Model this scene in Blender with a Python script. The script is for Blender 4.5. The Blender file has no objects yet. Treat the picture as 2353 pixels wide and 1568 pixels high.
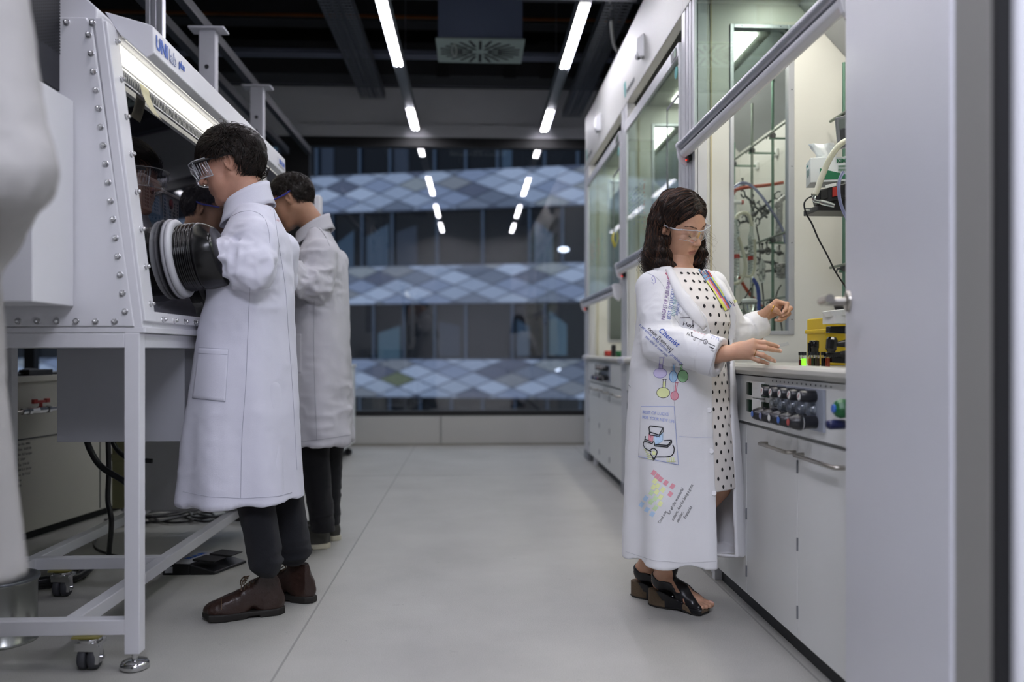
import bpy, bmesh, math, random
import numpy as np
from mathutils import Vector, Matrix, noise
from mathutils.bvhtree import BVHTree

scene = bpy.context.scene
COL = scene.collection
PI = math.pi

# ------------------------------------------------------------------ camera
F_PX, CAM_Z = 1900.0, 0.96                       # focal length in pixels of a 2353 px wide frame
YAW = math.atan(88.0 / F_PX)
cam_d = bpy.data.cameras.new('camera')
cam_d.sensor_width = 36.0
cam_d.lens = F_PX / 2353.0 * 36.0
cam_d.shift_y = 21.0 / 2353.0
cam_d.clip_start = 0.05
cam_d.clip_end = 200
cam_d.dof.use_dof = True
cam_d.dof.focus_distance = 3.05
cam_d.dof.aperture_fstop = 1.45
cam = bpy.data.objects.new('camera', cam_d)
cam.location = (0, 0, CAM_Z)
cam.rotation_euler = (PI / 2, 0, -YAW)
COL.objects.link(cam)
scene.camera = cam

# ------------------------------------------------------------------ world and exposure
world = bpy.data.worlds.new('dusk_sky')
scene.world = world
world.use_nodes = True
bgn = world.node_tree.nodes['Background']
bgn.inputs[0].default_value = (0.80, 0.88, 1.0, 1)
bgn.inputs[1].default_value = 0.62
scene.view_settings.view_transform = 'Standard'
scene.view_settings.look = 'None'
scene.view_settings.gamma = 1
scene.view_settings.use_curve_mapping = False
scene.view_settings.exposure = 1.2
scene.cycles.max_bounces = 7
scene.cycles.use_adaptive_sampling = True
scene.cycles.adaptive_threshold = 0.025
scene.cycles.transparent_max_bounces = 24
scene.cycles.use_denoising = True
scene.cycles.sample_clamp_indirect = 6

# ------------------------------------------------------------------ helpers
def srgb(h):
    if isinstance(h, str):
        h = h.lstrip('#')
        c = [int(h[i:i + 2], 16) / 255 for i in (0, 2, 4)]
    else:
        c = list(h)
    return tuple((x / 12.92 if x <= 0.04045 else ((x + 0.055) / 1.055) ** 2.4) for x in c)

MATS = {}
def mat(name, col, rough=0.5, metal=0.0, var=0.05, scale=6.0, bump=0.0, bscale=60.0, spec=0.5, **kw):
    """procedural surface: colour gently varied by object-space noise, optional bump"""
    if name in MATS:
        return MATS[name]
    m = bpy.data.materials.new(name)
    m.use_nodes = True
    nt = m.node_tree
    b = nt.nodes['Principled BSDF']
    c = srgb(col)
    b.inputs['Roughness'].default_value = rough
    b.inputs['Metallic'].default_value = metal
    b.inputs['Specular IOR Level'].default_value = spec
    tc = nt.nodes.new('ShaderNodeTexCoord')
    nz = nt.nodes.new('ShaderNodeTexNoise')
    nz.inputs['Scale'].default_value = scale
    nz.inputs['Detail'].default_value = 3
    nt.links.new(tc.outputs['Object'], nz.inputs['Vector'])
    rp = nt.nodes.new('ShaderNodeMix'); rp.data_type = 'RGBA'
    rp.inputs[6].default_value = (*[x * (1 - var) for x in c], 1)
    rp.inputs[7].default_value = (*[min(1, x * (1 + var)) for x in c], 1)
    nt.links.new(nz.outputs['Fac'], rp.inputs[0])
    nt.links.new(rp.outputs[2], b.inputs['Base Color'])
    if bump:
        n2 = nt.nodes.new('ShaderNodeTexNoise'); n2.inputs['Scale'].default_value = bscale
        n2.inputs['Detail'].default_value = 4
        nt.links.new(tc.outputs['Object'], n2.inputs['Vector'])
        bp = nt.nodes.new('ShaderNodeBump'); bp.inputs['Strength'].default_value = bump
        bp.inputs['Distance'].default_value = 0.01
        nt.links.new(n2.outputs['Fac'], bp.inputs['Height'])
        nt.links.new(bp.outputs['Normal'], b.inputs['Normal'])
    for k, v in kw.items():
        b.inputs[k.replace('_', ' ')].default_value = v
    MATS[name] = m
    return m

def emis(name, col, strength):
    if name in MATS: return MATS[name]
    m = bpy.data.materials.new(name); m.use_nodes = True
    nt = m.node_tree
    b = nt.nodes['Principled BSDF']
    b.inputs['Base Color'].default_value = (*srgb(col), 1)
    b.inputs['Emission Color'].default_value = (*srgb(col), 1)
    b.inputs['Emission Strength'].default_value = strength
    MATS[name] = m
    return m

def sheet_glass(name, tint, refl=0.08, rough=0.0, fres=True, top=1.0):
    """thin pane: see-through tinted sheet plus mirror reflection that grows at grazing angles"""
    if name in MATS: return MATS[name]
    m = bpy.data.materials.new(name); m.use_nodes = True
    nt = m.node_tree; nt.nodes.clear()
    out = nt.nodes.new('ShaderNodeOutputMaterial')
    tr = nt.nodes.new('ShaderNodeBsdfTransparent'); tr.inputs[0].default_value = (*srgb(tint), 1)
    gl = nt.nodes.new('ShaderNodeBsdfGlossy'); gl.inputs['Roughness'].default_value = rough
    gl.inputs[0].default_value = (1, 1, 1, 1)
    mx = nt.nodes.new('ShaderNodeMixShader')
    if fres:
        lw = nt.nodes.new('ShaderNodeFresnel'); lw.inputs[0].default_value = 1.5
        mr = nt.nodes.new('ShaderNodeMapRange')
        mr.inputs[1].default_value = 0.04; mr.inputs[2].default_value = 1.0
        mr.inputs[3].default_value = refl; mr.inputs[4].default_value = top
        nt.links.new(lw.outputs[0], mr.inputs[0]); nt.links.new(mr.outputs[0], mx.inputs[0])
    else:
        mx.inputs[0].default_value = refl
    nt.links.new(tr.outputs[0], mx.inputs[1]); nt.links.new(gl.outputs[0], mx.inputs[2])
    nt.links.new(mx.outputs[0], out.inputs[0])
    MATS[name] = m
    return m

ROOTLOC = {}
def worldoff(o):
    v = Vector((0, 0, 0))
    while o is not None:
        v += Vector(o.location); o = o.parent
    return v

def tag(o, label=None, cat=None, group=None, kind=None):
    if label: o['label'] = label
    if cat: o['category'] = cat
    if group: o['group'] = group
    if kind: o['kind'] = kind
    return o

def thing(name, label, cat, loc=(0, 0, 0), group=None):
    o = bpy.data.objects.new(name, None)
    o.empty_display_size = 0.1
    COL.objects.link(o)
    o.location = loc
    return tag(o, label, cat, group)

def frame_axes(d):
    d = Vector(d).normalized()
    a = Vector((0, 0, 1)) if abs(d.z) < 0.95 else Vector((1, 0, 0))
    u = d.cross(a).normalized()
    return d, u, d.cross(u).normalized()

class MB:
    def __init__(s):
        s.v = []; s.f = []; s.sm = []; s.mi = []; s.cur = 0
    def _add(s, vs, fs, smooth=False, mi=None):
        o = len(s.v); s.v += [tuple(v) for v in vs]
        for f in fs:
            s.f.append(tuple(i + o for i in f)); s.sm.append(smooth)
            s.mi.append(s.cur if mi is None else mi)
        return s
    def box(s, x0, x1, y0, y1, z0, z1):
        if x0 > x1: x0, x1 = x1, x0
        if y0 > y1: y0, y1 = y1, y0
        if z0 > z1: z0, z1 = z1, z0
        vs = [(x, y, z) for z in (z0, z1) for y in (y0, y1) for x in (x0, x1)]
        return s._add(vs, [(0, 2, 3, 1), (4, 5, 7, 6), (0, 1, 5, 4), (2, 6, 7, 3), (0, 4, 6, 2), (1, 3, 7, 5)])
    def obox(s, c, ax, ay, az):
        """oriented box: centre and three half-axis vectors"""
        c, ax, ay, az = map(Vector, (c, ax, ay, az))
        vs = [c + i * ax + j * ay + k * az for k in (-1, 1) for j in (-1, 1) for i in (-1, 1)]
        if ax.cross(ay).dot(az) < 0: vs = [c - i * ax + j * ay + k * az for k in (-1, 1) for j in (-1, 1) for i in (-1, 1)]
        return s._add(vs, [(0, 2, 3, 1), (4, 5, 7, 6), (0, 1, 5, 4), (2, 6, 7, 3), (0, 4, 6, 2), (1, 3, 7, 5)])
    def bar(s, p0, p1, w, h, up=(0, 0, 1)):
        p0, p1 = Vector(p0), Vector(p1); d = p1 - p0
        u = d.cross(Vector(up)); u = u.normalized() if u.length > 1e-6 else Vector((1, 0, 0))
        n = u.cross(d).normalized()
        return s.obox((p0 + p1) / 2, u * w / 2, d / 2, n * h / 2)
    def prism(s, poly, vec, base=None):
        """polygon (3-D points) swept along vec"""
        poly = [Vector(p) for p in poly]; vec = Vector(vec); n = len(poly)
        nn = Vector((0, 0, 0))
        for i in range(n): nn += poly[i].cross(poly[(i + 1) % n])
        if nn.dot(vec) > 0: poly = poly[::-1]
        vs = poly + [p + vec for p in poly]
        fs = [tuple(range(n)), tuple(range(2 * n - 1, n - 1, -1))]
        fs += [(i, i + n, (i + 1) % n + n, (i + 1) % n) for i in range(n)]
        return s._add(vs, fs)
    def cyl(s, p0, p1, r0, r1=None, seg=20, cap=True, smooth=True):
        r1 = r0 if r1 is None else r1
        p0, p1 = Vector(p0), Vector(p1); d, u, w = frame_axes(p1 - p0)
        vs = []
        for p, r in ((p0, r0), (p1, r1)):
            vs += [p + (u * math.cos(2 * PI * i / seg) + w * math.sin(2 * PI * i / seg)) * r for i in range(seg)]
        s._add(vs, [(i, (i + 1) % seg, (i + 1) % seg + seg, i + seg) for i in range(seg)], smooth)
        if cap:
            s._add(vs, [tuple(range(seg - 1, -1, -1)), tuple(range(seg, 2 * seg))])
        return s
    def lathe(s, p0, axis, prof, seg=24, smooth=True, sx=1.0):
        """profile [(distance along axis, radius)] turned about axis through p0"""
        p0 = Vector(p0); d, u, w = frame_axes(axis); vs = []
        for t, r in prof:
            vs += [p0 + d * t + (u * math.cos(2 * PI * i / seg) * sx + w * math.sin(2 * PI * i / seg)) * max(r, 1e-5) for i in range(seg)]
        fs = []
        for k in range(len(prof) - 1):
            a = k * seg
            fs += [(a + i, a + (i + 1) % seg, a + (i + 1) % seg + seg, a + i + seg) for i in range(seg)]
        return s._add(vs, fs, smooth)
    def tube(s, pts, r, seg=10, cap=True, closed=False):
        pts = [Vector(p) for p in pts]; n = len(pts)
        rs = r if isinstance(r, (list, tuple)) else [r] * n
        vs = []; u = None
        for i, p in enumerate(pts):
            a = pts[(i - 1) % n] if (closed or i) else p
            b = pts[(i + 1) % n] if (closed or i < n - 1) else p
            d = (b - a).normalized()
            if u is None: _, u, _ = frame_axes(d)
            u = (u - d * u.dot(d)).normalized(); w = d.cross(u)
            vs += [p + (u * math.cos(2 * PI * k / seg) + w * math.sin(2 * PI * k / seg)) * rs[i] for k in range(seg)]
        fs = []
        for i in range(n if closed else n - 1):
            a = i * seg; b = ((i + 1) % n) * seg
            fs += [(a + k, a + (k + 1) % seg, b + (k + 1) % seg, b + k) for k in range(seg)]
        s._add(vs, fs, True)
        if cap and not closed:
            s._add(vs, [tuple(range(seg - 1, -1, -1)), tuple(range((n - 1) * seg, n * seg))])
        return s
    def ball(s, c, r, seg=14, rings=8, sc=(1, 1, 1)):
        c = Vector(c); vs = []; fs = []
        for j in range(rings + 1):
            th = PI * j / rings
            for i in range(seg):
                ph = 2 * PI * i / seg
                vs.append(c + Vector((math.sin(th) * math.cos(ph) * sc[0], math.sin(th) * math.sin(ph) * sc[1], math.cos(th) * sc[2])) * r)
        for j in range(rings):
            for i in range(seg):
                a = j * seg + i; b = j * seg + (i + 1) % seg
                fs.append((a, a + seg, b + seg, b))
        return s._add(vs, fs, True)
    def quad(s, a, b, c, d):
        return s._add([a, b, c, d], [(0, 1, 2, 3)])
    def poly(s, pts):
        return s._add(pts, [tuple(range(len(pts)))])
    def grid(s, rows, smooth=True):
        m = len(rows[0]); vs = [p for r in rows for p in r]
        return s._add(vs, [(j * m + i, j * m + i + 1, (j + 1) * m + i + 1, (j + 1) * m + i) for j in range(len(rows) - 1) for i in range(m - 1)], smooth)
    def build(s, name, mats, parent=None, bevel=0, seg=2, label=None, solid=0):
        off = worldoff(parent) if parent else Vector((0, 0, 0))
        me = bpy.data.meshes.new(name)
        me.from_pydata([(v[0] - off.x, v[1] - off.y, v[2] - off.z) for v in s.v], [], s.f)
        if not isinstance(mats, (list, tuple)): mats = [mats]
        for m in mats: me.materials.append(m)
        me.polygons.foreach_set('use_smooth', s.sm)
        me.polygons.foreach_set('material_index', s.mi)
        me.update()
        o = bpy.data.objects.new(name, me); COL.objects.link(o)
        if parent: o.parent = parent
        if solid:
            md = o.modifiers.new('thickness', 'SOLIDIFY'); md.thickness = solid; md.offset = 0
        if bevel:
            md = o.modifiers.new('bevel', 'BEVEL'); md.width = bevel; md.segments = seg
            md.limit_method = 'ANGLE'; md.angle_limit = 0.7
        if label: o['label'] = label
        return o

def struct(o):
    o['kind'] = 'structure'; return o

def copy_tree(o, parent=None):
    c = o.copy(); COL.objects.link(c); c.parent = parent
    for ch in list(o.children): copy_tree(ch, c)
    return c

def spline(pts, n=8):
    """Catmull-Rom through pts"""
    pts = [Vector(p) for p in pts]
    P = [pts[0] * 2 - pts[1]] + pts + [pts[-1] * 2 - pts[-2]]
    out = []
    for i in range(1, len(P) - 2):
        for k in range(n):
            t = k / n; a, b, c, d = P[i - 1], P[i], P[i + 1], P[i + 2]
            out.append(0.5 * ((2 * b) + (c - a) * t + (2 * a - 5 * b + 4 * c - d) * t * t + (3 * b - a - 3 * c + d) * t ** 3))
    out.append(pts[-1]); return out

def text_mesh(body, size, origin, xdir, ydir, extrude=0.0004, align='LEFT', weight=0.0, shear=0.0, spacing=1.0):
    """letters as mesh data: returns (verts, faces) laid out from origin"""
    cu = bpy.data.curves.new('lettering', 'FONT'); cu.body = body; cu.size = size
    cu.align_x = align; cu.offset = weight; cu.shear = shear; cu.space_character = spacing
    cu.resolution_u = 3; cu.extrude = extrude
    ob = bpy.data.objects.new('lettering', cu); COL.objects.link(ob)
    dg = bpy.context.evaluated_depsgraph_get()
    me = bpy.data.meshes.new_from_object(ob.evaluated_get(dg))
    o, x, y = Vector(origin), Vector(xdir).normalized(), Vector(ydir).normalized(); z = x.cross(y)
    vs = [o + x * v.co.x + y * v.co.y + z * v.co.z for v in me.vertices]
    fs = [tuple(p.vertices) for p in me.polygons]
    bpy.data.objects.remove(ob); bpy.data.curves.remove(cu); bpy.data.meshes.remove(me)
    return vs, fs

def add_text(mb, body, size, origin, xdir, ydir, mi=0, **k):
    vs, fs = text_mesh(body, size, origin, xdir, ydir, **k)
    mb._add(vs, fs, False, mi); return mb

# sight lines of the photograph, used to take measurements: the point where a sight line meets a plane
_s, _c = math.sin(YAW), math.cos(YAW)
def _ray(px, py):
    u = (px - 1176.5) / F_PX; v = (805 - py) / F_PX
    return (_s + u * _c, _c - u * _s, v)
def atx(px, py, x):
    r = _ray(px, py); t = x / r[0]; return Vector((x, r[1] * t, CAM_Z + r[2] * t))
def aty(px, py, y):
    r = _ray(px, py); t = y / r[1]; return Vector((r[0] * t, y, CAM_Z + r[2] * t))
def atz(px, py, z):
    r = _ray(px, py); t = (z - CAM_Z) / r[2]; return Vector((r[0] * t, r[1] * t, z))

# ------------------------------------------------------------------ materials
white_paint = mat('white_powder_coat', '#dcdce0', 0.38, var=0.015, bump=0.02, bscale=400)
white_lam = mat('white_laminate', '#d9dad8', 0.42, var=0.02)
offwhite = mat('cream_liner', '#d0cfc9', 0.35, var=0.02)
grey_paint = mat('grey_paint', '#a9aab0', 0.5, var=0.03)
alu = mat('aluminium', '#b4b6bc', 0.35, 0.55, var=0.03)
post_m = mat('post_white', '#c8c9cc', 0.4, 0.15, var=.02)
alu_dk = mat('dark_aluminium', '#7c7e84', 0.4, 0.5)
steel = mat('brushed_steel', '#a8a49c', 0.28, 0.95)
chrome = mat('chrome', '#d0d0d2', 0.12, 1.0)
black_pl = mat('black_plastic', '#16161a', 0.35)
black_mt = mat('black_matt', '#0c0c0e', 0.7)
black_fr = mat('window_frame_black', '#08080a', 0.6)
rubber_gr = mat('grey_rubber', '#3a3b40', 0.6)
dk_grey = mat('dark_grey', '#2c2d30', 0.5)
mid_grey = mat('mid_grey', '#6b6d72', 0.5)
wall_m = mat('wall_paint', '#c9cacb', 0.7, var=0.03)
cyan = mat('teal_print', '#1c8a86', 0.5)
blue_print = mat('blue_print', '#1f55b0', 0.5)
print_dk = mat('dark_print', '#3a3d42', 0.5)
red_pl = mat('red_plastic', '#a02a22', 0.4)
green_pl = mat('green_plastic', '#0f5a2c', 0.4)
navy_pl = mat('navy_plastic', '#151c48', 0.35)
blue_pl = mat('blue_plastic', '#2d62b8', 0.4)
glass_clear = sheet_glass('clear_pane', '#d8e2de', 0.06)
# ================================================================== THE SETTING
def floor_material():
    m = bpy.data.materials.new('vinyl_floor'); m.use_nodes = True
    nt = m.node_tree; b = nt.nodes['Principled BSDF']; L = nt.links.new
    tc = nt.nodes.new('ShaderNodeTexCoord')
    def nz(scale, detail=4, rough=0.6):
        n = nt.nodes.new('ShaderNodeTexNoise'); n.inputs['Scale'].default_value = scale
        n.inputs['Detail'].default_value = detail; n.inputs['Roughness'].default_value = rough
        L(tc.outputs['Object'], n.inputs['Vector']); return n
    def ramp(src, p0, c0, p1, c1):
        r = nt.nodes.new('ShaderNodeValToRGB'); e = r.color_ramp.elements
        e[0].position = p0; e[0].color = (*srgb(c0), 1); e[1].position = p1; e[1].color = (*srgb(c1), 1)
        L(src, r.inputs[0]); return r
    def mul(a, c, fac):
        x = nt.nodes.new('ShaderNodeMix'); x.data_type = 'RGBA'; x.blend_type = 'MULTIPLY'
        x.inputs[0].default_value = fac; L(a, x.inputs[6]); L(c, x.inputs[7]); return x
    base = ramp(nz(2.2).outputs['Fac'], 0.3, '#a9a8a3', 0.75, '#b9b8b3')
    speck = ramp(nz(380, 2).outputs['Fac'], 0.35, '#d8d8d4', 0.6, '#ffffff')
    scuff = ramp(nz(9, 6, 0.75).outputs['Fac'], 0.24, '#8c8a86', 0.36, '#ffffff')
    dirt = ramp(nz(46, 3, 0.6).outputs['Fac'], 0.22, '#6c6862', 0.29, '#ffffff')
    x = mul(base.outputs[0], speck.outputs[0], 0.8)
    x = mul(x.outputs[2], scuff.outputs[0], 0.5)
    x = mul(x.outputs[2], dirt.outputs[0], 0.55)
    L(x.outputs[2], b.inputs['Base Color'])
    b.inputs['Roughness'].default_value = 0.42
    b.inputs['Specular IOR Level'].default_value = 0.45
    bp = nt.nodes.new('ShaderNodeBump'); bp.inputs['Strength'].default_value = 0.12; bp.inputs['Distance'].default_value = 0.004
    L(nz(220).outputs['Fac'], bp.inputs['Height']); L(bp.outputs[0], b.inputs['Normal'])
    return m
floor_m = floor_material()
seam_m = mat('floor_weld', '#8a8984', 0.5)

b = MB(); b.box(-7.2, 2.2, -3.2, 8.5, -0.06, 0.0)
b.cur = 1
for x in (-0.585, -2.6, 1.0):
    b.box(x - 0.0035, x + 0.0035, -3.1, 8.4, 0.0, 0.0008)
b.box(-7, 2.0, 6.35, 6.357, 0.0, 0.0008)
floor = struct(b.build('floor', [floor_m, seam_m]))

dark_deck = mat('dark_plenum', '#141416', 0.9)
b = MB(); b.box(-7.2, 2.2, 1.1, 8.6, 4.3, 4.4); struct(b.build('ceiling', dark_deck))
corr_m = mat('corridor_ceiling', '#d8d8da', 0.8)
b = MB(); b.box(-2.6, 2.6, -3.2, 1.1, 2.9, 3.0); struct(b.build('ceiling', corr_m))
b = MB(); b.box(-7.3, -7.2, 1.1, 8.6, 0, 4.3); struct(b.build('wall_left', wall_m))
b = MB(); b.box(2.1, 2.2, 1.2, 8.6, 0, 4.3); struct(b.build('wall_right', wall_m))
# wall the doorway is in
b = MB()
b.box(-7.2, -0.72, 1.12, 1.205, 0, 4.3); b.box(0.745, 2.2, 1.12, 1.205, 0, 4.3); b.box(-0.72, 0.745, 1.12, 1.205, 2.5, 4.3)
struct(b.build('wall_back', wall_m))
b = MB(); b.box(-2.7, -2.6, -3.2, 1.12, 0, 3.0); struct(b.build('wall_corridor_left', wall_m))
b = MB(); b.box(2.6, 2.7, -3.2, 1.12, 0, 3.0); struct(b.build('wall_corridor_right', wall_m))
b = MB(); b.box(-2.7, 2.7, -3.3, -3.2, 0, 3.0); struct(b.build('wall_corridor_back', wall_m))

# window wall
bulk_m = mat('bulkhead_grey', '#bcbcc1', 0.75, var=0.03)
sill_m = mat('sill_panel', '#b6b5b0', 0.55, var=0.02)
b = MB(); b.box(-7.2, 2.2, 8.42, 8.62, 3.115, 3.62); b.box(-7.2, 2.2, 8.40, 8.42, 3.115, 3.24)
struct(b.build('wall_front', bulk_m))
b = MB(); b.box(-7.2, 2.2, 8.5, 8.7, 3.62, 4.3); struct(b.build('wall_front', dark_deck))
b = MB()
for x0, x1 in ((-7.2, -4.0), (-4.0, -2.2), (-2.2, -0.335), (-0.330, 2.1)):
    b.box(x0 + 0.002, x1 - 0.002, 8.36, 8.5, 0.0, 0.292)
struct(b.build('wall_front_sill', sill_m, bevel=0.002))
b = MB()
b.box(-7.2, 2.1, 8.40, 8.50, 3.02, 3.115); b.box(-7.2, 2.1, 8.40, 8.50, 0.292, 0.345)
b.box(-1.93, -1.655, 8.40, 8.50, 0.345, 3.02)
b.box(-4.45, -4.35, 8.40, 8.50, 0.345, 3.02); b.box(-7.2, -6.95, 8.40, 8.50, 0.345, 3.02)
wf = MB()
win = struct(b.build('window_1', black_fr))
win_glass = sheet_glass('window_pane', '#c4ccd6', 0.11)
g = MB(); g.quad((-6.95, 8.45, 0.345), (2.1, 8.45, 0.345), (2.1, 8.45, 3.02), (-6.95, 8.45, 3.02))
g.build('pane', win_glass, win)
b = MB(); b.box(-7.2, 2.1, 8.35, 8.362, 0.0, 0.022); struct(b.build('baseboard_front', mat('skirting', '#8d8a80', 0.6)))

# ------------------------------------------------------------------ door leaf and jamb in the right foreground
door_paint = mat('door_paint', '#d2d3da', 0.42, var=0.015)
A = Vector((0.917, 2.0, 0)); B = Vector((0.713, 1.205, 0))
d = (A - B).normalized(); n = Vector((d.y, -d.x, 0))       # n points away from the camera's side
b = MB()
b.prism([B + Vector((0, 0, 0.006)), A + Vector((0, 0, 0.006)), A + n * 0.045 + Vector((0, 0, 0.006)), B + n * 0.045 + Vector((0, 0, 0.006))], (0, 0, 2.45))
door = b.build('door_1', door_paint, bevel=0.0015); struct(door)
hz = 1.078
hp = A - d * 0.045
b = MB(); b.lathe(hp + Vector((0, 0, hz)), -n, [(0, 0.026), (0.006, 0.026), (0.009, 0.022), (0.009, 0)], seg=28)
b.tube(spline([hp + Vector((0, 0, hz)) - n * 0.006, hp + Vector((0, 0, hz)) - n * 0.045, hp + Vector((0, 0, hz)) - n * 0.064 - d * 0.012, hp + Vector((0, 0, hz)) - n * 0.066 - d * 0.05, hp + Vector((0, 0, hz)) - n * 0.064 - d * 0.125], 6), 0.0105, seg=16)
b.build('door_handle', steel, door, label='round brushed steel lever on the free edge')
b = MB(); b.obox(A + n * 0.022 + d * 0.001 + Vector((0, 0, 1.39)), n * 0.009, d * 0.0012, (0, 0, 0.06)); b.build('latch_plate', alu, door)
jamb_m = mat('jamb_grey', '#85837f', 0.6, var=0.02)
b = MB(); b.box(0.717, 0.745, 1.118, 1.204, 0, 2.5); struct(b.build('trim_1', jamb_m))
b = MB(); b.box(0.7195, 0.742, 1.108, 1.1175, 0, 2.5); struct(b.build('trim_2', black_mt))
b = MB(); b.box(0.742, 1.3, 1.096, 1.119, 0, 2.6); struct(b.build('trim_3', white_paint))
b = MB(); b.box(-0.745, -0.717, 1.118, 1.204, 0, 2.5); struct(b.build('trim_4', jamb_m))

# ================================================================== THE BUILDING ACROSS THE STREET
rnd = random.Random(4)
ang = math.radians(14)
BO = Vector((0, 33.0, 0)); bx = Vector((math.cos(ang), -math.sin(ang), 0)); bn = Vector((-math.sin(ang), -math.cos(ang), 0))
bld = thing('office_building', 'building across the street with bands of diamond-shaped panels, seen through the window', 'building', (0, 33, -6))
pal = ['#8e98ae', '#a6afc0', '#787f8e', '#8b8c90', '#bcc4d4', '#5a5f72', '#989b9c', '#6c7484', '#aeb6c4']
pm = [mat('facade_panel_%s' % h[1:], h, 0.45, 0.1) for h in pal]
pm.append(mat('facade_olive', '#6f7655', 0.5)); pm.append(mat('facade_joint', '#5a6478', 0.6))
def BP(u, z, o=0.0): return BO + bx * u + bn * o + Vector((0, 0, z))
fh = 3.78
bot0 = CAM_Z - 1.92
for k in range(-2, 4):
    z0 = bot0 + k * fh; z1 = z0 + 1.56
    mb = MB(); mb.cur = 10
    mb.prism([BP(-30, z0), BP(30, z0), BP(30, z1), BP(-30, z1)], bn * -0.4)
    w, h = 1.58, 0.62
    nrow = 5
    for r in range(-1, nrow + 1):
        for i in range(-20, 21):
            cu = i * w + (r % 2) * w / 2; cz = z0 + 0.12 + r * h / 2
            P = [(cu - w * .47, cz), (cu, cz - h * .46), (cu + w * .47, cz), (cu, cz + h * .46)]
            # clip to the band
            Q = []
            for a in range(4):
                (xa, za), (xb, zb) = P[a], P[(a + 1) % 4]
                ia = z0 + .03 <= za <= z1 - .03; ib = z0 + .03 <= zb <= z1 - .03
                if ia: Q.append((xa, za))
                if ia != ib:
                    zc = (z0 + .03) if min(za, zb) < z0 + .03 else z1 - .03
                    t = (zc - za) / (zb - za); Q.append((xa + (xb - xa) * t, zc))
            if len(Q) >= 3:
                mb.cur = rnd.choice([0, 1, 2, 3, 4, 5, 6, 7, 8, 0, 1, 4])
                if k == 0 and r == 2 and i == -2: mb.cur = 9
                mb.prism([BP(x, z, 0.02) for x, z in Q], bn * 0.04)
    mb.build('panel_band', pm, bld)
gb = MB(); gb.quad(BP(-30, -8.5, -.25), BP(30, -8.5, -.25), BP(30, 15, -.25), BP(-30, 15, -.25))
gb.build('glazing', mat('dusk_glazing', '#080e16', 0.3, spec=.15), bld)
BL = [mat('blind_a', '#33485a', 0.7), mat('blind_b', '#46606c', 0.7), mat('blind_c', '#202c3c', 0.7)]; ML = mat('mullion', '#34465a', 0.5)
mu = MB(); ins = MB(); lamps_far = MB()
for k in range(-2, 3):
    z0 = bot0 + k * fh + 1.5; z1 = z0 + fh - 1.5
    u = -28
    while u < 28:
        near_ = -12 < u < 12 and -2 < k < 2
        mo = MB() if near_ else mu
        mo.prism([BP(u, z0, -.2), BP(u + .09, z0, -.2), BP(u + .09, z1, -.2), BP(u, z1, -.2)], bn * .12)
        if rnd.random() < .45:
            ww = rnd.uniform(.4, 1.0); zz = z0 + rnd.uniform(0, .25)
            ins_o = MB() if near_ else ins
            ins_o.cur = rnd.choice([0, 1, 2])
            ins_o.prism([BP(u + .2, zz, -.22), BP(u + .2 + ww, zz, -.22), BP(u + .2 + ww, zz + rnd.uniform(1.0, 1.8), -.22), BP(u + .2, zz + rnd.uniform(1.0, 1.8), -.22)], bn * .02)
            if near_: ins_o.build('window_blind', BL, bld)
        if near_: mo.build('mullion', ML, bld)
        u += rnd.choice([1.3, 1.3, 1.9])
mu.build('mullion', ML, bld)['kind'] = 'stuff'
ins.build('window_blind', BL, bld)['kind'] = 'stuff'
for (u, z) in ((-8.5, 0.2), (-6.8, 0.22), (-5.7, 0.22), (-4.2, .2), (-2.7, .2), (3.6, 5.0), (3.4, 0.3)):
    lamps_far = MB().ball(BP(u, z + CAM_Z - .96 - 0.1, -.1), 0.13, sc=(1.6, 1, .7))
    lamps_far.build('lit_lamp', emis('far_lamp', '#e8f0ff', 2.2), bld)
# street slab below
b = MB(); b.box(-60, 60, 8.8, 60, -8.6, -8.5); struct(b.build('ground', mat('street', '#3c3e42', 0.8)))
# ================================================================== OVERHEAD SERVICES
lum_m = emis('luminaire_tube', '#f6f4ff', 40.0)
lum_dif = emis('luminaire_diffuser', '#f4efe8', 1.1)
lum_house = mat('luminaire_housing', '#6e747c', 0.5)
def luminaire_line(x, where, lit):
    t = thing('linear_luminaire', 'long suspended linear lamp with twin lit tubes, %s' % where, 'ceiling lamp', (x, 4.9, 3.16))
    b = MB(); b.box(x - 0.037, x + 0.037, -0.0 + 1.5, 8.27, 3.16, 3.235); b.build('housing', lum_house, t, bevel=0.003)
    b = MB()
    for s in (-1, 1): b.box(x + s * .037 - .001, x + s * .037 + .001, 1.5, 8.27, 3.138, 3.16)
    b.build('light_cutoff_lip', lum_house, t)  # lips added to keep sideways tube light off the hood fascia
    for (y0, y1) in lit:
        b = MB(); b.box(x - 0.034, x + 0.034, y0, y1, 3.152, 3.159); b.build('diffuser', lum_dif, t)
        for s in (-1, 1):
            b = MB(); b.cyl((x + s * .017, y0 + .01, 3.15), (x + s * .017, y1 - .01, 3.15), 0.0075, seg=10); b.build('lit_tube', lum_m, t)
    b = MB()
    for y in (1.9, 5.1, 7.0):
        b.cyl((x, y, 3.235), (x, y, 4.3), 0.0025, seg=6)
    b.build('hanger', alu_dk, t)
    return t
LIT = ((1.55, 2.6), (3.25, 4.4), (5.2, 6.4), (7.53, 8.24))
luminaire_line(-0.575, 'left of the square air diffuser', LIT)
luminaire_line(0.70, 'right of the square air diffuser', LIT)
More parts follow.
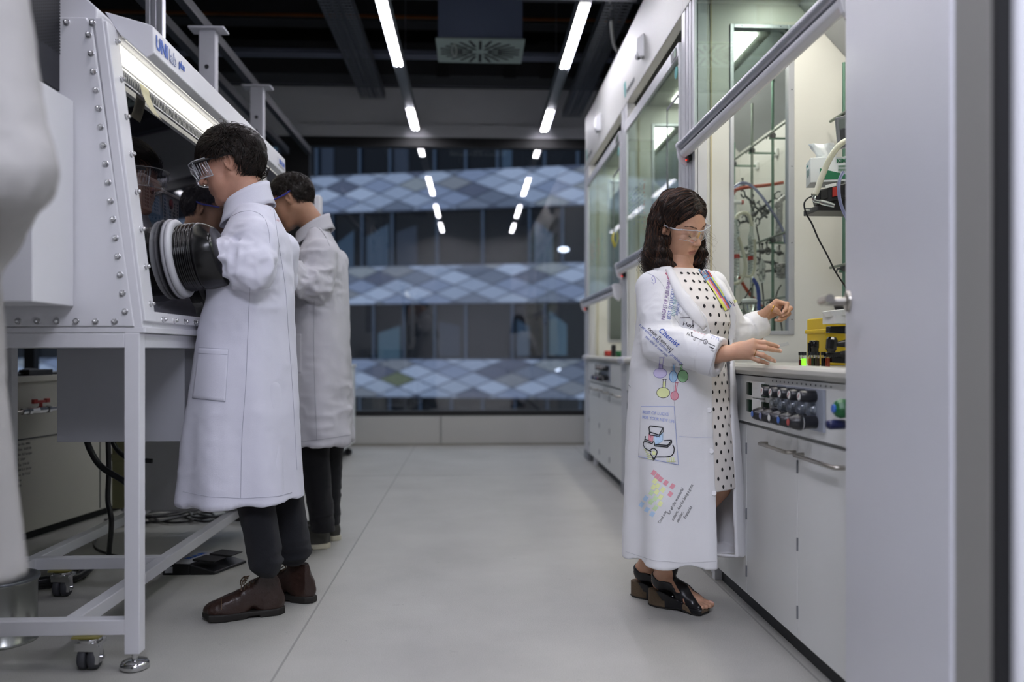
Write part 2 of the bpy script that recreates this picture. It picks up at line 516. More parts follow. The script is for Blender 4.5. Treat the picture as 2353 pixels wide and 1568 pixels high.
# unseen lamp added in the corridor to light the open door
t = thing('corridor_fill_lamp', 'unseen flat square ceiling lamp added in the corridor behind the doorway', 'ceiling lamp', (0.0, -0.4, 2.9))
b = MB(); b.box(-0.65, 0.65, -1.0, 0.3, 2.85, 2.895); b.build('housing', white_paint, t)
b = MB(); b.box(-0.62, 0.62, -0.97, 0.27, 2.842, 2.849); b.build('diffuser', emis('corridor_fill_panel', '#eceeff', 9.0), t)

tray_m = mat('galvanised_tray', '#6c7078', 0.5, 0.5)
tray_dk = mat('dark_tray', '#45484e', 0.6, 0.3)
def cable_tray(x0, x1, y0, y1, z, label):
    t = thing('cable_tray', label, 'cable tray', ((x0 + x1) / 2, (y0 + y1) / 2, z))
    b = MB()
    w = x1 - x0
    for (a, c) in ((0, .035), (.35, .43), (.57, .65), (.965, 1)):      # longitudinal strips between the slots
        b.box(x0 + w * a, x0 + w * c, y0, y1, z, z + .002)
    y = y0
    while y < y1:
        b.box(x0, x1, y, y + .028, z, z + .002)
        y += .052
    b.box(x0, x0 + .002, y0, y1, z, z + .06); b.box(x1 - .002, x1, y0, y1, z, z + .06)
    b.build('tray_floor', tray_m, t)
    b = MB()
    rr = random.Random(int(abs(x0) * 100))
    for i in range(7):
        xx = x0 + w * (0.12 + 0.76 * i / 6)
        b.tube(spline([(xx + rr.uniform(-.01, .01), y0 + (y1 - y0) * k / 9, z + .014) for k in range(10)], 4), 0.008, seg=6)
    b.build('cable_bundle', black_pl, t)
    return t
cable_tray(-1.10, -0.86, 1.6, 8.1, 3.42, 'perforated metal cable tray left of the left luminaire')
cable_tray(0.87, 1.06, 1.6, 8.1, 3.26, 'perforated metal cable tray above the fume hoods')

# air diffuser
t = thing('air_diffuser', 'square grey ceiling air outlet with radial slots between the two luminaires', 'air vent', (0.05, 6.78, 3.4))
dm = mat('diffuser_plate', '#94a39f', 0.5); ddm = mat('duct_grey', '#66708a', 0.5, 0.2)
b = MB(); b.box(-.30, .405, 6.5, 7.03, 3.40, 3.415); b.build('plate', dm, t, bevel=.002)
b = MB(); b.box(-.28, .385, 6.52, 7.01, 3.415, 3.86); b.build('plenum_box', ddm, t)
for i in range(24):
    a = 2 * PI * i / 24 + .001; r0, r1 = (.05, .235) if i % 2 == 0 else (.11, .245)
    cx, cy = .0525, 6.765
    ca, sa = math.cos(a), math.sin(a); e = 1.36
    b = MB(); b.obox((cx + ca * (r0 + r1) / 2 * e, cy + sa * (r0 + r1) / 2, 3.3995), (ca * (r1 - r0) / 2 * e, sa * (r1 - r0) / 2, 0), (-sa * .012, ca * .012, 0), (0, 0, .001))
    b.build('slot', black_mt, t)
b = MB(); b.tube(spline([(-.16, 6.6, 3.40), (-.175, 6.55, 3.33), (-.15, 6.55, 3.28), (-.135, 6.56, 3.33), (-.15, 6.6, 3.40)], 6), .003, seg=6); b.build('pull_cord', white_lam, t)

# crossing beams, rails and ducts
def beam(name, label, cat, boxes, m, group=None, bevel=0.003):
    b = MB()
    for q in boxes: b.box(*q)
    return tag(b.build(name, m, bevel=bevel), label, cat, group)
beam('mounting_rail', 'double metal channel crossing the room behind the diffuser', 'rail', [(-2.6, 1.55, 7.15, 7.19, 3.50, 3.545), (-2.6, 1.55, 7.22, 7.26, 3.50, 3.545)], mat('zinc_rail', '#777b8c', 0.4, 0.7))
beam('tie_rod', 'thin round bar tying the two luminaires together near the top edge', 'rail', [(-0.5, 1.02, 5.13, 5.145, 3.145, 3.16)], alu)
beam('steel_beam', 'wide dark grey beam running across below the ceiling deck', 'beam', [(-7.1, 2.0, 7.55, 7.75, 3.95, 4.28)], mat('beam_dark', '#242529', 0.7))
beam('steel_beam', 'dark beam nearest the top edge of the view', 'beam', [(-7.1, 2.0, 5.6, 5.85, 4.0, 4.28)], mat('beam_dark', '#242529', 0.7))
beam('perforated_rail', 'slotted grey channel along the top of the window bulkhead', 'rail', [(-7.1, 2.0, 8.24, 8.38, 3.62, 3.66), (-7.1, 2.0, 8.24, 8.25, 3.58, 3.7)], tray_m)
beam('copper_pipe', 'brownish pipe crossing behind the left luminaire', 'pipe', [(-4.0, 1.8, 7.42, 7.445, 3.93, 3.955)], mat('copper', '#7a4a22', 0.4, 0.6))
beam('insulated_pipe', 'pale pipe crossing above the brownish pipe', 'pipe', [(-4.0, 1.8, 7.1, 7.16, 3.98, 4.04)], mat('pale_pipe', '#55565a', 0.6))
beam('ventilation_duct', 'broad dark ventilation duct in front of the window bulkhead', 'duct', [(-3.0, 1.9, 7.82, 8.12, 3.55, 3.86)], mat('duct_dark', '#1c1d21', 0.7))
for i, x in enumerate((-0.35, 0.28, 0.62)):
    beam('duct_clamp', ['left', 'middle', 'right'][i] + ' one of three dark straps around the broad ventilation duct', 'clamp', [(x, x + .12, 7.80, 7.815, 3.53, 3.88)], black_mt, 'straps on the ventilation duct')
for i, x in enumerate((-1.72, -1.52)):
    beam('suspension_rail', ['left', 'right'][i] + ' one of the two dark rails above the white support columns', 'rail', [(x, x + .045, 2.4, 7.6, 2.74, 2.80)], mat('rail_dark', '#26272b', 0.5, 0.4))
b = MB(); b.tube(spline([(0.92, 5.5, 3.5), (0.95, 5.7, 3.3), (1.0, 5.9, 3.18), (1.06, 6.0, 3.12)], 6), .012, seg=8)
tag(b.build('white_cable', white_lam), 'short white cable hanging beside the right cable tray', 'cable')
b = MB(); b.cyl((-.95, 7.0, 3.99), (-.95, 7.0, 4.3), .006, seg=8); b.cyl((-.62, 6.1, 3.5), (-.62, 6.1, 4.3), .008, seg=8)
b.lathe((-.62, 6.1, 3.58), (0, 0, -1), [(0, .008), (.01, .03), (.04, .03), (.05, .01), (.08, .01)], seg=12)
tag(b.build('sprinkler_head', alu_dk), 'small metal sprinkler head left of the left luminaire', 'sprinkler')
# support columns of the glovebox gantry
def t_column(x, y, z0, z1, w, label):
    t = thing('support_column', label, 'column', (x, y, z0))
    b = MB(); b.box(x - w / 2, x + w / 2, y - .03, y + .03, z0, z1); b.build('post', grey_paint, t, bevel=.003)
    b = MB(); b.box(x - w * 1.1, x + w * 1.1, y - .05, y + .05, z1, z1 + .012); b.build('head_plate', grey_paint, t, bevel=.002)
    b = MB(); b.cyl((x, y - .0305, z1 - .2), (x, y - .033, z1 - .2), .012, seg=12); b.box(x - .006, x + .006, y - .0325, y - .0305, z1 - .62, z1 - .28); b.build('slot', dk_grey, t)
p = aty(475, 72, 4.5); t_column(p.x + .01, 4.5, 1.95, p.z, .085, 'pale T-topped column above the white box, nearer one')
p = aty(592, 203, 5.55); t_column(p.x, 5.55, 1.2, p.z, .085, 'pale T-topped column above the white box, farther one')
p = aty(356, 40, 3.75)
t = thing('aluminium_profile_column', 'grooved aluminium profile standing behind the glovebox lamp hood', 'column', (p.x, 3.75, 1.96))
b = MB()
for dx in (-.035, -.008, .02): b.box(p.x + dx, p.x + dx + .02, 3.73, 3.77, 1.96, 3.6)
b.box(p.x - .034, p.x + .038, 3.735, 3.765, 1.96, 3.6); b.build('profile', alu, t, bevel=.002)
b = MB(); b.bar((p.x - .03, 3.75, 2.35), (p.x - .35, 3.75, 2.1), .03, .03); b.build('brace', alu, t)
# ================================================================== FUME HOODS
sash_glass = sheet_glass('sash_glass', '#bccdc6', 0.10, top=.45)
side_glass = sheet_glass('side_glass', '#dde4e2', 0.05)
hood_lamp = emis('hood_lamp', '#fffbf0', 8.0)
worktop_m = mat('ceramic_worktop', '#b9b8b0', 0.3, var=0.02)
liner_strip = mat('cream_strip', '#b9af8f', 0.5)
plinth_m = mat('dark_plinth', '#26272b', 0.55)
dial_m = mat('dial_face', '#d8d8d4', 0.4)
fit_m = mat('fitting_black', '#1b1c21', 0.32)
XF = 1.0
def sash_bar(t, y0, y1, z):
    """rounded double handle bar along the lower edge of a sash"""
    b = MB(); b.cyl((.953, y0, z + .004), (.953, y1, z + .004), .0175, seg=24)
    b.build('handle_bar', alu, t)
    b = MB()
    prof = [(.965, z - .016), (.953, z - .020), (.947, z - .032), (.952, z - .046), (.972, z - .054), (.992, z - .044), (.996, z - .014), (.985, z - .006)]
    b.prism([(x, y0, q) for x, q in prof], (0, y1 - y0, 0)); b.build('lower_rail', white_paint, t, bevel=.006, seg=3)
    b = MB(); b.box(.977, .998, y0, y1, z - .01, z + .03); b.build('sash_foot', alu_dk, t)
    for ye, s in ((y1, 1), (y0, -1)):
        b = MB()
        b.prism([(.953 + math.cos(a) * .022, ye, z + .004 + math.sin(a) * .022) for a in [math.radians(q) for q in range(60, 240, 18)]] + [(.938, ye, z - .035), (.948, ye, z - .07), (.978, ye, z - .095), (.998, ye, z - .07), (1.0, ye, z + .02)], (0, s * .02, 0))
        br = b.build('bar_end', white_paint, t, bevel=.004, seg=3)
        b = MB(); b.obox((.986, ye - s * .02, z - .060), (.009, 0, .006), (0, .02, 0), (-.005, 0, .014)); b.build('latch', black_pl, br, bevel=.003)
        b = MB(); b.cyl((.974, ye - s * .02, z - .068), (.9715, ye - s * .02, z - .068), .003, seg=10); b.build('latch_light', emis('latch_red', '#ff3010', 2.0), br)

def fume_hood(y0, y1, ypost, zs, where, raised=False, valves=None, end=False):
    t = thing('fume_hood', where, 'fume hood', (1.4, (y0 + y1) / 2, 0))
    # fascia
    b = MB(); b.box(XF, XF + .03, y0 + .002, y1 - .002, 2.585, 3.045); b.box(XF, 1.8, y0 + .002, y1 - .002, 3.02, 3.045)
    b.box(XF - .008, XF + .04, y0 + .002, y1 - .002, 2.565, 2.588)
    b.build('fascia', mat('fascia_white', '#b6b6b2', .55, var=.02), t, bevel=.003)
    # post at the far end: aluminium extrusion with grooves
    b = MB()
    b.box(XF + .004, XF + .05, ypost, y1 - .004, .07, 2.565)
    for a, c in ((.0, .045), (.07, .10), (.125, .15), (.175, y1 - ypost - .004)):
        b.box(XF - .006, XF + .01, ypost + a, ypost + c, .07, 2.565)
    b.build('post', post_m, t, bevel=.0015)
    b = MB(); b.box(XF - .012, XF + .1, ypost + .01, y1 - .01, .0, .075); b.build('post_foot', alu_dk, t, bevel=.004)
    # inner cheek of the far side with glazed opening
    ys = ypost + .04
    b = MB()
    wx0, wx1, wz0, wz1 = 1.166, 1.463, 1.03, 2.446
    b.box(XF + .05, wx0, ys, ys + .03, .88, 2.56); b.box(wx1, 1.78, ys, ys + .03, .88, 2.56)
    b.box(wx0, wx1, ys, ys + .03, .88, wz0); b.box(wx0, wx1, ys, ys + .03, wz1, 2.56)
    b.build('side_panel', offwhite, t)
    b = MB(); b.box(XF + .012, XF + .03, ys - .03, ys - .001, .9, 2.56); b.build('guide_slot', black_mt, t)
    b = MB(); b.box(XF + .035, XF + .052, ys - .02, ys - .001, .9, 2.56); b.build('guide_strip', alu_dk, t)
    b = MB(); b.box(XF + .075, XF + .083, ys - .004, ys - .001, .9, 2.56); b.build('edge_strip', liner_strip, t)
    b = MB(); w = .018
    for q in ((wx0, wx0 + w, wz0, wz1), (wx1 - w * 1.5, wx1, wz0, wz1), (wx0 + w, wx1 - w * 1.5, wz0, wz0 + w), (wx0 + w, wx1 - w * 1.5, wz1 - w, wz1)):
        b.box(q[0], q[1], ys - .008, ys + .034, q[2], q[3])
    fr = b.build('side_window_frame', alu, t, bevel=.0015)
    for z in (1.1, 1.45, 1.8, 2.15, 2.4): MB().cyl((wx1 - .012, ys - .0081, z), (wx1 - .012, ys - .0095, z), .0028, seg=8).build('screw', dk_grey, fr)
    for x in (1.22, 1.4): MB().cyl((x, ys - .0081, wz1 - .009), (x, ys - .0095, wz1 - .009), .0025, seg=8).build('screw', dk_grey, fr)
    b = MB(); b.quad((wx0, ys + .015, wz0), (wx1, ys + .015, wz0), (wx1, ys + .015, wz1), (wx0, ys + .015, wz1)); b.build('side_pane', side_glass, t)
    if end:
        b = MB(); b.box(XF + .01, 1.8, y1 - .03, y1, .05, 3.02); b.build('end_wall', white_lam, t, bevel=.002)
    # back wall, baffle, ceiling, lamp
    yi0 = y0 + (.07 if y0 > 2.5 else 0.02)
    b = MB(); b.box(1.75, 1.78, y0 + .002, y1 - .002, .88, 2.56); b.build('back_panel', offwhite, t)
    b = MB(); b.prism([(1.748, yi0, 2.26), (1.748, yi0, 2.28), (1.50, yi0, 2.54), (1.48, yi0, 2.54)], (0, ys - .005 - yi0, 0)); b.build('baffle', mat('baffle_grey', '#a4a6a8', .5), t)
    b = MB(); b.box(XF + .14, 1.78, y0 + .004, y1 - .004, 2.56, 2.58); b.build('hood_ceiling', offwhite, t)
    b = MB(); b.box(1.27, 1.43, yi0 + .12, ys - .12, 2.548, 2.556); b.build('lamp_panel', hood_lamp, t)
    # worktop with rounded front rim
    ty1 = y1 - .03 if end else y1 - .002
    b = MB()
    prof = [(1.75, .872), (.985, .872), (.972, .877), (.965, .888), (.966, .900), (.974, .909), (.988, .912), (1.03, .912), (1.05, .905), (1.75, .905)]
    b.prism([(x, y0 + .002, z) for x, z in prof], (0, (ypost if not end else ypost) - y0 - .002, 0)); b.build('worktop', worktop_m, t, bevel=.002, seg=2)
    b = MB(); b.prism([(.955, ypost - .05, .87), (.955, ypost - .05, .90), (.97, ypost - .05, .918), (1.06, ypost - .05, .918), (1.06, ypost - .05, .87)], (0, .2, 0)); b.build('rim_bracket', grey_paint, t, bevel=.008, seg=3)
    # service panel
    b = MB(); b.box(.99, 1.05, y0 + .004, ypost, .70, .868); b.build('service_panel', white_lam, t, bevel=.001)
    if valves is not None:
        ny = valves; D = -.030
        b = MB(); b.box(.982, .9895, ny - .055, ny + .3, .727, .848); b.build('valve_plate', mat('plate_blue_grey', '#9aa0ac', .45, .1), t, bevel=.001)
        for i in range(5):
            y = ny + .0766 * i
            if i > 0 or True:
                b = MB(); b.lathe((0.9890, y, .827), (-1, 0, 0), [(0, .012), (.004, .012), (.006, .0175), (.03, .018), (.05, .0155), (.054, .0135), (.054, 0)], seg=18)
                k = b.build('gauge_knob', fit_m, t)
                b = MB(); b.cyl((0.9348, y, .827), (0.9335, y, .827), .0115, seg=18); dl = b.build('dial', dial_m, k)
                b = MB(); b.obox((0.9330, y, .828), (.0003, 0, 0), (0, .001, .001), (0, .005, -.006)); b.build('needle', red_pl, k)
            b = MB(); b.lathe((0.9885, y + .01, .788), (-1, 0, 0), [(0, .021), (.018, .021), (.02, .019), (.02, .016), (.008, .015)], seg=20)
            b.build('gauge_glass', sheet_glass('gauge_glass', '#e8ecf0', .08), t)
            b = MB(); b.cyl((0.9880, y + .01, .788), (0.9790, y + .01, .788), .014, seg=16); b.build('gauge_dial', dial_m, t)
            b = MB(); b.lathe((0.9890, y - .005, .753), (-1, 0, 0), [(0, .018), (.04, .0195), (.042, .0215), (.05, .0215), (.052, .024), (.062, .023), (.084, .0155), (.088, .011), (.088, 0)], seg=18)
            k = b.build('valve_knob', fit_m, t)
            b = MB(); b.lathe((0.9410, y - .005, .753), (-1, 0, 0), [(0, .0222), (.003, .0232), (.006, .0222)], seg=18); b.build('collar', chrome, k)
            b = MB(); b.cyl((0.9012, y - .005, .753), (0.8998, y - .005, .753), .0098, seg=16)
            b.build('cap_disc', [blue_pl, mat('cap_amber', '#6a6f9c', .4), dial_m, blue_pl, red_pl][4 - i], k)
        b = MB()
        for i in range(14):
            y = ny - .09 + .0345 * i
            b.cyl((0.9895, y, .858), (0.9885, y, .858), .0028, seg=8)
        b.build('screw_row', dk_grey, t)
        for z in (.735, .795):
            b = MB(); b.box(.974, .9895, ny + .43, ny + .52, z, z + .056); sb = b.build('socket_cover', white_lam, t, bevel=.002)
            for yy in (ny + .395, ny + .545):
                b = MB(); b.obox((0.9780, yy, z + .028), (.011, 0, -.002), (0, .011, 0), (0, 0, .022)); b.build('socket_flap', mat('flap_green', '#0c2416', .35), t, bevel=.002)
    # cupboard with handles
    lo, hi = y0 + .004, ypost - .002
    edges = [lo] + [e for e in (2.515, 2.993, 3.36) if lo < e < hi] + [hi] if raised else [lo, lo + (hi - lo) * .33, lo + (hi - lo) * .64, hi]
    for i in range(len(edges) - 1):
        a, c = edges[i] + .0015, edges[i + 1] - .0015
        b = MB(); b.box(XF, XF + .02, a, c, .068, .688); dr = b.build('cupboard_door', white_lam, t, bevel=.0015)
        if c - a > .25 and not (raised and i >= 2):
            hy0, hy1 = (a + .05, c - .16) if not raised else ((2.187, 2.47) if i == 0 else (2.487, 2.775))
            if raised and i == 1: hy0, hy1 = 2.487 + .04, 2.775
            if raised and i == 0: hy0, hy1 = 2.187, 2.466
            b = MB(); b.tube([(XF, hy0, .642), (XF - .024, hy0, .642), (XF - .03, hy0 + .006, .642), (XF - .03, hy1 - .006, .642), (XF - .024, hy1, .642), (XF, hy1, .642)], .0062, seg=12)
            b.build('door_handle', steel, dr)
        for z in (.15, .36, .6):
            b = MB(); b.cyl((XF - .002, c - .004, z - .02), (XF - .002, c - .004, z + .02), .003, seg=8); b.build('hinge', alu_dk, dr)
    b = MB(); b.box(XF + .021, 1.75, lo, hi, .068, .695); b.build('cupboard_body', white_lam, t)
    b = MB(); b.box(XF + .035, XF + .05, y0, hi - .15, 0, .066); b.build('plinth', plinth_m, t)
    b = MB(); b.box(XF + .005, XF + .04, hi - .27, hi - .235, 0.0, .068); b.box(XF + .008, XF + .03, hi - .22, hi - .2, .018, .068); b.build('levelling_foot', white_paint, t, bevel=.002)
    # sash
    g0, g1 = y0 + .02, ypost - .005
    if raised:
        b = MB(); b.quad((.99, g0, zs + .02), (.99, g1, zs + .02), (.99, g1, 2.95), (.99, g0, 2.95))
        b.build('sash_pane', sheet_glass('raised_glass', '#c6d8d2', 0.08, top=.4), t)
        b = MB(); b.box(.984, 1.0, g1 - .015, g1 + .005, zs, 2.56); b.build('sash_stile', post_m, t)
    else:
        b = MB(); b.quad((.992, g0, zs + .02), (.992, g1, zs + .02), (.992, g1, 2.40), (.992, g0, 2.40)); b.build('sash_pane', sash_glass, t)
        b = MB(); b.box(.982, 1.0, y0 + .01, ypost, 2.375, 2.44); b.box(.984, 1.0, g0 - .02, g0, zs, 2.4); b.box(.984, 1.0, g1 - .015, g1, zs, 2.4)
        b.build('sash_frame', post_m, t, bevel=.002)
        b = MB(); yb = y0 + (.28 if y0 < 5 else .3)
        b.box(.988, .9915, g0, yb, 2.185, 2.2); b.box(.988, .9915, yb - .012, yb, zs + .05, 2.2); b.box(.988, .9915, g0, g0 + .01, zs + .05, 2.2)
        b.build('sliding_pane_edge', mid_grey, t)
        b = MB(); b.cyl((.991, y0 + .09, 2.32), (.9895, y0 + .09, 2.32), .03, seg=24); b.build('round_sticker', [cyan], t)
        b = MB(); b.box(.979, .9815, y0 + .05, y0 + .15, 2.385, 2.43); b.build('rating_label', dk_grey, t); b = MB(); b.box(.9785, .979, y0 + .05, y0 + .08, 2.39, 2.425); b.build('green_mark', green_pl, t)
    sash_bar(t, (y0 + .03) if not raised else 2.10, ypost + .09, zs - .015 if not raised else 1.90)
    # airflow sensor on the fascia
    if y0 > 3:
        ysn = {3: 4.846, 5: 6.49}[int(y0)]
        b = MB()
        b.prism([(XF, ysn - .035, 2.69), (.965, ysn - .035, 2.685), (.955, ysn - .035, 2.71), (.955, ysn - .035, 2.79), (XF, ysn - .035, 2.825)], (0, .07, 0))
        sn = b.build('airflow_sensor', white_paint, t, bevel=.004)
        b = MB(); b.box(.966, .98, ysn - .015, ysn + .015, 2.681, 2.684); b.build('sensor_port', dk_grey, sn)
    # maker's lettering next to the joint
    if y0 > 3:
        b = MB(); yl = y0 + 0.0
        add_text(b, 'wesemann', .062, (XF - .001, yl + 1.6 - .02, 2.655) if False else (XF - .001, y1 - .16, 2.635), (0, -1, 0), (0, 0, 1), weight=.001)
        b.build('lettering', print_dk, t)
        b = MB(); yy = y1 - .06
        b.prism([(XF - .0015, yy, 2.735), (XF - .0015, yy - .03, 2.63), (XF - .0015, yy - .045, 2.63), (XF - .0015, yy - .02, 2.735)], (.001, 0, 0))
        b.prism([(XF - .0015, yy - .03, 2.735), (XF - .0015, yy - .06, 2.63), (XF - .0015, yy - .078, 2.63), (XF - .0015, yy - .07, 2.735)], (.001, 0, 0))
        b.build('emblem', cyan, t)
    return t
h1 = fume_hood(1.95, 3.92, 3.68, 1.93, 'nearest white fume hood with its sash raised, beside the woman', raised=True, valves=2.338)
h2 = fume_hood(3.92, 5.53, 5.33, 1.53, 'middle white fume hood with closed glass sash behind the woman', valves=4.35)
h3 = fume_hood(5.53, 7.38, 7.12, 1.40, 'farthest white fume hood, yellow note on its glass, near the window', valves=6.0, end=True)

# gas valves at the right end of the near service panel
gy_ = atx(1917, 935, .923).y; b = MB(); b.lathe((.989, gy_, .81), (-1, 0, 0), [(0, .010), (.02, .011), (.024, .023), (.05, .026), (.062, .021), (.066, .012), (.066, 0)], seg=8, smooth=False)
k = b.build('gas_tap', green_pl, h1, bevel=.002, label='green gas tap with blue centre')
b = MB(); b.cyl((.923, gy_, .81), (.919, gy_, .81), .011, seg=16); b.build('cap_disc', blue_pl, k)
ny_ = atx(1898, 975, .909).y; b = MB(); b.lathe((.989, ny_, .768), (-1, 0, 0), [(0, .010), (.03, .010), (.032, .0125), (.07, .0135), (.078, .010), (.08, 0)], seg=18)
b.build('water_tap', navy_pl, h1, label='navy blue tap knob')

# coloured marker writing on the closed sashes
rr = random.Random(11)
for hh, ya, yb, za, zb, sz in ((h2, 4.75, 5.28, 1.62, 1.95, 1.0), (h3, 6.3, 7.0, 1.5, 1.85, 1.1)):
    b = MB()
    cols = [mat('marker_blue', '#27457e', .6), mat('marker_red', '#8e3030', .6), mat('marker_green', '#2f7a4a', .6)]
    for r in range(9):
        y = yb - .04 - (yb - ya) * r / 9; b.cur = rr.choice([0, 0, 1, 2])
        for q in range(rr.randint(6, 13)):
            z = zb - q * .024 + rr.uniform(-.004, .004)
            p = [(.9905, y + rr.uniform(-.02, .02), z + rr.uniform(-.008, .008)) for _ in range(3)]
            b.tube(p, .0012, seg=4)
    b.build('marker_writing', cols, hh)

# ------------------------------------------------------------------ rod lattices and apparatus
rod_m = mat('lattice_rod', '#7c857c', 0.35, .75, var=.08)
green_rod = mat('green_rod', '#5c7d6c', 0.4, .5)
clamp_m = mat('clamp_metal', '#55585a', 0.45, .7)
def boss(b, p):
    b.ball(p, .018); b.cyl(p - Vector((.03, 0, .004)), p + Vector((.012, 0, 0)), .004, seg=8)
    b.cyl(p - Vector((.03, 0, .004)), p - Vector((.034, 0, .02)), .0035, seg=8)
def lattice(xr, ys, z0s, z1s, yrod, zrod, label, yA, yB):
    t = thing('rod_lattice', label, 'lattice', (xr, (yA + yB) / 2, .905))
    for i, y in enumerate(ys):
        b = MB(); b.cyl((xr, y, z0s[i]), (xr, y, z1s[i]), .0075, seg=14); b.build('upright_rod', [green_rod, rod_m][i % 2], t)
        for z in zrod:
            b = MB(); b.cyl((xr - .02, y, z - .015), (1.748, y, z - .015), .006, seg=12); b.build('wall_rod', green_rod, t)
            b = MB(); b.box(1.735, 1.7495, y - .02, y + .02, z - .035, z + .012); b.build('wall_bracket', white_lam, t, bevel=.003)
            b = MB(); boss(b, Vector((xr, y, z))); b.build('boss', clamp_m, t)
    for z in zrod:
        b = MB(); b.cyl((xr - .012, yA, z + .012), (xr - .012, yB, z + .012), .0065, seg=12); b.build('cross_rod', rod_m, t)
    return t
lattice(1.6, [5.02, 4.69, 4.36], [.92] * 3, [2.24, 2.38, 2.47], None, [2.11, 1.55, 1.22], 'metal rod grid inside the middle fume hood, seen through the side pane', 4.1, 5.3)
lattice(1.62, [3.55, 2.7], [1.18, 1.1], [2.22, 2.2], None, [1.98, 1.32], 'metal rod grid at the back of the nearest fume hood, by the door edge', 2.3, 3.66)
lattice(1.6, [6.7, 6.3, 5.9], [.92] * 3, [2.2] * 3, None, [2.05, 1.3], 'metal rod grid inside the farthest fume hood', 5.7, 7.1)

tube_cl = mat('milky_tubing', '#cfcdb8', .35, var=.03, Transmission_Weight=.25)
glassware = mat('borosilicate', '#e6eceb', .06, Transmission_Weight=.92, IOR=1.3, var=0)
rub_red = mat('red_rubber', '#a8452c', .5)
rub_blue = mat('blue_rubber', '#1f3f9a', .4)
foil_m = mat('foil', '#a8a8a8', .3, .9, var=.2, scale=60, bump=.9, bscale=90)
clear_bl = mat('blueish_tubing', '#a2a8cc', .2, Transmission_Weight=.5)
def hose(name, label, cat, pts, r, m, n=8):
    b = MB(); b.tube(spline(pts, n), r, seg=10)
    return tag(b.build(name, m), label, cat)
def A(px, py, Y): return aty(px, py, Y)
hose('red_hose', 'red rubber hose running across the top of the glassware behind the side pane', 'hose', [A(1676, 452, 4.5), A(1684, 446, 4.45), A(1693, 436, 4.4), A(1720, 430, 4.4), A(1760, 426, 4.4), A(1800, 420, 4.4)], .0095, rub_red)
hose('red_hose', 'red hose slanting down to the right behind the raised hand', 'hose', [A(1683, 600, 4.7), A(1700, 640, 4.7), A(1722, 675, 4.7), A(1750, 705, 4.7), A(1765, 725, 4.7)], .0095, rub_red)
hose('blue_hose', 'dark blue hose hanging below the right glass condenser', 'hose', [A(1729, 640, 4.45), A(1739, 655, 4.45), A(1743, 675, 4.45), A(1744, 705, 4.45), A(1744, 760, 4.45)], .0105, rub_blue)
hose('clear_tube', 'clear bluish tube arching from the condenser to the foil-wrapped column', 'tube', [A(1686, 430, 4.35), A(1703, 421, 4.35), A(1722, 424, 4.35), A(1745, 445, 4.35), A(1770, 480, 4.35), A(1797, 525, 4.35), A(1805, 560, 4.35)], .0075, clear_bl)
hose('milky_tube', 'milky tube bent like a hook on top of the right condenser', 'tube', [A(1691, 503, 4.3), A(1696, 494, 4.3), A(1708, 489, 4.3), A(1720, 494, 4.3), A(1725, 508, 4.3), A(1727, 520, 4.3)], .0095, tube_cl)
hose('milky_tube', 'milky tube hanging in a loop below the left condenser', 'tube', [A(1697, 545, 4.28), A(1705, 572, 4.28), A(1712, 600, 4.28), A(1711, 628, 4.28), A(1700, 648, 4.28), A(1685, 652, 4.28), A(1676, 645, 4.28)], .0095, tube_cl)
hose('milky_tube', 'thin milky tube beside the right condenser', 'tube', [A(1733, 550, 4.33), A(1735, 580, 4.33), A(1733, 620, 4.33), A(1724, 635, 4.33), A(1700, 633, 4.33)], .0075, tube_cl)
def condenser(px, y0, y1, Y, label):
    p0, p1 = A(px, y1, Y), A(px, y0, Y); L = (p1 - p0).length
    t = thing('glass_condenser', label, 'condenser', tuple(p0))
    b = MB(); b.lathe(p0, (0, 0, 1), [(-.05, .006), (0, .006), (.01, .013), (.02, .0165), (L - .03, .0165), (L - .015, .012), (L, .008), (L + .03, .008)], seg=18); b.build('jacket', glassware, t)
    b = MB(); n = 13; b.tube([p0 + Vector((math.cos(a) * .0095, math.sin(a) * .0095, .02 + (L - .05) * a / (2 * PI * n))) for a in [2 * PI * n * k / (n * 12) for k in range(n * 12)]], .0028, seg=6); b.build('coil', mat('coil_glass', '#dfe3e0', .1), t)
    b = MB(); b.cyl(p0 + Vector((0, 0, L * .38)), p0 + Vector((0, 0, L * .46)), .019, seg=18); b.build('red_band', red_pl, t)
    return t
condenser(1692, 520, 640, 4.4, 'left coiled glass condenser with red band, behind the side pane')
condenser(1726, 530, 640, 4.4, 'right coiled glass condenser under the hooked milky tube')
t = thing('stopcock_column', 'upright glass tube with white stopcock and red cap beside the left condenser', 'glassware', tuple(A(1690, 530, 4.5)))
b = MB(); b.cyl(A(1688, 540, 4.45), A(1688, 450, 4.45), .008, seg=12); b.build('glass_tube', glassware, t)
b = MB(); b.cyl(A(1681, 465, 4.4), A(1703, 465, 4.4), .011, seg=12); b.build('stopcock', white_lam, t)
b = MB(); b.cyl(A(1703, 465, 4.4), A(1708, 465, 4.4), .012, seg=12); b.build('cap', red_pl, t)
rr = random.Random(3)
spots = [((1690, 430), (1715, 428)), ((1712, 450), (1735, 470)), ((1735, 475), (1762, 500)), ((1715, 500), (1740, 490)), ((1745, 505), (1770, 480)), ((1722, 578), (1765, 578)), ((1735, 578), (1775, 574)), ((1745, 600), (1788, 606)), ((1752, 625), (1796, 620)), ((1770, 578), (1800, 583)), ((1700, 512), (1730, 505)), ((1780, 455), (1738, 488))]
names = ['above the red hose', 'behind the glass tubes', 'left of the foil-wrapped column', 'near the hooked milky tube', 'crossing another clamp', 'holding the right condenser', 'beside the condenser clamp', 'level with the condenser band', 'lowest of the row', 'at the right pane edge', 'behind the left condenser', 'slanting to the foil column']
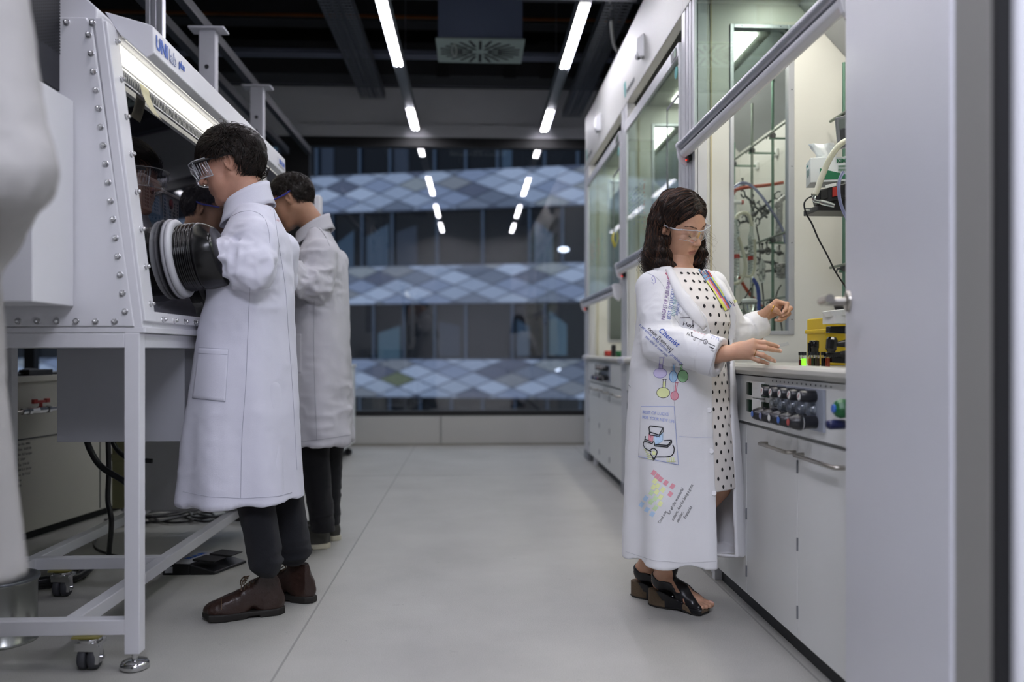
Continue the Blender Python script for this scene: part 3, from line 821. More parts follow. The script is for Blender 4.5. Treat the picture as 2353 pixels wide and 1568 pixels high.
for i, ((ax, ay), (cx, cy)) in enumerate(spots):
    p, q = A(ax, ay, 4.52), A(cx, cy, 4.6)
    t = thing('lab_clamp', 'dark metal laboratory clamp ' + names[i], 'clamp', tuple(p), 'clamps inside the middle fume hood')
    d = (q - p).normalized()
    b = MB(); b.cyl(p, q, .0065, seg=10); b.ball(p.lerp(q, .7), .016); b.build('shaft', clamp_m, t)
    b = MB(); s = Vector((0, 0, 1)).cross(d).normalized(); u = d.cross(s)
    for sg in (-1, 1):
        b.tube([p, p - d * .012 + u * sg * .018, p - d * .035 + u * sg * .018, p - d * .045 + u * sg * .008], .0045, seg=6)
    b.build('jaw', clamp_m, t)
    b = MB(); b.cyl(p.lerp(q, .7), p.lerp(q, .7) + u * .04, .004, seg=8); b.obox(p.lerp(q, .7) + u * .042, d * .011, u * .005, s * .002); b.build('thumb_screw', clamp_m, t)
# foil-wrapped column
def lumpy(b, p0, p1, r, seg=14, n=18, amp=.25, seed=0):
    pts = [Vector(p0).lerp(Vector(p1), k / n) for k in range(n + 1)]
    d, u, w = frame_axes(pts[-1] - pts[0]); rows = []
    for i, p in enumerate(pts):
        rows.append([p + (u * math.cos(a) + w * math.sin(a)) * r * (1 + amp * noise.noise(Vector((math.cos(a) * 2 + seed, math.sin(a) * 2, i * .9)))) * (0.55 if i in (0, n) else 1) for a in [2 * PI * k / seg for k in range(seg)] + [0]])
    b.grid(rows, smooth=False)
b = MB(); lumpy(b, A(1789, 560, 4.42), A(1791, 462, 4.42), .018); lumpy(b, A(1778, 475, 4.42), A(1806, 450, 4.42), .014, seed=4)
tag(b.build('foil_column', foil_m), 'column wrapped in crinkled aluminium foil behind the side pane', 'glassware')
b = MB(); lumpy(b, A(1796, 640, 4.38), A(1796, 605, 4.38), .026, amp=.5, seed=9)
tag(b.build('foil_lump', foil_m), 'crumpled foil ball at the lower right of the side pane', 'foil')
b = MB(); b.lathe(A(1751, 650, 4.4), (0, 0, 1), [(0, .004), (.01, .014), (.03, .02), (.07, .017), (.09, .02), (.12, .01), (.13, .006)], seg=16)
tag(b.build('glass_bulb', glassware), 'clear glass bulb right of the blue hose', 'glassware')
for i, (pts, lab) in enumerate([([(1738, 520), (1745, 560), (1748, 620), (1755, 700), (1752, 765)], 'thin black cable falling behind the blue hose'), ([(1795, 655), (1786, 672), (1781, 700), (1780, 765)], 'black cable bowed beside the right pane edge'), ([(1700, 700), (1715, 680), (1730, 655), (1738, 650)], 'thin black wire rising to the condenser'), ([(1770, 770), (1780, 735), (1790, 720), (1798, 765)], 'black cable loop low behind the raised hand')]):
    hose('black_cable', lab, 'cable', [A(x, y, 4.55) for x, y in pts], .004, black_pl)
t = thing('beaker', 'glass beaker behind the raised sleeve', 'beaker', tuple(A(1722, 745, 4.1)))
b = MB(); b.lathe(A(1722, 722, 4.15), (0, 0, 1), [(0, 0), (0, .035), (.07, .035), (.075, .038)], seg=20); b.build('vessel', glassware, t)
b = MB(); b.lathe(A(1722, 696, 4.15), (0, 0, 1), [(0, .036), (.012, .04), (.02, .033), (.022, 0)], seg=20); b.build('film_cover', white_lam, t)
# contents of the middle hood worktop seen low in the pane
for i, (px, hgt, m, lab) in enumerate([(1770, .09, black_pl, 'black bottle'), (1790, .06, mat('amber_bottle', '#4a2410', .2), 'small amber bottle')]):
    p = Vector((1.42 + .08 * i, 4.5, .905)); b = MB(); b.lathe(p, (0, 0, 1), [(0, 0), (0, .022), (hgt * .7, .022), (hgt * .8, .012), (hgt, .012), (hgt, 0)], seg=16)
    tag(b.build('bottle', m), lab + ' low behind the side pane frame of the middle hood', 'bottle')
# far hood worktop
for i, (px, m, r, h, lab) in enumerate([(1397, red_pl, .03, .05, 'red-capped jar'), (1410, black_pl, .02, .1, 'tall black bottle'), (1424, green_pl, .03, .05, 'green-topped flask')]):
    p = atx(px, 812, 1.12); p.z = .905; b = MB(); b.lathe(p, (0, 0, 1), [(0, 0), (0, r), (h * .9, r), (h, r * .8), (h, 0)], seg=16)
    tag(b.build('bottle', m), lab + ' on the worktop of the farthest fume hood', 'bottle')
b = MB(); p = atx(1411, 550, .985)
b.grid([[Vector((.983 - .01 * math.sin(j), p.y + .07 * (i / 4 - .5) * (1 + j * .12), p.z + .05 - .025 * j - .01 * (i % 2))) for i in range(5)] for j in range(5)])
tag(b.build('sticky_note', mat('note_yellow', '#d8c84a', .7), solid=.0008), 'crumpled yellow note stuck to the glass of the farthest fume hood', 'note')

# ------------------------------------------------------------------ things inside the nearest hood
# wipes box on a black instrument, behind the door edge
t = thing('wipes_box', 'white and green cardboard box of wipes with a tissue sticking out', 'box', tuple(A(1890, 425, 3.3)))
kb0 = A(1862, 420, 3.2); wb, hb_, db = .19, .098, .115
rz = math.radians(-14); ux = Vector((math.cos(rz), math.sin(rz), 0)); uy = Vector((-math.sin(rz), math.cos(rz), 0)) ; uz = Vector((0, 0, 1))
b = MB(); b.obox(kb0 + ux * wb / 2 + uy * db / 2 + uz * hb_ / 2, ux * wb / 2, uy * db / 2, uz * hb_ / 2); b.build('carton', mat('carton_white', '#d9dcdc', .6), t, bevel=.002)
o = kb0 - uy * .0008
b = MB(); b.prism([o + ux * .035 + uz * .01, o + ux * .155 + uz * .01, o + ux * .155 + uz * .02, o + ux * .035 + uz * .055], -uy * .0006); b.build('green_flash', mat('pack_green', '#126b45', .5), t)
b = MB(); add_text(b, 'KIMTECH', .021, o + ux * .098 + uz * .074 - uy * .001, ux, uz, weight=.0008); 
for k in range(6): b.obox(o + ux * .125 + uz * (.062 - .005 * k) - uy * .001, ux * .022, uy * .0003, uz * .0008)
b.build('lettering', mat('pack_green', '#126b45', .5), t)
b = MB(); add_text(b, 'KIMTECH', .011, kb0 - ux * .0008 + uy * (db - .02) + uz * .075, -uy, uz)
for k in range(5): b.obox(kb0 - ux * .001 + uy * .06 + uz * (.06 - .006 * k), ux * .0003, uy * .03, uz * .0008)
b.build('side_lettering', cyan, t)
b = MB(); c0 = kb0 + ux * .06 + uy * .05 + uz * hb_
b.grid([[c0 + ux * (-.035 + .07 * i / 5 + .01 * math.sin(j * 1.7)) * (1 + .12 * j) + uy * (.012 * math.sin(i * 1.8 + j)) + uz * (.022 * j) for i in range(6)] for j in range(4)]); b.build('tissue', mat('tissue', '#e4e6e6', .8), t, solid=.0006)
t = thing('power_strip', 'black multi-socket strip with red switches under the wipes box', 'power strip', tuple(A(1900, 480, 3.2)))
b = MB(); q0 = A(1870, 458, 3.16); q1 = q0 + Vector((.24, -.05, .055)); b.bar(q0, q1, .06, .055); b.build('housing', black_pl, t, bevel=.003)
dd = (q1 - q0).normalized()
for k in range(5):
    c = q0 + dd * (.025 + .045 * k) + Vector((0, -.034, .006)); b = MB(); b.obox(c, dd * .014, (0, .003, 0), (0, 0, .018)); b.build('switch', [black_mt, red_pl][k % 2] if k else black_mt, t, bevel=.001)
b = MB(); b.obox(q0 + dd * .05 + Vector((0, -.034, .034)), dd * .02, (0, .002, 0), (0, 0, .006)); b.obox(q0 + dd * .13 + Vector((0, -.034, .034)), dd * .02, (0, .002, 0), (0, 0, .006)); b.build('label_strip', white_lam, t)
t = thing('instrument_shelf', 'black sloping instrument carrying the socket strip, held on the rod', 'instrument', tuple(A(1905, 485, 3.2)))
b = MB(); w0 = A(1879, 484, 3.14); b.prism([w0, w0 + Vector((.2, 0, 0)), w0 + Vector((.2, 0, .08)), w0 + Vector((0, 0, .022))], (0, .14, 0)); b.build('housing', black_pl, t, bevel=.003)
b = MB(); b.cyl(A(1850, 481, 3.2), A(1880, 481, 3.2), .006, seg=10); b.build('glass_tip', glassware, t)
t = thing('multimeter', 'grey hand-held meter clipped upright near the door edge', 'meter', tuple(A(1930, 340, 3.2)))
m0 = A(1934, 305, 3.15); b = MB(); b.obox(m0, (.018, -.007, .004), (.005, .014, 0), (-.006, 0, .060)); b.build('body', mid_grey, t, bevel=.004)
b = MB(); b.obox(m0 + Vector((-.004, -.017, .030)), (.012, -.006, .002), (.0004, .001, 0), (-.0015, 0, .018)); b.build('screen', mat('lcd', '#5c625e', .3), t)
b = MB(); b.obox(m0 + Vector((.002, -.018, -.020)), (.012, -.006, .002), (.0004, .001, 0), (-.003, 0, .028)); b.build('keypad', dk_grey, t)
hose('milky_tube', 'thick milky tube arching down in front of the wipes box', 'tube', [A(1950, 322, 2.9), A(1936, 328, 2.9), A(1921, 343, 2.9), A(1905, 368, 2.9), A(1891, 400, 2.9), A(1880, 430, 2.9), A(1873, 448, 2.9)], .0105, tube_cl)
t = thing('glass_adapter', 'bent clear glass adapter on the end of the thick milky tube', 'glassware', tuple(A(1875, 450, 2.9)))
b = MB(); b.tube(spline([A(1874, 446, 2.9), A(1870, 456, 2.9), A(1873, 462, 2.9), A(1884, 464, 2.9)], 5), .006, seg=10); b.lathe(A(1882, 463, 2.9), A(1914, 472, 2.88) - A(1882, 463, 2.9), [(0, .006), (.01, .009), (.035, .0085), (.055, .0065)], seg=14); b.build('joint', glassware, t)
hose('black_cable', 'long thin black cable drooping from the instrument shelf down to the worktop', 'cable', [A(1868, 451, 3.2), A(1856, 456, 3.2), A(1848, 468, 3.2), A(1852, 490, 3.2), A(1866, 515, 3.2), A(1880, 548, 3.2), A(1900, 585, 3.2), A(1920, 625, 3.2), A(1945, 662, 3.2)], .0032, black_pl)
hose('clear_tube', 'clear tube hanging at the door edge below the wipes box', 'tube', [A(1938, 395, 2.9), A(1929, 415, 2.9), A(1928, 445, 2.9), A(1934, 475, 2.9), A(1950, 510, 2.9)], .006, clear_bl)
# vials on the worktop
vg = mat('vial_glass', '#eef2f0', .05, Transmission_Weight=.95, IOR=1.3, var=0)
def liq(name, h): return mat('liquid_' + name, h, .15, Transmission_Weight=.35)
def vial(px, Yv, liqm, h, label):
    p = atz(px, 843, .906); k = Yv / p.y
    p = Vector((p.x + (Yv - p.y) * (p.x / p.y), Yv, .906))
    t = thing('sample_vial', label, 'vial', tuple(p), 'sample vials in a row on the worktop')
    b = MB(); b.lathe(p + Vector((0, 0, h)), (0, 0, 1), [(0, .0072), (.033 - h, .0072), (.036 - h, .0058), (.038 - h, .0058)], seg=18); b.build('glass', vg, t)
    b = MB(); b.cyl(p, p + Vector((0, 0, h)), .0073, seg=18); b.build('liquid', liqm, t)
    b = MB(); b.cyl(p + Vector((0, 0, .037)), p + Vector((0, 0, .048)), .0082, seg=20); b.build('screw_cap', black_pl, t)
gm = emis('liquid_fluorescent', '#7ff02a', 0.55)
vial(1840.5, 2.72, liq('dark_red', '#5a1410'), .022, 'vial of dark red liquid half hidden behind the bright green vial')
vial(1847, 2.66, gm, .026, 'vial of bright fluorescent green liquid')
vial(1863, 2.74, liq('orange_brown', '#a5491c'), .026, 'vial of orange-brown liquid, second from the green one')
vial(1869, 2.68, liq('black', '#120c0a'), .028, 'vial of nearly black liquid in the middle of the row')
vial(1878, 2.66, liq('deep_brown', '#2c130a'), .028, 'vial of deep brown liquid in the middle of the row')
vial(1892, 2.70, liq('ink', '#100e10'), .028, 'vial of inky liquid left of the orange-red one')
vial(1902, 2.67, liq('orange_red', '#b3401c'), .028, 'vial of orange-red liquid at the right end')
t = thing('torch', 'stubby black cylindrical torch standing behind the vials', 'torch', tuple(atz(1872, 838, .906)))
p = Vector((1.198, 2.86, .906)); t.location = p
b = MB(); b.lathe(p, (0, 0, 1), [(0, 0), (0, .015), (.06, .015), (.062, .0165), (.085, .0165), (.088, .013), (.088, 0)], seg=20); b.build('barrel', mat('gloss_black', '#0b0b0d', .15), t)
b = MB(); b.box(p.x - .022, p.x - .017, p.y - .004, p.y + .004, p.z + .03, p.z + .08); b.build('clip', mat('gloss_black', '#0b0b0d', .15), t)
# black-knobbed stand, foam ring and yellow box at the door edge
t = thing('foam_ring', 'white ring-shaped holder with two black knobs beside the door handle', 'holder', tuple(A(1925, 740, 2.62)))
r0 = A(1940, 724, 2.7); b = MB(); b.lathe(r0, (-.12, 0, 1), [(0, .062), (.018, .068), (.02, .06), (.006, .05), (.006, 0)], seg=12, smooth=False); b.box(r0.x - .052, r0.x + .06, r0.y - .05, r0.y + .05, r0.z - .03, r0.z - .002); b.build('ring', white_lam, t)
for dx in (-.024, .018):
    b = MB(); b.cyl(r0 + Vector((dx, -.02, .014)), r0 + Vector((dx - .006, -.02, .036)), .015, seg=18); b.build('knob', black_pl, t, bevel=.001)
t = thing('yellow_box', 'yellow plastic instrument case behind the black clamps', 'case', tuple(A(1925, 830, 2.8)))
b = MB(); y0_ = Vector((aty(1896, 780, 2.86).x, 2.86, .906)); b.box(y0_.x, y0_.x + .2, 2.86, 3.02, .906, 1.075); b.box(y0_.x - .006, y0_.x + .206, 2.854, 3.026, 1.02, 1.035); b.build('case', mat('case_yellow', '#c6a813', .5), t, bevel=.004)
for i, (x, y, L, lab) in enumerate([(1906, 758, .12, 'upper black flat clamp arm in front of the yellow case'), (1912, 826, .12, 'lower black flat clamp arm lying on the worktop')]):
    p = A(x, y, 2.66); b = MB(); b.prism([p + Vector((0, 0, -.011)), p + Vector((L, 0, -.016)), p + Vector((L, 0, .014)), p + Vector((0, 0, .011))], (0, .03, 0)); tag(b.build('clamp_arm', mat('gloss_black', '#0b0b0d', .15), bevel=.003), lab, 'clamp')
t = thing('black_plug', 'black knob with ribbed cable end between the two clamp arms', 'plug', tuple(A(1910, 795, 2.6)))
b = MB(); p = A(1909, 792, 2.62); b.lathe(p + Vector((0, 0, -.024)), (0.1, 0, 1), [(0, .012), (.01, .017), (.04, .018), (.048, .012), (.048, 0)], seg=10, smooth=False); b.build('knob', mat('gloss_black', '#0b0b0d', .15), t)
b = MB(); q = p + Vector((.015, .02, .0)); b.lathe(q, (1, -.05, .08), [(0, .005), (.06, .016), (.09, .018)], seg=16); b.build('cone', black_pl, t)
b = MB(); q = p + Vector((-.01, .02, -.033)); b.lathe(q, (1, 0, .03), [(0, .007)] + [(.004 + .003 * k, .007 + .002 * (k % 2)) for k in range(16)] + [(.06, .011), (.085, .012)], seg=14); b.build('strain_relief', black_pl, t)
# ================================================================== GLOVEBOX ON ITS STAND
gbx = thing('glovebox', 'large white glovebox on a tube stand with slanted window, glove ports and lamp hood', 'glovebox', (-1.45, 3.5, 0))
Y0, Y1 = 2.52, 4.45
def sx(z): return -0.985 - 0.128 * (z - 1.02)         # slanted front plane
# body
b = MB()
b.prism([(-1.9, Y0 + .012, 1.02), (sx(1.02) - .03, Y0 + .012, 1.02), (sx(1.955) - .03, Y0 + .012, 1.955), (-1.9, Y0 + .012, 1.955)], (0, .006, 0))   # near end wall
b.box(-1.9, sx(1.02) - .03, Y0 + .012, Y1, 1.02, 1.026)                 # floor of the box
b.box(-1.9, -1.89, Y0 + .012, Y1, 1.02, 1.955)                          # back
b.box(-1.9, sx(1.955) - .03, Y0 + .012, Y1, 1.95, 1.956)
b.prism([(-1.9, Y1 - .006, 1.02), (sx(1.02) - .03, Y1 - .006, 1.02), (sx(1.955) - .03, Y1 - .006, 1.955), (-1.9, Y1 - .006, 1.955)], (0, .006, 0))
b.build('shell', white_paint, gbx, bevel=.002)
# end plate with rounded corner, bolted on
b = MB(); b.prism([(-1.9, Y0, 1.03), (sx(1.02) - .028, Y0, 1.03), (sx(1.95) - .032, Y0, 1.925), (sx(1.95) - .05, Y0, 1.953), (-1.9, Y0, 1.953)], (0, .012, 0))
b.build('end_plate', white_paint, gbx, bevel=.004, seg=3)
inner = mat('box_interior', '#2a2c34', .5)
# window frame on the slanted face: four bars leaving the pane opening
nrm = Vector((1, 0, .128)).normalized(); upv = Vector((-.128, 0, 1)).normalized()
def S(y, z, o=0.0): return Vector((sx(z), y, z)) + nrm * o
def slab(b, ya, yb, za, zb, o0, o1):
    b.prism([S(ya, za, o0), S(yb, za, o0), S(yb, zb, o0), S(ya, zb, o0)], nrm * (o1 - o0))
gy0, gy1, gz0, gz1 = 2.60, 4.33, 1.075, 1.925
b = MB()
slab(b, Y0 + .002, gy0, 1.028, 1.955, -.03, -.002); slab(b, gy1, Y1, 1.028, 1.955, -.03, -.002)
slab(b, gy0, gy1, 1.028, gz0, -.03, -.002); slab(b, gy0, gy1, gz1, 1.955, -.03, -.002)
slab(b, Y0 + .004, gy0 + .003, 1.045, 1.945, -.004, .008); slab(b, gy0, gy1 + .05, 1.045, gz0 + .003, -.004, .008); slab(b, gy1, gy1 + .05, 1.045, 1.945, -.004, .008); slab(b, gy0, gy1, gz1 - .003, 1.945, -.004, .008)
wfm = b.build('window_frame', white_paint, gbx, bevel=.003)
b = MB(); b.box(sx(1.02) - .012, sx(1.02) + .004, Y0 + .003, Y1, 1.012, 1.03); b.box(-1.9, sx(1.02), Y0 + .001, Y0 + .012, 1.012, 1.028); b.build('base_rail', white_paint, gbx, bevel=.002)
box_glass = sheet_glass('box_window', '#8c8a94', 0.20, top=.75)
b = MB(); b.quad(S(gy0, gz0), S(gy1, gz0), S(gy1, 1.79), S(gy0, 1.79)); b.build('window_pane', box_glass, gbx)
b = MB(); b.box(-1.885, -1.88, Y0 + .02, Y1 - .01, 1.03, 1.945); b.box(-1.88, -1.02, Y0 + .02, Y1 - .01, 1.027, 1.03); b.box(-1.88, -1.13, Y0 + .02, Y1 - .01, 1.94, 1.945)
b.box(-1.88, -1.03, Y1 - .013, Y1 - .008, 1.03, 1.94); b.build('liner', inner, gbx)
# lamp strip inside the top of the window; ribs below model its reflection
b = MB(); slab(b, gy0 + .002, gy1 - .002, 1.842, 1.923, -.012, -.010); 
lm_ = emis('box_lamp', '#fffdf4', 1.0); nt_ = lm_.node_tree; tc_ = nt_.nodes.new('ShaderNodeTexCoord'); vo_ = nt_.nodes.new('ShaderNodeTexNoise'); vo_.inputs['Scale'].default_value = 150
mr_ = nt_.nodes.new('ShaderNodeMapRange'); mr_.inputs[1].default_value = .35; mr_.inputs[2].default_value = .65; mr_.inputs[3].default_value = .08; mr_.inputs[4].default_value = .5
nt_.links.new(tc_.outputs['Object'], vo_.inputs['Vector']); nt_.links.new(vo_.outputs['Fac'], mr_.inputs[0]); nt_.links.new(mr_.outputs[0], nt_.nodes['Principled BSDF'].inputs['Emission Strength'])
b.build('lamp_diffuser', lm_, gbx)
b = MB(); b.box(-1.175, -1.14, Y0 + .2, Y1 - .2, 1.925, 1.935); b.build('inner_fill_glow', emis('inner_box_fill', '#f2f0ff', 9.0), gbx)  # hidden glowing strip added to light the baskets inside
b = MB()
k = gy0 + .01
while k < gy1 - .01:
    b.obox(S(k, 1.815, -.010), (0, .003, 0), upv * .02, nrm * .001); k += .0145
slab(b, gy0, gy1, 1.79, 1.842, -.016, -.014); b.build('lamp_reflection_ribs', mat('rib_reflection', '#62646c', .25), gbx)
b = MB(); slab(b, gy0, gy1, 1.787, 1.792, .002, .004); slab(b, gy0, gy1, 1.836, 1.841, .002, .004); b.build('strip_edge', mat('clear_edge', '#a6a6ac', .3), gbx)
# lamp hood above the window
prof = [(-1.13, 1.998), (-1.0, 1.962), (-.982, 1.954), (-.980, 1.872), (-1.003, 1.857), (-1.085, 1.93)]
b = MB(); b.prism([(x, 2.585, z) for x, z in prof], (0, 4.36 - 2.585, 0)); hood = b.build('lamp_hood', white_paint, gbx, bevel=.004, seg=3)
b = MB(); b.prism([(-1.006, 2.62, 1.8580), (-1.080, 2.62, 1.9240), (-1.081, 2.62, 1.9230), (-1.007, 2.62, 1.8570)], (0, 1.70, 0)); b.build('hood_lamp', emis('hood_strip', '#fffdf6', .4), hood)
b = MB(); add_text(b, 'UNI', .058, (-.9795, 2.60, 1.893), (0, 1, 0), (0, 0, 1), weight=.0018); b.build('lettering', blue_print, hood)
b = MB(); add_text(b, 'lab', .056, (-.9795, 2.712, 1.893), (0, 1, 0), (0, 0, 1), weight=.0010)
add_text(b, 'lab', .056, (-.9791, 2.712, 1.893), (0, 1, 0), (0, 0, 1), mi=1, weight=-.0008); b.build('outline_lettering', [mat('outline_blue', '#6f7fb0', .5), white_paint], hood)
b = MB(); add_text(b, 'plus', .034, (-.9795, 2.80, 1.905), (0, 1, 0), (0, 0, 1), weight=.001); b.build('small_lettering', blue_print, hood)
b = MB(); b.box(-.981, -.9765, 4.19, 4.335, 1.893, 1.93); add_text(b, 'BRAUN', .036, (-.976, 4.205, 1.899), (0, 1, 0), (0, 0, 1), mi=1, weight=.0008)
b.build('badge', [white_paint, blue_print], hood)
# roof body behind the hood
b = MB(); b.prism([(-1.9, 2.56, 1.957), (-1.14, 2.56, 1.957), (-1.14, 2.56, 1.998), (-1.32, 2.56, 2.16), (-1.9, 2.56, 2.16)], (0, 1.8, 0)); b.build('roof_housing', white_paint, gbx, bevel=.004)
# dome nuts
nut_pts = []
for k in range(19):
    z = 1.062 + (1.925 - 1.062) * k / 18 if k < 18 else None
for z in np.linspace(1.075, 1.90, 16): nut_pts.append(((sx(z) - .048, Y0, z), (0, -1, 0)))
for x in np.linspace(-1.07, -1.80, 14): nut_pts.append(((x, Y0, 1.046), (0, -1, 0)))
for x in (-1.135, -1.21, -1.28, -1.36): nut_pts.append(((x, Y0, 1.935), (0, -1, 0)))
for z in np.linspace(1.10, 1.90, 8): nut_pts.append((tuple(S(2.575, z, .008)), tuple(nrm)))
for y in np.linspace(2.66, 4.36, 18): nut_pts.append((tuple(S(y, 1.055, .008)), tuple(nrm)))
for y in np.linspace(2.62, 4.3, 5): nut_pts.append((tuple(S(y, 1.937, .008)), tuple(nrm)))
for z in np.linspace(1.10, 1.90, 6): nut_pts.append((tuple(S(4.36, z, .008)), tuple(nrm)))
proto = None
for p, ax in nut_pts:
    b = MB(); b.lathe(p, ax, [(0, .0098), (.0015, .0098), (.0018, .0082)], seg=16)
    b.lathe(Vector(p) + Vector(ax) * .0018, ax, [(0, .0078), (.006, .0078), (.0065, .0062)], seg=6, smooth=False)
    b.lathe(Vector(p) + Vector(ax) * .0078, ax, [(0, .0062), (.004, .0058), (.007, .004), (.0085, 0)], seg=14)
    b.build('dome_nut', chrome, gbx)
# antechamber box on the near end and perforated control box above it
b = MB(); b.box(-1.72, -1.187, 2.285, 2.515, 1.09, 1.70); b.build('antechamber', white_paint, gbx, bevel=.004, seg=3)
cb = MB(); cb.box(-1.65, -1.227, 2.12, 2.515, 1.728, 2.17); ctl = cb.build('control_box', mat('charcoal_metal', '#191b24', .6, .0), gbx, bevel=.003)
b = MB()
for i in range(34):
    for j in range(30):
        y = 2.165 + .0105 * i; z = 1.79 + .0092 * j + (.0046 if i % 2 else 0)
        if z > 1.79 + .05 and z < 2.05: b._add([(-1.2258, y - .0035, z), (-1.2258, y, z - .0035), (-1.2258, y + .0035, z), (-1.2258, y, z + .0035)], [(0, 1, 2, 3)])
b.build('vent_holes', black_mt, ctl)
b = MB(); b.box(-1.226, -1.2245, 2.33, 2.45, 2.035, 2.12); b.build('display', emis('blue_display', '#0a1c78', .7), ctl)
# glove ports
rub = mat('butyl_rubber', '#08080a', .24, var=.02, spec=.45)
ring_m = mat('ring_grey', '#b7b8bc', .4)
def glove_port(y, z, handl=True, length=.14, sag=.004):
    c = S(y, z, .004)
    b = MB(); b.lathe(c, nrm, [(0, .10), (0, .134), (.007, .136), (.010, .131), (.011, .112)], seg=48)
    r = b.build('glove_port', mat('flange_grey', '#8f8f94', .45), gbx)
    b = MB(); b.lathe(c, nrm, [(.009, .116), (.011, .126), (.013, .1325), (.024, .1325), (.030, .125), (.032, .116), (.028, .104)], seg=48); b.build('port_ring', ring_m, r)
    # gauntlet: ribbed collar, then a soft cone pulled towards the wearer
    rows = []; seg = 48; prof = []
    for k in range(25): prof.append((.027 + .0026 * k, .1115 + .0042 * math.cos(2 * PI * k / 5)))
    n = 14
    for k in range(n + 1):
        t = k / n; prof.append((.095 + length * .38 * t, .114 - .010 * t * t))
    for k in range(1, 8): prof.append((.095 + length * .38 + .022 * math.sin(k / 8 * 1.5), (.104) * math.cos(k / 8 * 1.2)))
    d, u, w = frame_axes(nrm)
    for i, (t, rad) in enumerate(prof):
        tt = max(0, (t - .095) / length); row = []
        for q in range(seg + 1):
            a = 2 * PI * q / seg
            dirv = u * math.cos(a) + w * math.sin(a)
            wob = 0 if i < 25 else tt * (.012 * math.cos(3 * a + 1) + .010 * noise.noise(dirv * 2.2 + Vector((y, 0, tt * 3))) + .006 * math.cos(5 * a + 4 * tt))
            fl = 1 + (tt * .10 * (-dirv.z))
            row.append(c + d * t + dirv * (rad * fl + wob) + Vector((0, 0, -sag * tt)) + d * (tt * -.03 * dirv.z))
        rows.append(row)
    b = MB(); b.grid(rows); b.build('gauntlet', rub, r)
    b = MB(); e = Vector((-1.30, y + .03, z - .09)); b.tube(spline([c - nrm * .005, c - nrm * .09 + Vector((0, 0, -.01)), (c + e) / 2 + Vector((-.05, 0, -.02)), e], 8), [.094 - .052 * min(1, k / 20) for k in range(25)], seg=20)
    for k in range(4): b.tube([e, e + Vector((-.05, .014 * (k - 1.5), -.01)), e + Vector((-.09, .018 * (k - 1.5), -.03))], [.02, .012, .009], seg=8)
    b.tube([e, e + Vector((-.02, -.035, .0)), e + Vector((-.05, -.05, -.01))], [.02, .013, .01], seg=8); b.build('inner_glove', rub, r)
GP = [(2.86, 1.268), (3.28, 1.268), (3.72, 1.268), (4.14, 1.268)]
for i, (y, z) in enumerate(GP): glove_port(y, z)
# stand
T = .045
zt, zb0, zb1 = 1.012, .108, .153
xr, xl = -.998, -1.84
stand = MB().box(xl + .004, xl + .03, 4.43, 4.43 + T - .004, .2, .21).build('stand', white_paint, gbx)
def rail(name, *q):
    return MB().box(*q).build(name, white_paint, stand, bevel=.003)
for y in (Y0, 3.28, 4.43):
    if y != 3.28: rail('leg', xr - T, xr, y, y + T, .05, zt)
    rail('leg', xl, xl + T + .012, y, y + T, .05, zt - .001)
    rail('rail', xl + T, xr - (T if y != 3.28 else .2) + .001, y + .001, y + T - .001, zb0, zb1)
    rail('rail', xl + T, xr - T + (.001 if y != 3.28 else T - .001), y + .001, y + T - .001, zt - T, zt - .0015)
rail('rail', xr - T + .001, xr - .001, Y0 + T - .001, 4.431, zt - T, zt - .001)
rail('rail', xl + .001, xl + T, Y0 + T - .001, 4.431, zt - T, zt - .001)
rail('rail', -1.235, -1.19, Y0 + T - .002, 4.432, zb0 + .001, zb1 - .001)
rail('rail', -1.74, -1.695, Y0 + T - .002, 4.432, zb0 + .001, zb1 - .001)
def caster(x, y, label=None):
    b = MB(); b.box(x - .04, x + .04, y - .035, y + .035, zb0 - .006, zb0); b.build('caster_plate', mat('yellow_zinc', '#a8a05c', .35, .7), stand)
    b = MB(); b.lathe((x, y, zb0 - .006), (0, 0, -1), [(0, .022), (.004, .034), (.014, .034), (.02, .03)], seg=20)
    b.prism([(x - .034, y - .025, .082), (x + .04, y - .025, .082), (x + .04, y - .025, .06), (x + .034, y - .025, .022), (x + .024, y - .025, .022), (x + .02, y - .025, .06), (x - .034, y - .025, .062)], (0, .004, 0))
    b.box(x - .034, x + .036, y - .03, y + .03, .076, .088)
    b.box(x + .028, x + .033, y - .012, y + .012, .022, .08); b.build('caster_fork', chrome, stand, bevel=.001)
    for s in (-.017, .013):
        b = MB(); b.lathe((x + s - .012, y + .004, .036), (1, 0, 0), [(0, .012), (0, .03), (.004, .0345), (.02, .0345), (.024, .03), (.024, .012)], seg=28); b.build('caster_wheel', rubber_gr, stand)
    b = MB(); b.cyl((x + .02, y + .004, .036), (x + .04, y + .004, .036), .006, seg=10); b.build('axle_bolt', chrome, stand)
def foot(x, y):
    b = MB(); b.cyl((x, y, .05), (x, y, .02), .009, seg=14); b.lathe((x, y, 0.002), (0, 0, 1), [(0, .038), (.004, .042), (.014, .042), (.022, .036), (.026, .012), (.026, 0)], seg=28)
    b.build('levelling_foot', chrome, stand)
    b = MB(); b.cyl((x, y, 0), (x, y, .003), .036, seg=24); b.build('foot_pad', black_pl, stand)
foot(xr - T / 2, Y0 + T / 2); foot(xr - T / 2, 4.43 + T / 2)
b = MB()
caster(-1.152, Y0 + .022); caster(-1.08, 4.45); caster(-1.6, 3.3); caster(-1.78, 4.45)
b = MB(); b.box(xl + .002, xl + T, 3.285, 3.32, 0, .05); b.build('foot_post', black_pl, stand)
b = MB(); b.box(xl + .002, xl + T, Y0 + .005, Y0 + .04, 0, .05); b.build('foot_post', black_pl, stand)
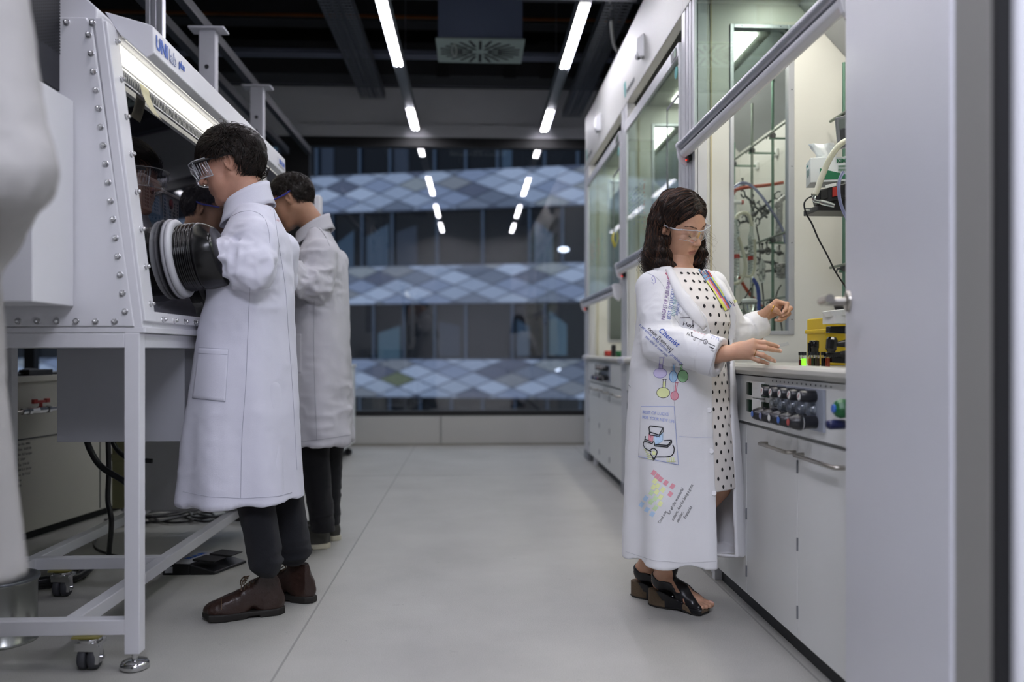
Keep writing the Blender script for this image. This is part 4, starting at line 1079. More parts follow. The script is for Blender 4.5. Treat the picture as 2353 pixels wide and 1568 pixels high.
# grey equipment box hanging below the worktop level
b = MB(); b.box(-1.475, -1.03, 3.0, 3.27, .634, .965); b.build('hanging_cabinet', grey_paint, gbx, bevel=.002, label='grey equipment housing hanging under the glovebox')

# notes and things in the box
note_m = mat('note_cream', '#c9c3a6', .7)
def note(y, z, label, w=.055, h=.075):
    rows = [[S(y + w * i / 4, z - h * j / 6, .006 + .03 * (j / 6) ** 2) for i in range(5)] for j in range(7)]
    b = MB(); b.grid(rows); o = b.build('sticky_note', note_m, solid=.0005); tag(o, label, 'note')
note(2.735, 1.828, 'cream sticky note curling off the near top of the glovebox window', .075, .105)
note(4.26, 1.80, 'yellow sticky note at the far top end of the glovebox window')
basket_m = mat('basket_plastic', '#cfc5b5', .5)
def basket(x, y, z, label, grp, tagm, text=None):
    t = thing('storage_basket', label, 'basket', (x, y, z), grp)
    w, d_, h = .1, .17, .125
    b = MB()
    for (xa, xb, ya, yb) in ((x + w / 2 - .004, x + w / 2, y, y + d_), (x - w / 2, x - w / 2 + .004, y, y + d_), (x - w / 2, x + w / 2, y, y + .004), (x - w / 2, x + w / 2, y + d_ - .004, y + d_)):
        b.box(xa, xb, ya, yb, z, z + h)
    b.box(x - w / 2, x + w / 2, y, y + d_, z, z + .004); b.box(x - w / 2 - .004, x + w / 2 + .004, y - .004, y + d_ + .004, z + h - .012, z + h); b.build('shell', basket_m, t, bevel=.001)
    b = MB()
    for i in range(11):
        for j in range(7):
            yy = y + .012 + .0138 * i; zz = z + .012 + .0125 * j
            if j > 3 and 4 <= i <= 7: continue
            b.box(x + w / 2, x + w / 2 + .0008, yy, yy + .004, zz, zz + .008)
            if i < 7: b.box(x - w / 2 + .008 + i * .013, x - w / 2 + .012 + i * .013, y - .0008, y, zz, zz + .008)
    b.build('mesh_slots', dk_grey, t)
    b = MB(); b.lathe((x + w / 2, y + d_ * .5, z + h * .68), (1, 0, 0), [(0, .02), (.002, .02), (.002, 0)], seg=16, sx=1.0); b.build('grip', tagm, t)
    if text:
        b = MB(); add_text(b, text, .012, (x + w / 2 + .001, y + .04, z + h - .011), (0, 1, 0), (0, 0, 1)); b.build('lettering', print_dk, t)
basket(-1.22, 2.98, 1.462, 'perforated cream basket with dark grip just inside the glovebox window, nearer one', 'baskets on the glovebox shelf', navy_pl, 'ORGANIC LIGANDS')
basket(-1.22, 3.172, 1.44, 'perforated cream basket with red grip just inside the glovebox window, farther one', 'baskets on the glovebox shelf', red_pl)
b = MB(); b.box(-1.29, -1.15, 2.95, 3.38, 1.426, 1.434); b.box(-1.29, -1.28, 2.96, 2.97, 1.032, 1.426); b.box(-1.29, -1.28, 3.36, 3.37, 1.032, 1.426)
tag(b.build('wire_shelf', alu_dk), 'narrow metal shelf carrying the two baskets inside the glovebox', 'shelf')
for i, (y, s, lab) in enumerate([(2.69, .038, 'larger pale stone-like lump low behind the glovebox window'), (2.76, .026, 'smaller pale lump beside the larger one low behind the glovebox window')]):
    rows = []; c = Vector((-1.055, y, 1.032 + s * .75))
    for j in range(9):
        th = PI * j / 8
        rows.append([c + Vector((math.sin(th) * math.cos(a), math.sin(th) * math.sin(a) * 1.3, math.cos(th) * .9)) * s * (1 + .35 * noise.noise(Vector((math.cos(a) * 1.5, math.sin(a) * 1.5 + i * 3, th * 1.5)))) for a in [2 * PI * k / 14 for k in range(15)]])
    b = MB(); b.grid(rows); tag(b.build('mineral_lump', mat('pale_stone', '#8f7d6c', .85, bump=.5)), lab, 'stone')
b = MB(); b.box(-1.075, -1.035, 2.86, 2.95, 1.031, 1.055); tag(b.build('green_cap_box', mat('lime_green', '#7fb52a', .5), bevel=.004), 'lime green tray low behind the glovebox window', 'tray')

# ------------------------------------------------------------------ furniture and equipment behind the glovebox
cab_m = mat('cabinet_cream', '#a9a79c', .5, var=.02)
t = thing('base_cabinet', 'cream steel cabinet with printed table, behind the stand at left', 'cabinet', (-2.5, 4.6, 0))
pA, pB = Vector((-2.34, 3.55, 0)), Vector((-1.98, 5.7, 0)); dv = (pB - pA).normalized(); nv = Vector((-dv.y, dv.x, 0))
L = (pB - pA).length
b = MB(); b.prism([pA + Vector((0, 0, .05)), pB + Vector((0, 0, .05)), pB + nv * .55 + Vector((0, 0, .05)), pA + nv * .55 + Vector((0, 0, .05))], (0, 0, .75)); b.build('body', cab_m, t, bevel=.003)
b = MB(); b.prism([pA - dv * .01 - nv * .012 + Vector((0, 0, .80)), pB + dv * .01 - nv * .012 + Vector((0, 0, .80)), pB + dv * .01 + nv * .56 + Vector((0, 0, .80)), pA - dv * .01 + nv * .56 + Vector((0, 0, .80))], (0, 0, .03)); b.build('counter', mat('counter_light', '#b8b6aa', .4), t, bevel=.003)
b = MB(); b.prism([pA - nv * .004 + Vector((0, 0, .515)), pB - nv * .004 + Vector((0, 0, .515)), pB + Vector((0, 0, .515)), pA + Vector((0, 0, .515))], (0, 0, .006)); b.prism([pA + dv * 1.28 - nv * .003 + Vector((0, 0, .06)), pA + dv * 1.286 - nv * .003 + Vector((0, 0, .06)), pA + dv * 1.286 + Vector((0, 0, .06)), pA + dv * 1.28 + Vector((0, 0, .06))], (0, 0, .45)); b.build('door_gap', dk_grey, t)
b = MB(); rt = ['Ser-No  4002', 'Date  12.07.20', 'Art  8.2 bar/psi', 'T  230V', 'Typ  T10-50', 'kW 2.4  50 Hz', 'Set  30  T 2.2', 'Gas', 'Qty']
for k, s_ in enumerate(rt): add_text(b, s_, .016, pA + dv * .62 - nv * .005 + Vector((0, 0, .49 - .025 * k)), dv, (0, 0, 1))
b.build('printed_table', print_dk, t)
b = MB(); b.prism([pA + dv * .05 + nv * .05, pB - dv * .05 + nv * .05, pB - dv * .05 + nv * .5, pA + dv * .05 + nv * .5], (0, 0, .05)); b.build('plinth', black_mt, t)
# cables on the counter
rr = random.Random(5)
for i, (u0, u1, lab) in enumerate([(.1, .8, 'near end of the cream counter'), (.5, 1.3, 'middle of the cream counter'), (.7, 1.6, 'far half of the cream counter')]):
    pts = [pA + dv * (u0 + (u1 - u0) * k / 6) + nv * (.06 + .05 * rr.random()) + Vector((0, 0, .836 + .03 * rr.random() * (k % 2))) for k in range(7)]
    hose('black_cable', 'loose black cable on the ' + lab, 'cable', pts, .006, black_pl)
b = MB(); b.obox(pA + dv * .85 + nv * .07 + Vector((0, 0, .845)), dv * .09, nv * .03, (0, 0, .015)); tag(b.build('adapter_block', black_pl, bevel=.003), 'flat black power adapter among the cables on the cream counter', 'adapter')
# ball valve and pipe on the cabinet front
t = thing('ball_valve', 'small pipe valve with red butterfly handle on a bent steel pipe', 'valve', (-2.1, 4.1, .66))
v0 = pA + dv * .60 - nv * .05; zz = .66
b = MB(); b.tube(spline([v0 - dv * .42 + nv * .045 + Vector((0, 0, .45)), v0 - dv * .28 + Vector((0, 0, .49)), v0 - dv * .22 + Vector((0, 0, .58)), v0 - dv * .17 + Vector((0, 0, .65)), v0 + Vector((0, 0, zz))], 8), .011, seg=12); b.build('bent_pipe', steel, t)
b = MB(); b.lathe(v0 + Vector((0, 0, zz)), dv, [(-.01, .015), (.03, .015), (.03, .019), (.05, .019), (.05, .015), (.10, .019), (.15, .019), (.15, .015), (.17, .015), (.17, .02), (.19, .02), (.19, .012), (.26, .012)], seg=8, smooth=False); b.build('valve_body', chrome, t)
b = MB(); c0 = v0 + dv * .125 + Vector((0, 0, zz)); b.cyl(c0, c0 + Vector((0, 0, .035)), .008, seg=10); b.obox(c0 + Vector((0, 0, .042)), dv * .05, nv * .006, (0, 0, .007)); b.obox(c0 + dv * .045 + Vector((0, 0, .045)), dv * .014, nv * .008, (0, 0, .011)); b.obox(c0 - dv * .045 + Vector((0, 0, .045)), dv * .014, nv * .008, (0, 0, .011)); b.build('butterfly_handle', red_pl, t, bevel=.002)
# lower grey cabinet behind
b = MB(); b.box(-1.66, -1.12, 4.2, 4.42, .16, .70); tag(b.build('floor_cabinet', mat('grey_cab', '#b2b2b4', .5), bevel=.003), 'grey cabinet standing on the far end of the glovebox stand', 'cabinet')
b = MB(); b.box(-1.82, -1.68, 4.25, 4.42, .16, .6); b.box(-1.82, -1.68, 4.24, 4.25, .4, .44); tag(b.build('vacuum_pump', mat('pump_cream', '#8f8c66', .5), bevel=.01), 'cream pump unit in the gap beside the grey cabinet', 'pump')
# far white cabinet row beyond the second person
t = thing('low_cabinet', 'low white cabinet row at the far end of the aisle, left side', 'cabinet', (-1.4, 7.1, 0))
b = MB(); b.box(-1.75, -1.11, 6.45, 7.80, .1, .80); b.build('body', white_lam, t, bevel=.003)
b = MB(); b.box(-1.77, -1.10, 6.43, 7.82, .80, .83); b.build('top', white_lam, t, bevel=.003)
for y in (6.47, 6.9, 7.35): 
    b = MB(); b.box(-1.11, -1.105, y, y + .42, .12, .78); b.build('door', white_lam, t, bevel=.001)
b = MB(); b.box(-1.7, -1.16, 6.5, 7.75, 0.02, .1); b.build('plinth', black_mt, t)
b = MB()
for y in (6.6, 7.6): b.cyl((-1.14, y - .01, .03), (-1.14, y + .02, .03), .03, seg=16)
b.build('caster_wheel', black_pl, t)
b = MB(); b.box(-1.3, -1.2, 6.46, 6.56, .83, .9); tag(b.build('small_box', mat('grey_box', '#77787a', .6), bevel=.003), 'small grey box on the far low white cabinet', 'box')
b = MB(); p = aty(728, 468, 4.75); b.box(p.x - .03, p.x + .025, 4.72, 4.8, 1.0, p.z + .045); tag(b.build('wall_bracket_post', white_paint, bevel=.01), 'white upright bracket behind the second person\'s neck', 'bracket')

# foot pedal
t = thing('foot_pedal', 'black double foot pedal with grey top plate on the floor under the stand', 'pedal', (-.95, 3.55, 0))
q = [atz(372, 1323, 0), atz(492, 1323, 0)]
x0, x1 = q[0].x, q[1].x; yy = q[0].y
e = Vector((.42, 1, 0)).normalized() * .21
P0 = Vector((x0, yy, 0)); P1 = Vector((x1, yy, 0))
b = MB(); b.prism([P0, P0 + Vector((.115, 0, 0)), P0 + Vector((.115, 0, .045)), P0 + Vector((0, 0, .052))], e); b.prism([P0 + Vector((.115, 0, 0)), P1, P1 + Vector((0, 0, .012)), P0 + Vector((.115, 0, .045))], e); b.build('base', black_pl, t, bevel=.004)
b = MB(); b.prism([P0 + Vector((0, 0, .053)), P0 + Vector((.115, 0, .046)), P0 + Vector((.115, 0, .050)), P0 + Vector((0, 0, .057))], e); pl = b.build('top_plate', grey_paint, t, bevel=.002)
b = MB(); add_text(b, 'BRAUN', .035, P0 + e * .3 + Vector((.07, 0, .0545)), e, Vector((-1, 0, .06)), weight=.001); b.build('lettering', blue_print, pl)
for k in range(2):
    f_ = e * (.06 + .5 * k); g_ = e * .4
    b = MB(); b.prism([P0 + f_ + Vector((.118, 0, .056)), P0 + f_ + Vector((.205, 0, .048)), P0 + f_ + Vector((.215, 0, .054)), P0 + f_ + Vector((.118, 0, .066))], g_); b.build('pedal', black_mt, t, bevel=.003)
b = MB(); b.box(x0 + .012, x0 + .045, yy - .0008, yy, .01, .036); b.build('rating_label', grey_paint, t)
hose('black_cable', 'cable running from the foot pedal under the stand', 'cable', [(x0 + .05, yy + .15, .02), (x0 - .05, yy + .25, .006), (x0 - .25, yy + .28, .006), (x0 - .5, yy + .5, .006), (x0 - .65, yy + .9, .006)], .005, black_pl)
# hose coil on the floor
hc = atz(110, 1335, 0)
pts = []
for k in range(70):
    a = 2 * PI * k / 24 ; r_ = .2 + .012 * (k // 24)
    pts.append((hc.x - .06 + r_ * 1.0 * math.cos(a), hc.y + r_ * .85 * math.sin(a), .02 + .012 * (k // 24)))
b = MB(); b.tube(pts, .016, seg=10); tag(b.build('hose_coil', black_pl), 'coil of thick black hose lying on the floor near the metal can', 'hose')
# metal can at the lower left
t = thing('metal_can', 'round tin can with dark lid at the lower left corner under the stand', 'can', (-1.52, 2.84, 0))
cpos = atz(-24, 1490, 0); cx, cy = cpos.x, cpos.y + .07; t.location = (cx, cy, 0)
b = MB(); b.lathe((cx, cy, 0), (0, 0, 1), [(0, 0), (0, .108), (.006, .110), (.01, .104), (.19, .104), (.194, .108), (.202, .108)], seg=40); b.build('shell', mat('tinplate', '#b2b4b0', .25, .9), t)
b = MB(); b.lathe((cx, cy, .202), (0, 0, 1), [(0, .112), (.008, .112), (.01, .106), (.006, .095), (.003, .09), (.004, 0)], seg=40); b.build('lid', mat('lid_grey', '#6d7074', .35, .7), t)
# hanging cables under the box and on the floor
hose('black_hose', 'thick black hose hanging in a curve below the grey housing', 'hose', [A(195, 1000, 3.6), A(210, 1040, 3.6), A(235, 1075, 3.6), A(290, 1110, 3.6), A(330, 1150, 3.6)], .013, black_pl)
hose('black_hose', 'straight black hose dropping below the grey housing to the floor', 'hose', [A(248, 1000, 3.7), A(250, 1080, 3.7), A(248, 1150, 3.7), A(256, 1200, 3.7), atz(250, 1275, .012)], .011, black_pl)
hose('black_hose', 'short black hose behind the near leg of the stand', 'hose', [A(252, 1000, 3.8), A(270, 1035, 3.8), A(300, 1055, 3.8), A(350, 1060, 3.8)], .011, black_pl)
for i in range(7):
    pts = [(-2.05 + .02 * i + rr.uniform(-.03, .03) + .11 * k, 4.75 + .12 * math.sin(k * 1.3 + i) + rr.uniform(-.05, .05), .012 + .012 * (i % 3)) for k in range(9)]
    hose('floor_cable', 'black cable in the tangled heap on the floor behind the stand', 'cable', pts, .007, black_pl)['group'] = 'tangled floor cables'
# ================================================================== IMPLICIT-SURFACE SCULPTING (bodies and clothes)
f32 = np.float32
def V(*a): return np.array(a, dtype=np.float64)
def npv(v): return np.array([v[0], v[1], v[2]], dtype=np.float64)
def d_cone(P, a, b, ra, rb):
    a = npv(a); b = npv(b); ab = b - a; L = max(float(ab @ ab), 1e-12)
    q = P - a; t = np.clip((q @ ab) / L, 0, 1)
    return np.sqrt(((q - t[:, None] * ab) ** 2).sum(1)) - (ra + (rb - ra) * t)
def d_ell(P, c, r, M=None):
    q = P - npv(c)
    if M is not None: q = q @ M                     # columns of M are the ellipsoid's axes
    r = np.array(r, dtype=np.float64)
    k0 = np.sqrt(((q / r) ** 2).sum(1)); k1 = np.sqrt(((q / (r * r)) ** 2).sum(1))
    return k0 * (k0 - 1) / np.maximum(k1, 1e-9)
def smin(a, b, k):
    h = np.clip(0.5 + 0.5 * (b - a) / k, 0, 1)
    return b + (a - b) * h - k * h * (1 - h)
def smax(a, b, k): return -smin(-a, -b, k)
def chain(P, pts, rs, k=0.01):
    d = None
    for i in range(len(pts) - 1):
        e = d_cone(P, pts[i], pts[i + 1], rs[i], rs[i + 1])
        d = e if d is None else smin(d, e, k)
    return d
def axes_np(f, u):
    f = npv(f); f /= np.linalg.norm(f); u = npv(u); u = u - f * (f @ u); u /= np.linalg.norm(u)
    return np.stack([f, np.cross(u, f), u], 1)     # columns: forward, left, up

def nets(fn, lo, hi, h):
    """surface nets over the box lo..hi with cell h; only blocks near the surface are evaluated finely"""
    lo = np.array(lo, float); hi = np.array(hi, float); B = 4
    n = np.ceil((hi - lo) / (h * B)).astype(int) + 1
    def pts(idx, step): return lo + idx * step
    ci = np.stack(np.meshgrid(*[np.arange(k) for k in n], indexing='ij'), -1).reshape(-1, 3)
    cd = fn(pts(ci + 0.5, h * B) - h * 0.5)
    near = np.abs(cd) < h * B * 1.5
    N = n * B
    G = np.repeat(np.repeat(np.repeat(np.where(cd > 0, 1.0, -1.0).reshape(n), B, 0), B, 1), B, 2).astype(f32)
    m = np.repeat(np.repeat(np.repeat(near.reshape(n), B, 0), B, 1), B, 2)
    idx = np.argwhere(m)
    vals = np.empty(len(idx), f32); S = 400000
    for i in range(0, len(idx), S): vals[i:i + S] = fn(pts(idx[i:i + S], h))
    G[m] = vals
    ins = G < 0
    c = np.zeros(tuple(N - 1), np.int8)
    offs = [(x, y, z) for x in (0, 1) for y in (0, 1) for z in (0, 1)]
    for (x, y, z) in offs: c += ins[x:N[0] - 1 + x, y:N[1] - 1 + y, z:N[2] - 1 + z]
    act = (c > 0) & (c < 8); cells = np.argwhere(act)
    vid = -np.ones(tuple(N - 1), np.int32); vid[act] = np.arange(len(cells))
    acc = np.zeros((len(cells), 3)); cnt = np.zeros(len(cells))
    ed = [(a, b) for a in range(8) for b in range(a + 1, 8) if sum(abs(offs[a][k] - offs[b][k]) for k in range(3)) == 1]
    gv = [G[cells[:, 0] + o[0], cells[:, 1] + o[1], cells[:, 2] + o[2]] for o in offs]
    for a, b in ed:
        s = (gv[a] < 0) != (gv[b] < 0)
        t = np.where(s, gv[a] / np.where(s, gv[a] - gv[b], 1), 0)
        oa = np.array(offs[a], float); ob = np.array(offs[b], float)
        acc += np.where(s[:, None], oa + (ob - oa) * t[:, None], 0); cnt += s
    verts = lo + (cells + acc / cnt[:, None]) * h
    faces = []
    for ax in range(3):
        o = [0, 0, 0]; o[ax] = 1
        A_ = ins[:N[0] - o[0], :N[1] - o[1], :N[2] - o[2]]; B_ = ins[o[0]:, o[1]:, o[2]:]
        ch = np.argwhere(A_ != B_)
        u, w = (ax + 1) % 3, (ax + 2) % 3
        ok = (ch[:, u] > 0) & (ch[:, w] > 0) & (ch[:, u] < N[u] - 1) & (ch[:, w] < N[w] - 1)
        ch = ch[ok]; q = []
        for du, dw in ((0, 0), (-1, 0), (-1, -1), (0, -1)):
            k = ch.copy(); k[:, u] += du; k[:, w] += dw; q.append(vid[k[:, 0], k[:, 1], k[:, 2]])
        q = np.stack(q, 1); flip = A_[ch[:, 0], ch[:, 1], ch[:, 2]]
        q[~flip] = q[~flip][:, ::-1]
        faces.append(q[(q >= 0).all(1)])
    faces = np.concatenate(faces)
    return verts, faces

def np_normals(v, f):
    n = np.cross(v[f[:, 2]] - v[f[:, 0]], v[f[:, 3]] - v[f[:, 1]])
    out = np.zeros_like(v)
    for k in range(4): np.add.at(out, f[:, k], n)
    return out / np.maximum(np.linalg.norm(out, axis=1, keepdims=True), 1e-12)
def relax(v, f, it=2, lam=0.5):
    e = np.concatenate([f[:, [0, 1]], f[:, [1, 2]], f[:, [2, 3]], f[:, [3, 0]]])
    for _ in range(it):
        s = np.zeros_like(v); c = np.zeros(len(v))
        np.add.at(s, e[:, 0], v[e[:, 1]]); np.add.at(c, e[:, 0], 1)
        v = v + lam * (s / np.maximum(c, 1)[:, None] - v)
    return v
# cheap vectorised value noise for cloth
_rs = np.random.RandomState(7); _tab = _rs.rand(32768).astype(f32) * 2 - 1
def vnoise(P):
    i = np.floor(P).astype(np.int64); f = P - i; f = f * f * (3 - 2 * f)
    def hsh(x, y, z): return _tab[((x * 73856093) ^ (y * 19349663) ^ (z * 83492791)) & 32767]
    r = 0
    for dx in (0, 1):
        for dy in (0, 1):
            for dz in (0, 1):
                w = (f[:, 0] if dx else 1 - f[:, 0]) * (f[:, 1] if dy else 1 - f[:, 1]) * (f[:, 2] if dz else 1 - f[:, 2])
                r = r + w * hsh(i[:, 0] + dx, i[:, 1] + dy, i[:, 2] + dz)
    return r
def ridge(P): return 1 - 2 * np.abs(vnoise(P))

def np_obj(name, v, f, mats, parent=None, mi=None, smooth=True):
    off = npv(worldoff(parent)) if parent else np.zeros(3)
    me = bpy.data.meshes.new(name)
    v = v - off
    me.vertices.add(len(v)); me.vertices.foreach_set('co', v.astype(f32).ravel())
    me.loops.add(f.size); me.loops.foreach_set('vertex_index', f.astype(np.int32).ravel())
    me.polygons.add(len(f)); me.polygons.foreach_set('loop_start', np.arange(0, f.size, f.shape[1], dtype=np.int32))
    if not isinstance(mats, (list, tuple)): mats = [mats]
    for m in mats: me.materials.append(m)
    if mi is not None: me.polygons.foreach_set('material_index', mi.astype(np.int32))
    me.polygons.foreach_set('use_smooth', np.full(len(f), smooth))
    me.update(calc_edges=True); me.validate()
    o = bpy.data.objects.new(name, me); COL.objects.link(o)
    if parent: o.parent = parent
    return o
def join_extra(o, mb, mats):
    """append the pieces collected in mb to object o's mesh (drawings, stitched lines)"""
    me = o.data; base = len(me.materials)
    for m in mats: me.materials.append(m)
    bm = bmesh.new(); bm.from_mesh(me); off = worldoff(o)
    vs = [bm.verts.new(Vector(p) - off) for p in mb.v]
    for f, sm, mi in zip(mb.f, mb.sm, mb.mi):
        try: q = bm.faces.new([vs[i] for i in f]); q.material_index = base + mi; q.smooth = sm
        except ValueError: pass
    bm.to_mesh(me); bm.free()
def bvh_of(o):
    off = worldoff(o); me = o.data
    co = np.empty(len(me.vertices) * 3, f32); me.vertices.foreach_get('co', co)
    co = co.reshape(-1, 3) + npv(off)
    return BVHTree.FromPolygons(co.tolist(), [tuple(p.vertices) for p in me.polygons])

def loft_fn(keys, fwd, ctr):
    """keys rows: z, cf, cl, a (half depth), b (half width), power. fwd: 2-D facing direction, ctr: (x, y)"""
    K = np.array(keys, float); K = K[K[:, 0].argsort()]
    fwd = np.array(fwd, float)[:2]; fwd /= np.linalg.norm(fwd); lft = np.array([-fwd[1], fwd[0]]); ctr = np.array(ctr, float)
    def prm(z):
        zz = np.clip(z, K[0, 0], K[-1, 0])
        return [np.interp(zz, K[:, 0], K[:, j]) for j in range(1, 6)]
    def fn(P, grow=0.0, want=False):
        q = P[:, :2] - ctr; qf = q @ fwd; ql = q @ lft
        cf, cl, a, b, pw = prm(P[:, 2]); a = a + grow; b = b + grow
        x = (qf - cf) / a; y = (ql - cl) / b
        r = (np.abs(x) ** pw + np.abs(y) ** pw) ** (1 / pw)
        d = (r - 1) * np.minimum(a, b) * 0.9
        d = np.maximum(d, np.maximum(K[0, 0] - P[:, 2], P[:, 2] - K[-1, 0]))
        if want: return d, np.arctan2(y, x), qf - cf, ql - cl
        return d
    return fn

# ------------------------------------------------------------------ head
def head_fn(P, C, M, s=1.0, fem=False, neck_to=None, neck_r=.056):
    """head around ear-centre C; M columns forward/left/up"""
    q = (P - npv(C)) @ M / s
    d = d_ell(q, (-.012, 0, .036), (.096, .076, .089))
    d = smin(d, d_ell(q, (.030, 0, .014), (.064, .062, .088)), .02)
    d = smin(d, d_ell(q, (.030, 0, -.050), (.054, .050 if fem else .052, .056)), .02)
    d = smin(d, d_ell(q, (.060, 0, -.060), (.030, .036, .038)), .02)
    for sg in (-1, 1):
        d = smin(d, d_cone(q, (-.004, sg * .052, -.040), (.055, sg * (.018 if fem else .024), -.098), .020, .016), .024)
        d = smin(d, d_ell(q, (.054, sg * .038, -.016), (.028, .025, .024)), .02)
        d = smin(d, d_ell(q, (.048, sg * .034, -.050), (.028, .024, .030)), .02)
        if fem: d = smin(d, d_cone(q, (.076, sg * .040, .031), (.083, sg * .014, .030), .006, .008), .016)
        else: d = smin(d, d_cone(q, (.079, sg * .042, .030), (.088, sg * .012, .031), .007, .009), .014)
    d = smin(d, d_ell(q, (.070, 0, -.106), (.017, .018, .014)), .018)
    for sg in (-1, 1):
        d = smax(d, -d_ell(q, (.102, sg * .033, .010), (.017, .017, .012)), .016)
        d = smin(d, d_ell(q, (.0735, sg * .032, .008), (.0145, .0150, .0125)), .004)
    nz = .106 if fem else .110
    d = smin(d, d_cone(q, (.086, 0, .024), (nz - .002, 0, -.020), .0080, .0090), .012)
    d = smin(d, d_ell(q, (nz + .001, 0, -.026), (.0105, .0098, .0090)), .008)
    for sg in (-1, 1):
        d = smin(d, d_ell(q, (.095, sg * .0130, -.030), (.0105, .0068, .0072)), .006)
    d = smin(d, d_ell(q, (.0860, 0, -.0585), (.0085, .0220, .0052)), .006)
    d = smin(d, d_ell(q, (.0840, 0, -.0700), (.0085, .0185, .0058)), .006)
    d = smax(d, -d_ell(q, (.0975, 0, -.0642), (.010, .024, .0011)), .003)
    ears = None
    for sg in (-1, 1):
        Rm = axes_np((1, sg * .30, -.12), (.10, sg * .22, 1))
        e = d_ell(q, (-.010, sg * .0790, .000), (.0175, .0065, .031), Rm)
        e = smin(e, d_ell(q, (-.006, sg * .0740, -.004), (.010, .008, .020), Rm), .006)
        e = smax(e, -d_ell(q, (-.005, sg * .0875, .006), (.0105, .0095, .020), Rm), .003)
        e = smin(e, d_ell(q, (.001, sg * .0800, -.006), (.0045, .006, .008), Rm), .004)
        ears = e if ears is None else np.minimum(ears, e)
    d = smin(d, ears, .006)
    d = d * s
    if neck_to is not None:
        a = npv(C) + M @ V(-.030, 0, -.050) * s; b = npv(neck_to)
        d = smin(d, d_cone(P, a, b, neck_r, neck_r * 1.08), .03)
    return d
def head_region(q):
    """0 skin, 1 lips for points in head coordinates"""
    lip = (((q[:, 0] - .092) / .018) ** 2 + (q[:, 1] / .0220) ** 2 + ((q[:, 2] + .0640) / .0100) ** 2 < 1)
    return lip.astype(int)

def strands_obj(name, items, mats, parent, seg=3):
    """items: list of (points Nx3, radius, material index)"""
    vs = []; fs = []; mi = []; o = 0
    for pts, r, m in items:
        pts = np.asarray(pts, float); n = len(pts)
        tg = np.gradient(pts, axis=0); tg /= np.maximum(np.linalg.norm(tg, axis=1, keepdims=True), 1e-9)
        ref = np.array([.3, .2, .93]); u = np.cross(tg, ref); u /= np.maximum(np.linalg.norm(u, axis=1, keepdims=True), 1e-9); w = np.cross(tg, u)
        rr_ = r * np.sqrt(np.clip(1 - (np.linspace(0, 1, n)) ** 3, .03, 1))
        for k in range(seg):
            a = 2 * PI * k / seg; vs.append(pts + (u * math.cos(a) + w * math.sin(a)) * rr_[:, None])
        i = np.arange(n - 1)
        for k in range(seg):
            a0 = o + k * n; b0 = o + ((k + 1) % seg) * n
            fs.append(np.stack([a0 + i, b0 + i, b0 + i + 1, a0 + i + 1], 1)); mi.append(np.full(n - 1, m))
        o += seg * n
    return np_obj(name, np.concatenate(vs), np.concatenate(fs), mats, parent, np.concatenate(mi))
# ================================================================== PEOPLE
def skin_mat(name, col, red='#b5664f'):
    m = mat(name, col, .46, var=.09, scale=55, bump=.2, bscale=700)
    b = m.node_tree.nodes['Principled BSDF']
    b.inputs['Subsurface Weight'].default_value = .12
    b.inputs['Subsurface Radius'].default_value = (.9, .35, .2)
    b.inputs['Subsurface Scale'].default_value = .006
    return m
skin_a = skin_mat('skin_fair', '#b98a74'); skin_b = skin_mat('skin_tan', '#a0765c'); skin_w = skin_mat('skin_woman', '#c4977c')
lip_m = mat('lips', '#a8705f', .42); nail_m = mat('nails', '#e6bcae', .2)
hair_d = mat('hair_dark', '#15100d', .55, var=.3, scale=40, spec=.3); hair_m = mat('hair_brown', '#211610', .5, var=.3, scale=40, spec=.3); hair_l = mat('hair_lighter', '#523321', .48, var=.3, scale=40, spec=.35)
def cloth_mat(name, col, rough=.85, bump=.25):
    m = mat(name, col, rough, var=.015, scale=12, bump=bump, bscale=700, spec=.2)
    b = m.node_tree.nodes['Principled BSDF']; b.inputs['Sheen Weight'].default_value = .08
    return m
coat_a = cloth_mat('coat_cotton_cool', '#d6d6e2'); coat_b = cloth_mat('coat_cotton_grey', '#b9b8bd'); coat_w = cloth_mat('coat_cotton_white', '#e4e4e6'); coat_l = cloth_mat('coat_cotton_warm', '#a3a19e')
seam_a = mat('seam_thread', '#a4a4b4', .9); jeans_m = cloth_mat('black_denim', '#1b1c21', .8, .5); trous_m = cloth_mat('black_trousers', '#0e0e11', .8, .3)
leather = mat('brown_leather', '#31201a', .33, var=.35, scale=14, bump=.2, bscale=160); leather_d = mat('dark_leather', '#241611', .4, var=.2, bump=.2)
sole_d = mat('dark_sole', '#17130f', .7); lace_m = mat('lace_brown', '#4a3826', .8)
clear_pl = mat('clear_plastic', '#eef0f4', .06, Transmission_Weight=.96, IOR=1.15, var=0)
lens_m = sheet_glass('goggle_lens', '#f8f8fa', .05, top=.25)
edge_cl = mat('clear_edge_plastic', '#e4e6ec', .15, Transmission_Weight=.6, IOR=1.2)

def add_mesh(parts, v, f, mi=0):
    o = sum(len(p[0]) for p in parts); parts.append((v, f + o, np.full(len(f), mi) if np.isscalar(mi) else mi))
def merged(name, parts, mats, parent=None):
    return np_obj(name, np.concatenate([p[0] for p in parts]), np.concatenate([p[1] for p in parts]), mats, parent, np.concatenate([p[2] for p in parts]))

